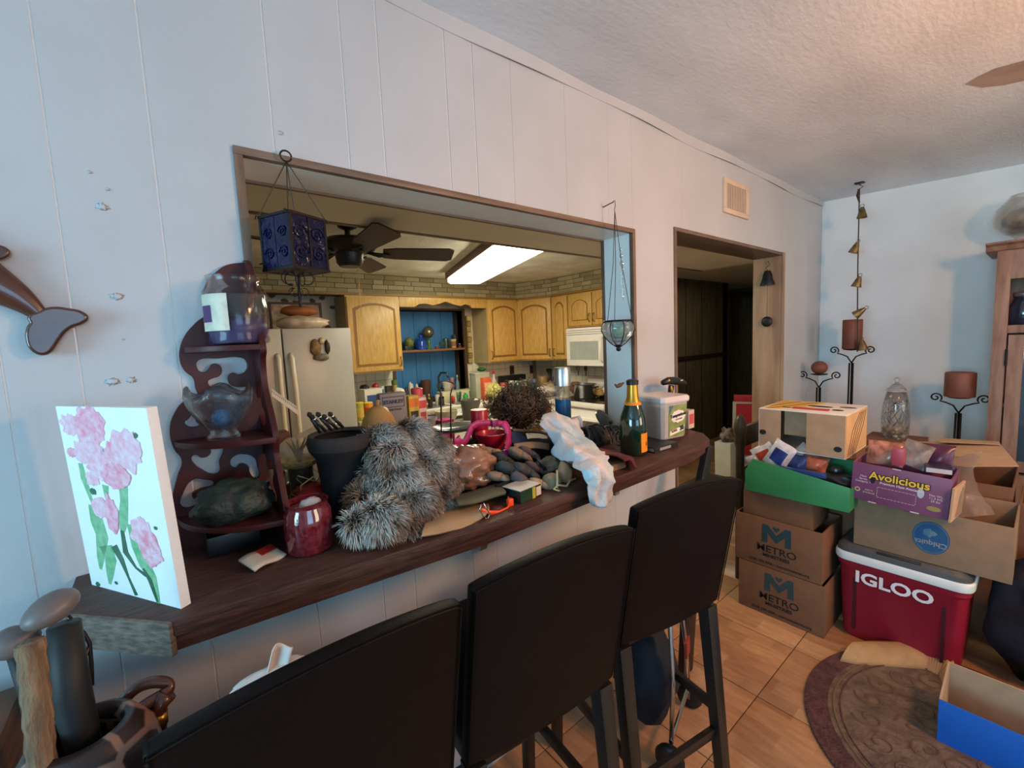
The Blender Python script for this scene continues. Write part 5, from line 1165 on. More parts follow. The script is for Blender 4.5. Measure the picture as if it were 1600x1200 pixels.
# red glass jar candle
p = at(487, 862, z=BAR)
rj = thing('red_candle_jar', 'big dark red speckled glass candle jar beside the corner shelf', 'candle', (p.x + .003, -.205, B))
s = mpp(rj.location); R = 34 * s
obj('jar', G().lathe([(R * .9, 0), (R, .006), (R * 1.02, .05), (R, .082), (R * .88, .092), (R * .88, .102), (R * .92, .104), (R * .84, .104), (R * .82, .09), (.001, .084)], 36), mat('ruby_glass', (.10, .005, .012), .08, col2=(.16, .02, .03), scale=120, spec=.9, coat=.6), rj, smooth=True, ang=1.2)
obj('ice_shape', G().blob((.008, 0, .094), (.022, .018, .014), 3, .2, 2.5, 4), mat('milky_glass', (.45, .42, .42), .1, var=.1), rj, smooth=True)
# decorated cookie dish, basket with red wrap, small jar
item('paint_can', 'small steel-lidded jar with blue lettering behind the fur scarf', 'jar', 'jar', 525, 752, 40, '#5e6a70', y=-.06, zs=B, lid='#8d8f8c', lab='#8f9ca4')
text('W', .03, cm('#1c3f66', .5), bpy.data.objects['paint_can'], (-.004, -.0345, .05), rot=FACEY, bold=.002)
rb = thing('wire_basket', 'small round basket with curled wires and red wrapping', 'basket', (.262, -.045, B))
obj('basket', G().lathe([(.036, 0), (.045, .07), (.049, .075), (.044, .075), (.034, .006)], 22), cm('#5e4b33', .7, var=.3), rb, smooth=True, ang=.8)
obj('red_wrap', G().blob((0, 0, .07), (.04, .04, .02), 3, .4, 3, 4), cm('#7d1416', .35), rb, smooth=True)
for k in range(4): obj('wire', G().tube([Vector((.03 * math.cos(k * 1.7), .03 * math.sin(k * 1.7), .07)), Vector((.045 * math.cos(k * 1.7 + .5), .045 * math.sin(k * 1.7 + .5), .10)), Vector((.03 * math.cos(k * 1.7 + 1.2), .03 * math.sin(k * 1.7 + 1.2), .115)), Vector((.012, .01, .09))], .0014, 5), cm('#b09a72', .4), rb, smooth=True)
p = at(452, 735, y=.03)
fd = thing('fluted_dish', 'tan dish with a scalloped edge holding a bare twig under the plastic bag', 'dish', (.262, .06, BAR + .115))
n = 44
rg_ = lambda r, z, a_=0: [((r + a_ * (k % 2)) * math.cos(2 * PI * k / n), (r + a_ * (k % 2)) * math.sin(2 * PI * k / n), z) for k in range(n)]
obj('dish', loft([rg_(.035, 0), rg_(.052, .012, .004), rg_(.056, .020, .005), rg_(.050, .020), rg_(.04, .008)]), cm('#a58a55', .6), fd)
obj('stand', G().lathe([(.03, -.114), (.03, -.002)], 16), cm('#3a2a1c', .7), fd)
for k in range(5): obj('twig', G().tube([Vector((0, 0, .01)), Vector((.006 * (k - 2), .004 * k, .04)), Vector((.016 * (k - 2), .012 * (k % 3 - 1), .075))], [.004, .003, .0015], 6), cm('#8a7a62', .8), fd)
solo('plastic_bag', G().blob((0, 0, .07), (.115, .07, .078), 4, .42, 1.7, 12), mat('greenish_film', (.62, .62, .46), .12, var=.15, alpha=.38, bump=.6, bscale=16, spec=1), 'big translucent greenish plastic bag behind the corner shelf', 'plastic bag', loc=(.335, .13, BAR + .05), smooth=True)
# black felt hat upside down with brushes
p = at(540, 740, y=-.10)
ht = thing('black_hat', 'upturned black felt hat among the clutter left of the fur scarf', 'hat', (p.x, -.085, B))
s = mpp(ht.location); R = 47 * s
obj('crown', G().lathe([(R * .55, 0), (R * .62, .01), (R * .72, .10), (R * .80, .155), (R * .98, .175), (R * 1.0, .20), (R * .94, .203), (R * .72, .185), (R * .64, .10), (R * .5, .02)], 34), mat('black_felt', (.008, .008, .012), .9, var=.2), ht, smooth=True, ang=1.2)
obj('brim_fold', G().lathe([(R * .99, .178), (R * 1.04, .196), (R * .97, .212), (R * .80, .205)], 34, cap=False), mat('felt_brim', (.035, .030, .030), .9, var=.3), ht, smooth=True)
for k in range(5):
    q0_, q1_ = at(500 + k * 9, 676 - 2 * k, y=-.13), at(476 + k * 9.5 + (6 if k == 0 else 0), 645 + (k % 2) * 4, y=-.15)
    c_ = thing('makeup_brush', ['leftmost black brush lying over the brim of the upturned hat', 'second black brush from the left on the hat brim', 'middle one of the five black brushes on the hat brim', 'fourth black brush from the left on the hat brim', 'rightmost black brush on the upturned hat brim'][k], 'brush', q0_, 0, 'black brushes on the hat')
    d_ = q1_ - q0_
    obj('handle', G().tube([Vector((0, 0, 0)), d_ * .7], [.0035, .0045], 8), M['black'], c_, smooth=True)
    obj('ferrule', G().tube([d_ * .7, d_ * .82], .004, 8), M['steel'], c_, smooth=True)
    obj('bristles', G().tube([d_ * .82, d_ * .92, d_], [.004, .006, .003], 8), cm('#221a18', .8), c_, smooth=True)
# ruler strip and small frame behind
q0_, q1_ = at(424, 612, y=.20), at(465, 640, y=.20)
rl = thing('measuring_tape', 'white marked measuring strip behind the corner shelf', 'measuring tape', q0_); d_ = q1_ - q0_
obj('strip', G().add([Vector((0, 0, -.012)), Vector((0, 0, .01)), d_ + Vector((0, 0, .008)), d_ + Vector((0, 0, -.016)), Vector((0, .004, -.012)), Vector((0, .004, .01)), d_ + Vector((0, .004, .008)), d_ + Vector((0, .004, -.016))], [(0, 1, 2, 3), (7, 6, 5, 4), (0, 4, 5, 1), (2, 6, 7, 3), (1, 5, 6, 2), (0, 3, 7, 4)]), cm('#c9c2ae', .5), rl)
for k in range(14): obj('mark', G().box(-.0004, .0004, -.001, 0, -.002, .006), M['black'], rl).location = d_ * (k + .5) / 14 + Vector((0, 0, .0))
solo('brown_box', G().box(-.03, .03, -.03, .03, 0, .18), cm('#5a3d28', .6), 'small brown box behind the corner shelf under the measuring strip', 'box', loc=(at(428, 640, y=.25).x, .25, B), bevel=.002)
# ceramic bell lid
p = at(596, 690, y=.05)
bz = thing('beehive_jar', 'tan ceramic beehive-shaped lidded jar', 'jar', (p.x, .06, B))
s = mpp(bz.location); R = 27 * s; zt = at(592, 632, y=.06).z - BAR
obj('jar', G().lathe([(R * .8, 0), (R * .9, .02), (R * .9, zt - .085), (R * .8, zt - .08)], 26), cm('#8d7440', .45), bz, smooth=True, ang=.8)
ld = obj('lid', G().lathe([(R * 1.0, zt - .083), (R * 1.06, zt - .072), (R * 1.0, zt - .066), (R * .85, zt - .040), (R * .52, zt - .012), (R * .22, zt - .004)], 28), cm('#a5854a', .4), bz, smooth=True, ang=1.2)
obj('knob', G().lathe([(R * .22, zt - .006), (R * .12, zt + .002), (R * .18, zt + .010), (.001, zt + .014)], 14), cm('#8d6d3c', .4), ld, smooth=True)
# Stanley tape-measure style box
sx2 = thing('grey_tool_box', 'grey box with black maker lettering behind the ceramic jar', 'box', (at(617, 640, y=.13).x, .15, B), -.12)
hz = at(617, 614, y=.13).z - BAR
obj('box', G().box(-.043, .043, -.02, .02, 0, hz), cm('#77706e', .5), sx2, bevel=.006)
obj('raised_frame', G().tube([(-.034, -.0205, hz - .012), (.034, -.0205, hz - .012), (.034, -.0205, hz - .044), (-.034, -.0205, hz - .044)], .0016, 6, closed=True), cm('#4e4a4a', .5), sx2)
text('STANLEY', .0155, M['black'], sx2, (0, -.021, hz - .028), rot=FACEY, bold=.0007)
text('HAND TOOLS', .0075, cm('#2a2627', .6), sx2, (0, -.021, hz - .053), rot=FACEY, bold=.0002)
item('yellow_snack_box', 'yellow box with black and orange print right of the grey box', 'box', 'box', 641, 618, 17, '#c9a81c', y=.24, zs=B, lab='#2e2612', band='#e07a1c', d=.05)
item('striped_snack_box', 'white and red striped box right of the yellow box', 'box', 'box', 655, 621, 13, '#d9c7b4', y=.25, zs=B, lab='#c2402a', band='#d6473a', d=.05)
item('pink_tub', 'pink tub standing behind the yellow and striped boxes', 'tub', 'jar', 651, 610, 18, '#c54a50', y=.34, zs=CT, lid='#d4525c')
# tongs
tn = thing('metal_tongs', 'pair of thin metal tongs standing behind the fur scarf', 'tongs', (at(692, 690, y=.12).x, .12, B))
o_ = tn.location
for a_ in ([(690, 716), (689, 615), (687, 609), (683, 602), (686, 598)], [(705, 716), (704, 615), (706, 609), (711, 602), (707, 598)]):
    obj('arm', G().tube([at(x_, y_, y=.12) - o_ for x_, y_ in a_], .0028, 6), cm('#4a4038', .35, metal=.6), tn, smooth=True)
obj('spring_loop', G().tube([at(x_, y_, y=.12) - o_ for x_, y_ in ((686, 598), (692, 595), (698, 595), (707, 598))], .0028, 6), cm('#3d3a48', .35), tn, smooth=True)
# ---------------- fur scarf
def fur_thing(name, label, spheres, n, ln, cols, seed):
    rnd = random.Random(seed); bs_ = []
    for px, py, y, r in spheres:
        p_ = at(px, py, y=y); bs_.append((p_, r * mpp(p_)))
    o_ = Vector((bs_[0][0].x, bs_[0][0].y, BAR))
    t = thing(name, label, 'fur scarf', o_)
    g = G()
    for p_, r in bs_: g.blob(p_ - o_, (r * .92, r * .85, r * .92), 2, .12, 2, r * 99)
    g.v = [(x_, y_, max(z_, .002)) for x_, y_, z_ in g.v]
    obj('hide', g, cols[0], t, smooth=True)
    vs = []; fs = []; tip = []; tot = sum(r * r for _, r in bs_)
    for bi, (p_, r) in enumerate(bs_):
        axis = (bs_[min(bi + 1, len(bs_) - 1)][0] - bs_[max(bi - 1, 0)][0]).normalized()
        for _ in range(int(n * r * r / tot)):
            d_ = Vector((rnd.gauss(0, 1), rnd.gauss(0, 1) - .5, rnd.gauss(0, 1) + .2)).normalized()
            root = p_ + d_ * r * .88
            if any(i != bi and (root - c2).length < r2 * .78 for i, (c2, r2) in enumerate(bs_)): continue
            comb = Vector((.2, -.3, -.75)) + axis * .35 + Vector(noise.noise_vector(root * 22)) * .9
            dr = (d_ * .75 + comb * .6 + Vector((rnd.gauss(0, .18), rnd.gauss(0, .18), rnd.gauss(0, .18)))).normalized()
            L_ = ln * rnd.uniform(.6, 1.15); w_ = .0011 * rnd.uniform(.7, 1.3)
            sd = dr.cross(Vector((rnd.gauss(0, 1), rnd.gauss(0, 1), rnd.gauss(0, 1)))).normalized() * w_
            mid = root + dr * L_ * .5; end = root + (dr + Vector((0, 0, -.25))).normalized() * L_
            q = [root - sd, root + sd, mid + sd * .8, mid - sd * .8, end]
            if min(v_.z for v_ in q) < BAR + .001: continue
            k = len(vs); vs += [v_ - o_ for v_ in q]; fs += [(k, k + 1, k + 2, k + 3), (k + 3, k + 2, k + 4)]
            c_ = rnd.uniform(.75, 1.15); tip += [0, 0, .55 * c_, .55 * c_, 1.0 * c_]
    me = bpy.data.meshes.new('fur'); me.from_pydata([tuple(v_) for v_ in vs], [], fs)
    at_ = me.attributes.new('strand', 'FLOAT', 'POINT'); at_.data.foreach_set('value', tip)
    me.materials.append(cols[1]); me.polygons.foreach_set('use_smooth', [True] * len(me.polygons))
    fo = bpy.data.objects.new('fur', me); COL.objects.link(fo); fo.parent = t; fo['kind'] = 'stuff'
    return t
def furmat(name, c0, c1, c2, sc=26):
    m = bpy.data.materials.new(name); m.use_nodes = True; nt = m.node_tree; N = nt.nodes; L = nt.links
    b = N['Principled BSDF']; b.inputs['Roughness'].default_value = .55; b.inputs['Specular IOR Level'].default_value = .25
    a_ = N.new('ShaderNodeAttribute'); a_.attribute_name = 'strand'
    r1 = N.new('ShaderNodeValToRGB'); e = r1.color_ramp.elements; e[0].color = (*c0, 1); e[1].color = (*c1, 1); e[0].position = .15; e[1].position = .95
    r2 = N.new('ShaderNodeValToRGB'); e = r2.color_ramp.elements; e[0].color = (*c0, 1); e[1].color = (*c2, 1); e[0].position = .15; e[1].position = .95
    L.new(a_.outputs['Fac'], r1.inputs[0]); L.new(a_.outputs['Fac'], r2.inputs[0])
    tc = N.new('ShaderNodeTexCoord'); nz = N.new('ShaderNodeTexNoise'); nz.inputs['Scale'].default_value = sc; L.new(tc.outputs['Object'], nz.inputs[0])
    rr_ = N.new('ShaderNodeValToRGB'); rr_.color_ramp.elements[0].position = .42; rr_.color_ramp.elements[1].position = .58; L.new(nz.outputs['Fac'], rr_.inputs[0])
    mx = N.new('ShaderNodeMix'); mx.data_type = 'RGBA'; L.new(rr_.outputs[0], mx.inputs[0]); L.new(r1.outputs[0], mx.inputs[6]); L.new(r2.outputs[0], mx.inputs[7]); L.new(mx.outputs[2], b.inputs['Base Color'])
    return m
fm_ = furmat('silver_fox_fur', (.05, .036, .030), (.78, .75, .68), (.34, .24, .17), 14)
fur_thing('fur_scarf', 'bundled silver-grey fox fur scarf heaped on the bar', [(598, 815, -.285, 36), (632, 832, -.29, 26), (562, 822, -.27, 24), (648, 792, -.24, 38), (625, 755, -.20, 38), (612, 722, -.17, 34), (590, 755, -.16, 32), (572, 782, -.17, 28), (600, 700, -.12, 36), (640, 690, -.10, 36), (670, 712, -.12, 36), (688, 745, -.15, 32), (682, 782, -.19, 30), (655, 740, -.17, 36)], 52000, .026, [cm('#2c2522', .9), fm_], 3)
# brown plastic bag, paper bag, olive pouch
bp_ = mat('brown_film_bag', (.32, .16, .095), .13, col2=(.20, .09, .05), scale=12, bump=1.0, bscale=22, spec=1.0)
p = at(722, 742, y=-.13)
solo('brown_plastic_bag', G().blob((0, 0, 0), (.098, .085, .063), 5, .24, 1.9, 21), bp_, 'shiny brown plastic bag packed full beside the fur scarf', 'plastic bag', loc=(p.x, p.y, max(p.z, BAR + .065)), smooth=True)
p0_, p1_ = at(656, 838, z=BAR), at(757, 800, z=BAR)
def cloth(name, label, cat, rows, y=None, m=None, sub=3, solid=.002, crumple=0, seed=0):
    """control net of measured points with their depth: rows of (px, py, y)"""
    P_ = [[at(a_, b_, y=c_) for a_, b_, c_ in r_] for r_ in rows]; o_ = P_[0][0].copy(); nr, nc = len(P_), len(P_[0])
    def cr(p0, p1, p2, p3, t): return .5 * ((2 * p1) + (p2 - p0) * t + (2 * p0 - 5 * p1 + 4 * p2 - p3) * t * t + (3 * p1 - p0 - 3 * p2 + p3) * t ** 3)
    def ev(lst, t):
        n_ = len(lst) - 1; k = min(int(t * n_), n_ - 1); f_ = t * n_ - k; g_ = lambda i: lst[min(max(i, 0), n_)]
        return cr(g_(k - 1), g_(k), g_(k + 1), g_(k + 2), f_)
    def f(u, v):
        q = ev([ev(r_, u) for r_ in P_], v)
        return q - o_ + Vector(noise.noise_vector(q * 14 + Vector((seed, 0, 0)))) * crumple + Vector((0, -1, .3)) * crumple * 1.3 * (1 - 2.6 * abs(noise.noise(Vector((q.x * 26, q.y * 10, q.z * 10)) + Vector((0, seed, 0))))) + Vector(noise.noise_vector(q * 55)) * crumple * .22
    return solo(name, G().grid(f, 10 * (nc - 1), 10 * (nr - 1)), m, label, cat, loc=o_, smooth=True, solid=solid)
tan = mat('tan_kraft', (.42, .27, .14), .7, var=.12, scale=14)
cloth('paper_bag', 'flattened tan leather-like pouch at the bar edge under the fur scarf', 'pouch', [[(672, 805, -.24), (700, 796, -.24), (735, 790, -.24), (760, 786, -.24)], [(662, 822, -.315), (695, 814, -.32), (735, 806, -.32), (765, 796, -.32)], [(657, 838, -.345), (692, 832, -.348), (732, 822, -.345), (757, 805, -.34)]], m=tan, solid=.006, crumple=.002)
cloth('olive_pouch', 'flat olive green fabric pouch beside the brown plastic bag', 'pouch', [[(708, 778, -.20), (735, 770, -.20), (760, 762, -.20), (775, 757, -.20)], [(712, 783, -.28), (740, 778, -.28), (768, 770, -.28), (786, 765, -.28)], [(716, 789, -.30), (742, 786, -.30), (772, 776, -.30), (790, 771, -.30)]], m=mat('olive_cloth', (.10, .095, .055), .85, var=.12), solid=.008, crumple=.001)
oc = thing('orange_collar', 'bright orange plastic collar loop with a metal clip on the bar edge', 'collar', at(775, 797, y=-.33))
o_ = oc.location
ora = cm('#e8481a', .35)
pth = [at(a_, b_, y=c_) - o_ for a_, b_, c_ in ((752, 797, -.33), (765, 801, -.335), (780, 801, -.335), (793, 795, -.33), (797, 786, -.32), (794, 779, -.31))]
g = G()
for k in range(len(pth) - 1):
    pass
obj('band', G().grid(lambda u, v: (lambda k, f_: pth[k].lerp(pth[k + 1], f_) + Vector((0, 0, (v - .5) * .011)))(min(int(u * 5), 4), u * 5 - min(int(u * 5), 4)), 30, 2), ora, oc, smooth=True, solid=.003)
obj('buckle', G().box(-.008, .008, -.006, .006, -.010, .012), ora, oc, bevel=.003).location = pth[4]
obj('clip', G().tube([at(a_, b_, y=-.345) - o_ for a_, b_ in ((752, 788), (749, 797), (755, 806), (761, 812), (766, 803), (760, 796), (756, 786))], .0013, 5), M['steel'], oc, smooth=True)
obj('inner_lining', G().blob(pth[2] + Vector((0, .012, .006)), (.02, .012, .008), 2, .3, 2, 3), cm('#4a1210', .6), oc, smooth=True)
# small seed box
sb_ = thing('seed_box', 'small dark green and yellow box at the bar edge under the gloves', 'box', (at(832, 790, y=-.33).x - .004, -.285, B), .12)
hh = .032
obj('box', G().box(-.045, .035, -.045, .05, 0, hh), cm('#10160f', .4), sb_, bevel=.001)
obj('yellow_stripe', G().box(.0, .012, -.0462, -.045, .001, hh - .001), cm('#a99a2e', .5), sb_); obj('pale_label', G().box(.015, .034, -.0462, -.045, .004, hh - .004), cm('#c9b39a', .5), sb_)
obj('top_leaflet', G().box(-.045, .034, -.044, .02, hh, hh + .002), cm('#b7b0a6', .5), sb_)
obj('front_dark', G().box(-.045, -.001, -.0458, -.045, .001, hh - .001), cm('#173522', .4), sb_)
# pile of gloves
def glove(px, py, y, an, c1, c2, label, s=1.0, tilt=0):
    p_ = at(px, py, y=y)
    t = thing('work_glove', label, 'glove', p_, 0, 'worn gardening gloves piled on the bar'); t.rotation_euler = (tilt, an, .3)
    obj('palm', G().blob((-.02 * s, 0, 0), (.040 * s, .026 * s, .017 * s), 3, .15, 2, px), c1, t, smooth=True)
    for k in range(3):
        y_ = (k - 1) * .014 * s
        obj('finger', G().tube([Vector((.0, y_, 0)), Vector((.022 * s, y_ * 1.2, .002)), Vector((.042 * s, y_ * 1.25, -.002))], [.0105 * s, .0105 * s, .009 * s], 10), c1, t, smooth=True)
        obj('finger_tip', G().blob((.046 * s, y_ * 1.25, -.002), (.013 * s, .0105 * s, .0105 * s), 2, .05, 1, k), c2, t, smooth=True)
    obj('thumb', G().tube([Vector((-.02 * s, -.02 * s, 0)), Vector((-.0, -.034 * s, -.004)), Vector((.014 * s, -.036 * s, -.006))], [.011 * s, .010 * s, .008 * s], 10), c1, t, smooth=True)
    return t
tanG = mat('tan_suede', (.30, .20, .13), .8, var=.2, scale=30); grG = mat('grey_knit', (.075, .068, .066), .85, var=.3, scale=60); dkG = mat('dark_teal_knit', (.028, .042, .042), .8, var=.25, scale=40); crG = mat('cream_rubber', (.46, .35, .22), .6, var=.2, scale=24); mvG = mat('mauve_knit', (.11, .085, .085), .85, var=.25, scale=50)
for a_ in ((766, 706, -.10, .25, tanG, tanG, 'tan glove at the top left of the glove pile', .9), (788, 722, -.15, .7, dkG, tanG, 'tan-tipped dark glove under the pink strap', 1.0), (798, 738, -.20, .6, dkG, dkG, 'dark teal glove in the left of the pile', 1.15), (812, 712, -.14, .6, tanG, tanG, 'pinkish tan glove right of the pink strap', .95), (826, 712, -.12, .7, mvG, mvG, 'grey-brown glove high in the pile', 1.0), (822, 742, -.22, .75, grG, grG, 'grey glove in the middle of the pile', 1.1), (838, 735, -.20, .6, mvG, grG, 'mauve-grey glove right of the middle', 1.0), (818, 757, -.25, .8, mvG, crG, 'glove with a cream fingertip low in the pile', 1.0), (842, 757, -.27, .5, crG, crG, 'cream and peach glove at the bottom of the pile', .85), (780, 745, -.21, .4, tanG, tanG, 'brown glove low at the left beside the brown bag', .8)):
    glove(*a_)
solo('long_glove', G().blob((0, 0, 0), (.058, .03, .026), 4, .22, 2.2, 5), mat('khaki_cloth', (.17, .145, .095), .85, var=.25, scale=24), 'folded khaki gauntlet glove right of the glove pile', 'glove', loc=at(858, 728, y=-.21), smooth=True)
for k, (a_, b_) in enumerate(((848, 722), (856, 735))):
    pa, pb = at(a_ - 12, b_ - 12, y=-.22), at(a_ + 4, b_ + 12, y=-.24)
    solo('scissor_handle', G().tube([Vector((0, 0, 0)), pb - pa], [.005, .006], 10), M['black'], ['slim black rod lying in the gloves', 'second black rod beside the khaki gauntlet'][k], 'rod', loc=pa, smooth=True)
solo('cream_pouch', G().blob((0, 0, 0), (.030, .024, .030), 3, .18, 2, 3), mat('cream_pouch_cloth', (.30, .22, .13), .75, var=.15), 'round cream drawstring pouch at the bar edge', 'pouch', loc=at(861, 755, y=-.29), smooth=True)
solo('peach_pouch', G().blob((0, 0, 0), (.025, .022, .040), 3, .22, 2, 6), mat('peach_cloth', (.44, .26, .15), .7, var=.15), 'peach-coloured slim pouch beside the white towel', 'pouch', loc=at(882, 742, y=-.28), smooth=True)
solo('pale_rope', G().tube([at(a_, b_, y=c_) - at(870, 735, y=-.31) for a_, b_, c_ in ((870, 735, -.31), (871, 750, -.325), (870, 762, -.33), (876, 768, -.335), (865, 764, -.335), (872, 758, -.33), (885, 760, -.33), (890, 752, -.32), (899, 748, -.31))], .003, 6), cm('#c2ad80', .7), 'pale drawstring cord trailing on the bar edge', 'cord', loc=at(870, 735, y=-.31), smooth=True)
# pink pouch belt and red bowl
rdp = cm('#b01632', .3)
p = at(766, 690, y=-.02)
item('red_bowl', 'glossy red plastic bowl inside the pink strap', 'bowl', 'bowl', 768, 676, 52, '#a8142e', y=.0, zs=BAR + .05, rough=.25)
solo('black_bundle', G().blob((0, 0, .03), (.11, .07, .035), 3, .3, 2, 9), mat('dark_cloth', (.02, .018, .022), .85, var=.2), 'dark crumpled cloth under the red bowl and pink strap', 'cloth', loc=(at(768, 700, y=.0).x, .0, B - .002), smooth=True)
pm = mat('magenta_strap', (.42, .022, .15), .45, var=.2, scale=30)
def strap(pts_, w_, m, parent, o_, name='strap', up=(0, 0, 1)):
    P_ = [at(a_, b_, y=c_) - o_ for a_, b_, c_ in pts_]; n_ = len(P_) - 1
    def f(u, v):
        k = min(int(u * n_), n_ - 1); f_ = u * n_ - k; q = P_[k].lerp(P_[k + 1], f_); d_ = (P_[k + 1] - P_[k]).normalized()
        sd = d_.cross(Vector((0, -1, 0))).normalized()
        return q + sd * (v - .5) * w_
    return obj(name, G().grid(f, n_ * 5, 2), m, parent, smooth=True, solid=.0025)
ps_ = thing('pink_belt', 'magenta webbing belt with buckles looped over the red bowl', 'belt', at(770, 668, y=-.05)); o_ = ps_.location
strap([(722, 694, -.05), (728, 688, -.05), (733, 676, -.05), (737, 667, -.05), (745, 662, -.05), (760, 661, -.05), (776, 661, -.05), (790, 663, -.05)], .020, pm, ps_, o_)
strap([(786, 660, -.05), (792, 668, -.06), (795, 680, -.07), (795, 692, -.09), (791, 704, -.11)], .026, pm, ps_, o_)
obj('slider_buckle', G().box(-.012, .012, -.004, .003, -.012, .012), cm('#7d1150', .35), ps_, bevel=.002).location = at(773, 661, y=-.055) - o_
obj('clip_buckle', G().box(-.014, .014, -.006, .004, -.009, .010), cm('#b52078', .3), ps_, bevel=.003).location = at(791, 707, y=-.12) - o_
cb = obj('side_clip', G().prism([(-.018, -.012), (.014, -.014), (.020, .0), (.008, .004), (.004, .016), (-.006, .006), (-.016, .016)], -.005, .005, 'y'), cm('#a81a70', .3), ps_, bevel=.002); cb.location = at(716, 688, y=-.05) - o_
item('red_cup', 'small red cup standing before the curly wig', 'cup', 'can', 748, 640, 27, '#a81532', y=.10, zs=BAR + .08, rough=.3)
solo('cup_stand', G().box(-.05, .05, -.04, .04, 0, .078), cm('#20201f', .6), 'low dark box that the red cup stands on', 'box', loc=(at(748, 640, y=.10).x, .10, B), bevel=.004)
solo('glass_tray', G().lathe([(.05, 0), (.075, .006), (.08, .016), (.075, .016), (.05, .006)], 30, sx=1.2), cm('#3f443f', .15), 'dark oval glass tray behind the red bowl', 'tray', loc=at(712, 672, y=.16), smooth=True, ang=.8)
# sun visor
vs_ = thing('sun_visor', 'tan sun visor with a blue lining', 'visor', at(830, 690, y=-.05)); o_ = vs_.location
vm_ = cm('#8d6f56', .7)
obj('band', G().tube([at(a_, b_, y=c_) - o_ for a_, b_, c_ in ((802, 672, .03), (822, 674, .06), (845, 675, .06), (857, 680, .02), (858, 690, -.03), (845, 697, -.08), (825, 700, -.09), (806, 697, -.08))], .006, 8), vm_, vs_, smooth=True)
cl_ = [at(a_, b_, y=c_) - o_ for a_, b_, c_ in ((800, 674, .0), (812, 676, .01), (822, 684, -.0), (824, 694, -.05), (810, 696, -.06), (800, 690, -.05))]
obj('lining', G().add(cl_ + [v_ - Vector((0, 0, .004)) for v_ in cl_], [(0, 1, 2, 3, 4, 5), (11, 10, 9, 8, 7, 6)] + [(i, i + 6, (i + 1) % 6 + 6, (i + 1) % 6) for i in range(6)]), cm('#24385e', .6), vs_)
obj('bill', G().grid(lambda u, v: at(803 + 55 * u, 694 + 9 * v - 3 * math.sin(PI * u), y=-.10 - .03 * v) - o_, 12, 3), vm_, vs_, smooth=True, solid=.004)
solo('grey_cloth', G().blob((0, 0, 0), (.10, .06, .03), 3, .35, 2, 12), cm('#3b3330', .85), 'dark grey crumpled cloth under the sun visor', 'cloth', loc=(at(838, 705, y=-.03).x, -.03, B + .03), smooth=True)
# curly wig
rnd = random.Random(5); pw = at(808, 637, y=.20); s = mpp(pw)
wg = thing('curly_wig', 'curly dark brown wig sitting in the middle of the pass-through', 'wig', (pw.x, pw.y, B))
cz = pw.z - BAR; Rw = (50 * s, 38 * s, 34 * s)
wm = mat('dark_brown_hair', (.045, .026, .016), .38, col2=(.16, .10, .055), scale=16)
obj('cap', G().blob((0, 0, cz - .004), (Rw[0] * .86, Rw[1] * .86, Rw[2] * .86), 3, .12, 2, 3), mat('wig_base', (.016, .010, .008), .8), wg, smooth=True)
obj('stand', G().lathe([(.04, 0), (.035, .02), (.02, max(cz - Rw[2] * .8, .03))], 16), cm('#2b2522', .7), wg, smooth=True)
cg = G()
for k in range(620):
    d_ = Vector((rnd.gauss(0, 1), rnd.gauss(0, 1) - .4, rnd.gauss(0, 1) + .35)).normalized()
    c_ = Vector((d_.x * Rw[0], d_.y * Rw[1], d_.z * Rw[2])) * rnd.uniform(.84, 1.08) * (1 + .16 * noise.noise(d_ * 1.7)) + Vector((0, 0, cz))
    ax = (d_ * .5 + Vector((rnd.gauss(0, .5), rnd.gauss(0, .5), rnd.gauss(0, .6)))).normalized(); u_ = ax.orthogonal().normalized(); w_ = ax.cross(u_)
    rr_ = rnd.uniform(.006, .012); L_ = rnd.uniform(.02, .05); ph = rnd.uniform(0, 6)
    cg.tube([c_ + ax * L_ * (i / 12) + (u_ * math.cos(ph + i * .75) + w_ * math.sin(ph + i * .75)) * rr_ for i in range(13)], .0011, 4, cap=False)
obj('curls', cg, wm, wg, kind='stuff', smooth=True)
# blue water bottle
p = at(893, 655, y=-.02)
wbt = thing('blue_bottle', 'tall clear bottle half full of blue liquid, steel cap', 'bottle', (at(880, 640, y=.02).x, .02, B))
zt = at(880, 574, y=.02).z - BAR; R = 12.5 * mpp(wbt.location)
obj('liquid', G().lathe([(R * .96, .002), (R * .96, zt * .60), (.001, zt * .60)], 24), mat('blue_liquid', (.004, .10, .22), .1, col2=(.004, .06, .15), scale=20, spec=.8), wbt, smooth=True, ang=.6)
obj('bottle', G().lathe([(R, 0), (R, zt * .62), (R * .90, zt * .70), (R * .97, zt * .78)], 24), mat('clear_plastic', (.9, .95, .97), .05, var=0, trans=1, alpha=.35, spec=1), wbt, smooth=True, ang=.8)
obj('cap', G().lathe([(R * 1.05, zt * .77), (R * 1.05, zt * .97), (R * .95, zt)], 24), mat('brushed_cap', (.55, .56, .56), .3, metal=.9), wbt, smooth=True, ang=.6)
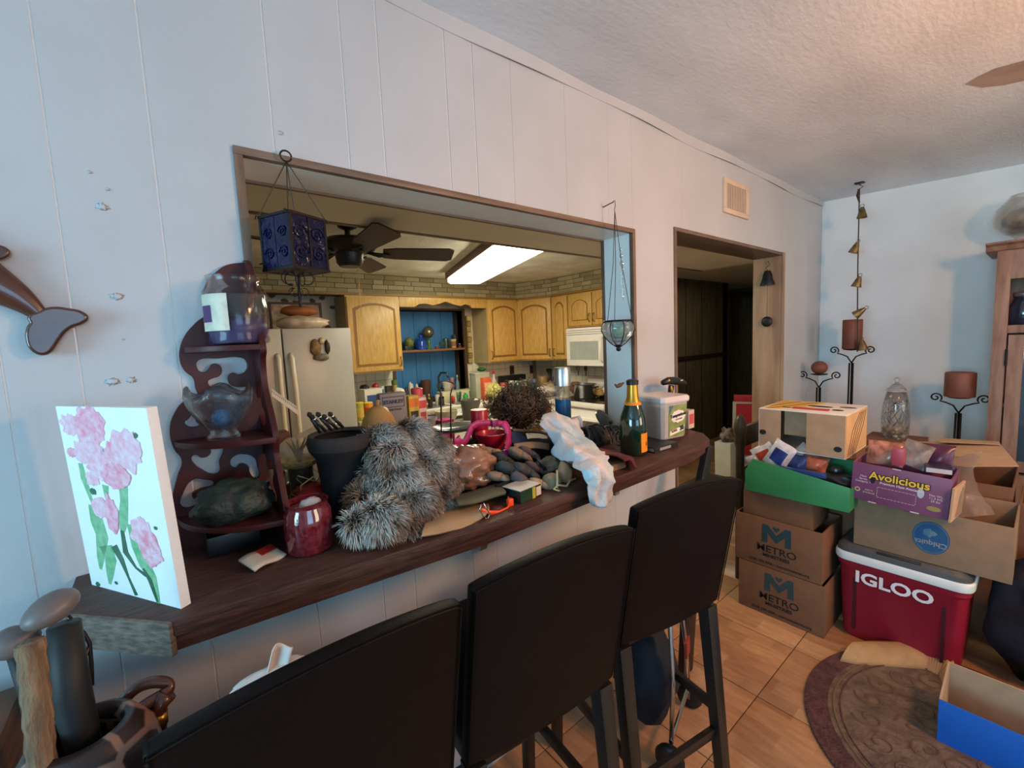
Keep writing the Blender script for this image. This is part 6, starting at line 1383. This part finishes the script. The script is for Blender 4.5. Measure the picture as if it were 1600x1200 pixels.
# white and blue towel hanging over the edge
twm = mat('white_towel', (.62, .58, .56), .85, var=.05, bump=.3, bscale=200)
tb = mat('towel_white_blue', (.66, .60, .57), .85, col2=(.40, .56, .66), scale=10, bump=.3, bscale=200)
cloth('kitchen_towel', 'crumpled white and pale blue towel hanging over the bar edge', 'towel', [
    [(845, 652, -.04), (868, 644, -.06), (890, 656, -.06), (905, 650, -.02)],
    [(846, 668, -.10), (868, 672, -.14), (892, 668, -.12), (912, 672, -.06)],
    [(858, 690, -.14), (876, 684, -.20), (898, 688, -.20), (922, 690, -.12)],
    [(862, 708, -.20), (884, 702, -.28), (905, 700, -.28), (930, 706, -.20)],
    [(888, 722, -.30), (902, 716, -.33), (922, 712, -.33), (944, 712, -.28)],
    [(905, 742, -.385), (916, 736, -.40), (932, 728, -.40), (948, 728, -.375)],
    [(910, 766, -.395), (922, 762, -.405), (936, 756, -.405), (947, 756, -.385)],
    [(920, 784, -.395), (930, 788, -.405), (942, 790, -.405), (951, 776, -.39)],
    [(936, 794, -.395), (940, 796, -.40), (945, 796, -.40), (950, 788, -.39)]], m=tb, solid=.003, crumple=.013, seed=4)
cloth('face_cloth', 'second crumpled white cloth lying under the hanging towel', 'cloth', [[(846, 655, .0), (862, 646, .0), (876, 656, .0), (896, 652, .0)], [(848, 666, -.06), (858, 672, -.08), (880, 668, -.08), (900, 668, -.06)], [(862, 690, -.08), (878, 690, -.12), (900, 690, -.12), (925, 700, -.10)], [(870, 712, -.16), (888, 712, -.18), (925, 706, -.16), (955, 702, -.16)], [(880, 722, -.22), (900, 726, -.26), (930, 716, -.24), (948, 712, -.22)]], m=twm, solid=.004, crumple=.012, seed=9)
# black cable coil
cc = thing('cable_coil', 'thick coil of black curly cable left of the champagne bottle', 'cable', at(938, 682, y=-.10)); o_ = cc.location
for k in range(15):
    c_ = at(910 + k * 4.2, 683 + 3 * math.sin(k), y=-.10 + .004 * k) - o_; rr_ = 19 * mpp(o_) * (1 - .25 * abs(k - 7) / 7)
    obj('coil', G().tube([c_ + Vector((.010 * math.sin(t * .3 + k), rr_ * math.cos(t * PI / 9) * .8, rr_ * math.sin(t * PI / 9))) for t in range(18)], .0032, 6, closed=True), M['black'], cc, smooth=True)
solo('dark_bundle', G().blob((0, 0, 0), (.07, .06, .045), 3, .3, 2, 4), mat('dark_cloth2', (.02, .018, .018), .8, var=.2), 'black fabric bundle under the cable coil', 'cloth', loc=(o_.x, -.06, B + .035), smooth=True)
fp = thing('dark_pan', 'dark round pan lid behind the cable coil', 'pan lid', at(945, 658, y=.10))
d = obj('lid', G().lathe([(.06, 0), (.058, .006), (.02, .018), (.012, .02)], 26), cm('#4b4a42', .25, metal=.4), fp, smooth=True, ang=.8); d.rotation_euler = (.9, 0, .3)
obj('knob', G().blob((0, -.02, .02), (.010, .010, .010), 2, 0, 1, 0), M['black'], d, smooth=True)
# champagne bottle
cbt = thing('champagne_bottle', 'dark green champagne bottle with orange label and gold foil neck', 'bottle', (at(990, 712, y=-.255).x, -.255, B))
zt = at(981, 594, y=-.255).z - BAR; R = 20.5 * mpp(cbt.location)
obj('bottle', G().lathe([(R * .9, 0), (R, .004), (R, zt * .40), (R * .93, zt * .50), (R * .62, zt * .66), (R * .42, zt * .76), (R * .36, zt * .93), (R * .42, zt * .94), (R * .42, zt * .965)], 32), mat('green_bottle', (.006, .020, .010), .08, var=0, spec=1), cbt, smooth=True, ang=1.0)
obj('gold_foil', G().lathe([(R * .60, zt * .675), (R * .44, zt * .765), (R * .385, zt * .93)], 32, cap=False), cm('#b8862c', .32, metal=.7), cbt, smooth=True)
obj('neck_label', G().lathe([(R * .64, zt * .665), (R * .565, zt * .705)], 32, cap=False), cm('#d9811a', .5), cbt, smooth=True)
obj('black_cap', G().lathe([(R * .44, zt * .93), (R * .46, zt * .985), (R * .3, zt)], 20), M['black'], cbt, smooth=True, ang=.7)
obj('label', G().grid(lambda u, v: (R * 1.012 * math.cos(-PI / 2 - .35 + 1.25 * u), R * 1.012 * math.sin(-PI / 2 - .35 + 1.25 * u), zt * (.05 + .25 * v)), 12, 1), cm('#e08a14', .5), cbt, smooth=True)
obj('label_emblem', G().grid(lambda u, v: (R * 1.02 * math.cos(-PI / 2 + .1 + .3 * u), R * 1.02 * math.sin(-PI / 2 + .1 + .3 * u), zt * (.13 + .05 * v)), 4, 1), cm('#8a4a10', .5), cbt, smooth=True)
# string knot on the jamb
solo('brown_knot', G().tube([Vector((-.03, 0, .006)), Vector((-.015, 0, -.004)), Vector((0, 0, 0)), Vector((.015, 0, .004)), Vector((.028, 0, .008))], [.004, .007, .010, .006, .004], 8), cm('#5a3a26', .6), 'brown knotted ornament on the bottle-side jamb', 'ornament', loc=at(968, 602, y=-.01), smooth=True)
# maroon cloth and wooden block, book
cloth('maroon_scarf', 'dark red cloth strip laid over the bar edge by the bottle', 'cloth', [[(922, 700, -.15), (940, 699, -.15), (960, 700, -.15), (978, 704, -.15)], [(925, 712, -.24), (945, 710, -.25), (965, 712, -.26), (985, 712, -.26)], [(955, 712, -.32), (968, 710, -.33), (980, 714, -.34), (990, 722, -.34)], [(975, 722, -.375), (982, 720, -.378), (988, 724, -.38), (993, 732, -.38)]], m=mat('maroon_cloth', (.13, .012, .018), .8, var=.2), solid=.004, crumple=.004)
solo('wood_block', G().box(-.045, .045, -.035, .035, 0, .020), mat('pine_block', (.36, .17, .07), .5, var=.15, stretch=(1, 6, 6)), 'orange-brown wooden block beside the hanging towel', 'wood block', loc=(at(962, 733, y=-.33).x, -.30, B), bevel=.002, rz=-.05)
bk2 = thing('black_book', 'thin black book with a grey spine label under the plastic tub', 'book', (at(1035, 706, y=-.29).x, -.235, B), -.05)
obj('cover', G().box(-.075, .065, -.075, .09, 0, .003).box(-.075, .065, -.075, .09, .015, .018).box(-.075, .065, -.078, -.075, 0, .018), M['black'], bk2)
obj('pages', G().box(-.07, .06, -.074, .085, .003, .015), cm('#8d8a80', .8), bk2)
obj('spine_label', G().box(-.045, .02, -.0788, -.078, .004, .014), cm('#8b8a8a', .5), bk2)
# plastic tub
tz = BAR + .019
tbx = thing('plastic_tub', 'clear square plastic tub with green cat treat label', 'tub', (1.512, -.215, tz), -.16)
zt = .150
sqr = lambda w_, z: [(x_ * w_, y_ * w_, z) for x_, y_ in ((-.5, -.42), (-.42, -.5), (.42, -.5), (.5, -.42), (.5, .42), (.42, .5), (-.42, .5), (-.5, .42))]
tm = mat('cloudy_plastic', (.60, .56, .53), .25, var=.04, alpha=.62)
obj('tub', loft([sqr(.122, 0), sqr(.127, .004), sqr(.146, zt)]), tm, tbx)
obj('lid', loft([sqr(.152, zt - .012), sqr(.157, zt - .006), sqr(.157, zt + .006), sqr(.146, zt + .012)]), mat('milky_lid', (.62, .56, .54), .35, var=.04), tbx)
mx_ = Matrix.Rotation(.0, 4, 'Z')
lab = obj('label', G().add([(-.035, -.0648, .006), (.055, -.0648, .006), (.060, -.0728, .128), (-.040, -.0728, .128)], [(0, 1, 2, 3)]), mat('treat_label', (.14, .20, .045), .45, col2=(.24, .28, .10), scale=26), tbx)
def onlab(poly_, m, n_, d_=.0008): return obj(n_, G().add([(x_, -.0650 - (z_ - .006) / .122 * .008 - d_, z_) for x_, z_ in poly_], [tuple(range(len(poly_)))]), m, lab)
onlab([(-.036, .128), (-.036, .10), (-.020, .118), (-.018, .128)], cm('#3d6a8e', .5), 'blue_corner')
cl = [(.012 + .040 * math.cos(i * PI / 10) * (1 + .08 * math.cos(i * 2.1)), .084 + .024 * math.sin(i * PI / 10) * (1 + .1 * math.sin(i * 3))) for i in range(20)]
onlab(cl, cm('#e0d6cc', .5), 'white_cloud')
onlab([(-.030, .012), (.048, .026), (.050, .046), (-.028, .030)], cm('#e6dfd4', .5), 'white_ribbon', .0009)
RT = Matrix.Rotation(.12, 3, 'Y').transposed() @ FACEY
text('Temptations', .0165, M['black'], lab, (.012, -.0722, .089), rot=Matrix.Rotation(-.10, 3, 'Y') @ FACEY, bold=.0006)
text('cat treats', .010, cm('#5a4a40', .5), lab, (.016, -.0712, .074), rot=Matrix.Rotation(-.10, 3, 'Y') @ FACEY)
text('30', .023, M['black'], lab, (.034, -.0692, .036), rot=Matrix.Rotation(-.16, 3, 'Y') @ FACEY, bold=.0010)
text('SUPER', .011, cm('#7a3a2e', .5), lab, (-.006, -.0686, .029), rot=Matrix.Rotation(-.16, 3, 'Y') @ FACEY, bold=.0004)
solo('packed_sachets', G().box(-.045, .0, -.045, .045, .004, .11), cm('#b48a74', .5), 'brown packet seen inside the clear plastic tub', 'packet', loc=(1.512, -.215, tz), rz=-.16, bevel=.004)
item('pink_white_box', 'pink and white carton behind the plastic tub', 'box', 'box', 1072, 640, 17, '#c9b8ae', y=-.17, zs=B, lab='#c0525a', d=.05)
fr2 = thing('picture_frame', 'black-framed flat object leaning behind the bottle and the tub', 'picture frame', (at(1012, 700, y=-.13).x, -.13, B))
zt = at(1008, 618, y=-.13).z - BAR
obj('frame', G().box(-.04, .06, 0, .006, 0, .006).box(-.04, .06, 0, .006, zt - .006, zt).box(-.04, -.034, 0, .006, 0, zt).box(.054, .06, 0, .006, 0, zt), M['black'], fr2)
obj('panel', G().box(-.034, .054, .002, .004, .006, zt - .006), cm('#8d8580', .4), fr2)
dl = thing('cordless_driver', 'black and yellow cordless screwdriver standing behind the tub', 'power tool', (at(1050, 660, y=-.10).x, -.10, B)); o_ = dl.location
bpt = lambda a_, b_: at(a_, b_, y=-.10) - o_
obj('body', G().tube([bpt(1036, 598), bpt(1044, 595), bpt(1056, 595), bpt(1066, 597), bpt(1072, 599)], [.012, .017, .019, .014, .006], 14), M['black'], dl, smooth=True)
obj('handle', G().tube([bpt(1049, 602), bpt(1047, 618), bpt(1046, 640), Vector((-.005, 0, .0))], [.013, .012, .013, .018], 12), M['black'], dl, smooth=True)
obj('yellow_grip', G().tube([bpt(1045, 603) - Vector((0, .012, 0)), bpt(1046, 611) - Vector((0, .011, 0))], [.004, .005], 8), cm('#d8a230', .4), dl, smooth=True)
obj('yellow_button', G().blob(bpt(1041, 594) - Vector((0, .014, 0)), (.006, .004, .005), 2, 0, 1, 0), cm('#d8a230', .4), dl, smooth=True)
obj('white_logo', G().box(-.008, .010, -.001, .001, -.002, .002), cm('#d8d4cc', .4), dl).location = bpt(1059, 594) - Vector((0, .019, 0))
# ================================================================== KITCHEN CLUTTER
# on the shelf in the blue recess
SZ = 1.4325
item('tree_ornament', 'green and yellow tree-shaped ornament at the left of the recess shelf', 'ornament', 'bag', 638, 527, 14, '#6f7436', y=3.28, zs=SZ + .02)
item('ornament_base', 'dark block under the tree ornament', 'block', 'box', 637, 541, 12, '#26332e', y=3.27, zs=SZ)
item('blue_vase', 'cobalt blue glass vase on the recess shelf', 'vase', 'bottle', 657, 524, 16, '#2348a8', y=3.28, zs=SZ, lid='#2348a8', rough=.1)
gb_ = thing('globe_on_stand', 'brassy globe on a green glass foot on the recess shelf', 'globe', (at(669, 520, y=3.25).x, 3.25, SZ))
obj('foot', G().lathe([(.035, 0), (.03, .01), (.012, .03), (.025, .06), (.01, .10), (.004, .115)], 18), cm('#3d6a26', .12), gb_, smooth=True)
obj('globe', G().blob((0, 0, .185), (.062, .062, .062), 3, 0, 1, 0), mat('brassy_globe', (.30, .24, .16), .25, metal=.6, var=.3), gb_, smooth=True)
obj('arc', G().tube(arc((0, 0, .185), .07, -.3, PI + .3, 20), .003, 5), M['iron'], gb_, smooth=True)
item('small_red_figure', 'tiny dark red figure in the middle of the recess shelf', 'figurine', 'bottle', 682, 540, 5, '#6b3430', y=3.24, zs=SZ)
item('clear_tumbler', 'clear glass tumbler right of the globe', 'glass', 'glass', 690, 534, 9, '#b8c8c8', y=3.25, zs=SZ, glass=True)
item('green_glass_jar', 'dark green glass jar in the recess', 'jar', 'jar', 696, 526, 9, '#35564c', y=3.30, zs=SZ, rough=.15)
item('glass_mug', 'pale clear glass mug on the recess shelf', 'mug', 'glass', 702, 530, 8, '#a8b8b8', y=3.25, zs=SZ, glass=True)
item('spotted_tumbler', 'cream tumbler with dark spots on the recess shelf', 'glass', 'cup', 708, 530, 10, '#c9a878', y=3.23, zs=SZ, lab='#7a5a38')
item('crown_glass', 'clear tall glass behind the spotted tumbler', 'glass', 'glass', 710, 523, 11, '#9aa8b4', y=3.33, zs=SZ, glass=True)
item('amber_bottle', 'small dark amber bottle at the right of the recess shelf', 'bottle', 'bottle', 718, 537, 7, '#4a2014', y=3.24, zs=SZ)
item('brown_pot', 'little brown pot at the far right of the recess shelf', 'pot', 'can', 723, 537, 6, '#5c3520', y=3.26, zs=SZ)
# window-side and sink items
SI = .873
for a_ in (('napkin_fold', 'white folded paper on the recess sill', 'paper', 'bag', 641, 597, 9, '#d9d6cc', 3.30, SI), ('white_note', 'small white paper right of the folded paper', 'paper', 'bag', 651, 600, 6, '#d4d0c4', 3.28, SI),
           ('brown_basket', 'brown woven basket on the recess sill', 'basket', 'cup', 665, 594, 16, '#5d3f2e', 3.30, SI), ('white_bowl', 'white bowl on the recess sill', 'bowl', 'bowl', 698, 597, 16, '#ddd6c2', 3.28, SI),
           ('red_white_cup', 'red and white cup on the recess sill', 'cup', 'can', 706, 590, 6, '#c98a86', 3.34, SI), ('steel_shaker', 'steel shaker on the sill by the window post', 'shaker', 'bottle', 724, 587, 11, '#8d9490', 3.30, SI),
           ('glass_bottle', 'clear slim glass bottle on the recess sill', 'bottle', 'bottle', 714, 586, 6, '#86a4ac', 3.30, SI)):
    item(a_[0], a_[1], a_[2], a_[3], a_[4], a_[5], a_[6], a_[7], y=a_[8], zs=a_[9])
fa = thing('faucet', 'tall dark kitchen tap in front of the blue recess', 'tap', (at(687, 620, y=3.08).x, 3.08, CT))
obj('spout', G().tube([(0, 0, 0), (0, 0, .28), (.01, -.04, .33), (.03, -.12, .33), (.035, -.15, .28)], .011, 10), cm('#4a4f55', .25, metal=.7), fa, smooth=True)
obj('lever', G().tube([(0, 0, .12), (.06, 0, .15)], .007, 8), cm('#4a4f55', .25, metal=.7), fa, smooth=True)
snk = thing('sink', 'white double kitchen sink full of dishes', 'sink', (2.33, 2.86, CT))
obj('rim', G().box(-.38, .38, -.24, -.20, .0, .012).box(-.38, .38, .18, .22, 0, .012).box(-.38, -.34, -.20, .18, 0, .012).box(.34, .38, -.20, .18, 0, .012).box(-.02, .02, -.2, .18, 0, .010), M['white'], snk, bevel=.003)
obj('basin', G().box(-.34, .34, -.20, .18, -.0, .002), cm('#7d7a70', .3), snk)
white_tub = item('dish_tub', 'long cream plastic dish tub behind the sink', 'tub', 'box', 712, 610, 58, '#cfc8a4', y=3.02, zs=CT, d=.14)
for a_ in (('white_bin', 'white storage bin with a blue mark beside the fridge', 'bin', 'box', 577, 607, 28, '#d2cec0', 2.92, {'lab': '#2e4f86', 'd': .2}),
           ('black_kettle', 'black crumpled item on the white bin', 'pouch', 'bag', 569, 601, 14, '#1c1b1c', 2.98, {'zs': 1.06}), ('red_ball', 'red rounded item on the white bin', 'ball', 'bag', 586, 599, 10, '#a32a28', 2.98, {'zs': 1.06, 'amp': .05}),
           ('yellow_canister', 'tall yellow-green canister left of the beehive jar', 'canister', 'can', 561, 630, 13, '#a3a63c', 2.66, {'lid': '#e2cc1e', 'lab': '#c9b04a'}), ('orange_canister', 'orange and yellow canister left of the beehive jar', 'canister', 'can', 575, 630, 14, '#d98420', 2.66, {'lid': '#e8d01c', 'lab': '#c44a1c'}),
           ('teal_bottle', 'teal bottle beside the white storage bin', 'bottle', 'bottle', 597, 604, 10, '#2f7f86', 2.95, {}), ('coffee_box', 'small black and brown box on the counter', 'box', 'box', 607, 603, 10, '#2a1c16', 2.95, {'lab': '#7c5e3c'}),
           ('cow_figurine', 'black and white cow figurine on the counter', 'figurine', 'bag', 623, 606, 18, '#d9d5c6', 2.90, {'amp': .35}), ('black_trinket', 'black lump beside the cow figurine', 'ornament', 'bag', 634, 606, 7, '#151414', 2.86, {}), ('pineapple_jar', 'yellow and green pineapple-like jar on the counter', 'jar', 'jar', 616, 595, 9, '#a8904a', 3.05, {'lid': '#5f7436'}),
           ('green_soap', 'bright green soap bottle in the dish tub', 'bottle', 'bottle', 727, 612, 8, '#2fa050', 2.93, {}), ('aqua_glass', 'aqua drinking glass beside the green soap', 'glass', 'glass', 717, 612, 8, '#4f9a94', 2.93, {'glass': True}),
           ('clear_glass', 'clear drinking glass right of the green soap', 'glass', 'glass', 737, 611, 8, '#a8b4a4', 2.93, {'glass': True}), ('red_sponge', 'red rounded scrubber behind the sink', 'sponge', 'bag', 707, 618, 7, '#b02a2c', 2.86, {'amp': .05}),
           ('dark_mug', 'dark mug by the sink', 'mug', 'cup', 672, 624, 8, '#3a3226', 2.80, {}), ('yellow_brush', 'yellow brush standing by the sink', 'brush', 'bottle', 670, 616, 5, '#8f8a2e', 2.88, {}), ('steel_cup', 'steel cup left of the sink', 'cup', 'cup', 661, 617, 8, '#8b8f8c', 2.88, {}),
           ('silver_can', 'silver can behind the sink', 'can', 'can', 683, 617, 7, '#c9c6b8', 2.9, {}), ('dark_jar', 'dark jar left in front of the dish tub', 'jar', 'jar', 690, 621, 8, '#3d3b36', 2.84, {'lid': '#20201e'})):
    item(a_[0], a_[1], a_[2], a_[3], a_[4], a_[5], a_[6], a_[7], y=a_[8], **({**dict(zs=CT), **a_[9]}))
# low kitchen table with papers between bar and sink
kt = thing('kitchen_table', 'small kitchen table covered in dishes and papers', 'table', (1.86, 1.86, 0))
obj('table_top', G().box(-.60, .60, -.52, .50, .80, .83), cm('#8c8474', .4), kt, bevel=.005)
for sx_ in (-1, 1):
    for sy_ in (-1, 1): obj('leg', G().box(sx_ * .55 - .02, sx_ * .55 + .02, sy_ * .45 - .02, sy_ * .45 + .02, 0, .80), cm('#6a5038', .5), kt)
TZ = .8305
solo('newspaper', G().grid(lambda u, v: (-.17 + .34 * u, -.13 + .26 * v, .006 + .02 * abs(math.sin(u * 5 + v)) + .02 * v), 12, 8), mat('newsprint', (.62, .60, .54), .8, col2=(.16, .15, .14), scale=34, stretch=(1, 3, 1)), 'crumpled printed newspaper on the kitchen table', 'newspaper', loc=(at(716, 650, z=TZ).x, min(at(716, 650, z=TZ).y, 2.2), TZ), smooth=True, solid=.002)
item('oval_platter', 'pale oval platter on the kitchen table', 'platter', 'bowl', 697, 641, 36, '#c2b89a', y=1.85, zs=TZ)
item('magenta_tub', 'magenta low tub on the kitchen table', 'tub', 'box', 693, 655, 24, '#96165c', y=1.45, zs=TZ, d=.10)
item('grey_basket', 'grey flared basket holding papers', 'basket', 'cup', 735, 624, 32, '#6b665e', y=1.9, zs=TZ)
item('receipts', 'crumpled receipts above the red cup', 'paper', 'bag', 745, 624, 18, '#c9b6b0', y=1.88, zs=TZ + .03)
item('glass_dish', 'clear glass dish at the table edge', 'dish', 'bowl', 672, 652, 22, '#a9b4c4', y=1.5, zs=TZ)
# right of the sink
for a_ in (('clear_bin', 'big clear plastic bin right of the window post', 'bin', 'box', 749, 584, 26, '#a9ad98', 2.86, {'d': .12, 'lid': '#b8bcaa'}), ('orange_box', 'orange printed box inside the clear bin', 'box', 'box', 758, 590, 15, '#d0623a', 2.78, {'lab': '#e0a890', 'd': .08}),
           ('green_bottle', 'dark green packet under the oak cabinet', 'packet', 'bag', 752, 574, 12, '#1d6a38', 3.05, {'zs': 1.14}), ('red_cap_bottle', 'white bottle with a red cap on the counter', 'bottle', 'bottle', 771, 580, 10, '#c9b4ac', 2.9, {'lid': '#b81e34'}),
           ('yellow_bag', 'pale yellow plastic bag on the counter', 'plastic bag', 'bag', 770, 599, 24, '#c9c070', 2.72, {'amp': .4}), ('black_tray', 'long black tray along the backsplash', 'tray', 'box', 800, 586, 46, '#141414', 3.05, {'d': .1}), ('red_label_can', 'red labelled can in front of the black tray', 'can', 'can', 787, 598, 12, '#b8463c', 2.78, {'lab': '#d8c0b0'}),
           ('white_teal_can', 'white and teal can in the middle of the counter', 'can', 'can', 799, 595, 9, '#cfd4c8', 2.82, {'lab': '#5fae9e'}), ('teal_can', 'pale teal can beside the white one', 'can', 'can', 808, 595, 9, '#a9c8b4', 2.82, {'lab': '#4f9c86'}), ('green_carton', 'tall white carton with a green edge', 'carton', 'box', 817, 594, 9, '#e0dcae', 2.82, {'band': '#1d7a44'}),
           ('blue_can', 'blue and white can near the counter corner', 'can', 'can', 834, 592, 9, '#6f7f92', 2.86, {'lab': '#2a4380'}), ('round_tin', 'round gilt tin in the counter corner', 'tin', 'can', 848, 588, 16, '#a88a58', 2.88, {'lid': '#b89a66'}), ('blue_bottle_small', 'small blue and white bottle near the corner', 'bottle', 'bottle', 866, 584, 9, '#2c3f86', 2.66, {'lid': '#d4d4dc'}), ('purple_jar', 'purple jar in front of the blue bottle', 'jar', 'jar', 866, 592, 9, '#7a4a78', 2.58, {})):
    item(a_[0], a_[1], a_[2], a_[3], a_[4], a_[5], a_[6], a_[7], y=a_[8], **({**dict(zs=CT), **a_[9]}))
uc = thing('utensil_crock', 'crock of black cooking utensils in the counter corner', 'crock', (at(862, 590, y=2.80).x, 2.80, CT))
obj('crock', G().lathe([(.05, 0), (.055, .02), (.055, .14), (.048, .14), (.048, .02)], 20), cm('#5a4a3a', .5), uc, smooth=True, ang=.8)
for k in range(5):
    a_ = k * 1.25
    ut = obj('utensil', G().tube([Vector((0, 0, .02)), Vector((.035 * math.cos(a_), .035 * math.sin(a_), .2)), Vector((.055 * math.cos(a_), .055 * math.sin(a_), .27))], [.005, .005, .016], 8), M['black'], uc, smooth=True)
item('paper_stack', 'loose white papers heaped on the counter by the stove', 'papers', 'bag', 850, 604, 46, '#c9c2b6', x=3.35, zs=CT, d=.12, amp=.4)
item('brown_paper', 'tan crumpled paper bag on the counter corner', 'paper bag', 'bag', 857, 597, 24, '#a08a70', x=3.5, zs=CT, amp=.4)
item('blue_figure', 'small blue and black figurine by the papers', 'figurine', 'bottle', 838, 602, 8, '#2a4f8e', x=3.28, zs=CT, lid='#16181c')
# stove things
pt_ = thing('steel_pot', 'stainless steel pot with two handles on the stove', 'pot', (at(914, 615, z=.852).x, 1.86, .850))
pt_.location = (3.47, at(914, 610, x=3.47).y, .850); R = 17.5 * mpp(pt_.location); h = at(914, 600, x=3.47).z - .85
obj('pot', G().lathe([(R * .92, 0), (R, .01), (R, h * .95), (R * 1.06, h), (R * .95, h), (R * .93, .02)], 28), M['steel'], pt_, smooth=True, ang=.8)
for sy_ in (-1, 1): obj('handle', G().tube([(0 - .02, sy_ * R * .98, h * .75), (-.025, sy_ * R * 1.3, h * .85), (.025, sy_ * R * 1.3, h * .85), (.02, sy_ * R * .98, h * .75)], .006, 8), M['black'], pt_, smooth=True)
pn_ = thing('black_pan', 'black frying pan at the right of the stove', 'pan', (3.62, at(944, 608, x=3.62).y, .850))
obj('pan', G().lathe([(.08, 0), (.11, .03), (.105, .03), (.075, .005)], 26), M['black'], pn_, smooth=True, ang=.8)
obj('handle', G().tube([(-.09, .03, .028), (-.2, .06, .05)], .009, 8), M['black'], pn_, smooth=True)
item('spice_jars', 'dull red cloth behind the steel pot', 'cloth', 'bag', 900, 596, 20, '#7a5444', x=3.70, zs=.85)
item('wooden_spoon', 'pale wooden spoon rest on the stove', 'spoon rest', 'bag', 936, 606, 12, '#a88a48', x=3.55, zs=.85)
for px, lb_ in ((902, 'metal ladle hanging on the wall under the microwave'), (914, 'brown wooden scoop hanging on the wall under the microwave'), (946, 'black knob-shaped tool hanging on the wall right of the scoop')):
    p = at(px, 575, x=3.85)
    t = thing('wall_utensil', lb_, 'utensil', (3.862, p.y, p.z))
    obj('bowl', G().blob((0, 0, 0), (.01, .026, .036), 3, .05, 1, 1), cm({902: '#8d8a80', 914: '#5a3f2a', 946: '#1b1a1a'}[px], .35), t, smooth=True)
    obj('handle', G().tube([(0, 0, -.02), (0, 0, -.09)], .005, 6), cm('#3a332c', .5), t)
for px, py in ((800, 578), (831, 577)):
    p = at(px, py, y=3.186)
    t = thing('wall_outlet', {800: 'brown outlet cover on the backsplash, left one', 831: 'brown outlet cover on the backsplash, right one'}[px], 'outlet', (p.x, 3.187, p.z))
    obj('plate', G().box(-.036, .036, -.003, .001, -.057, .057), cm('#4a3a28', .4), t, bevel=.002)
    for dz in (-.022, .022): obj('socket', G().box(-.014, .014, -.005, -.003, dz - .013, dz + .013), cm('#2a2018', .4), t)
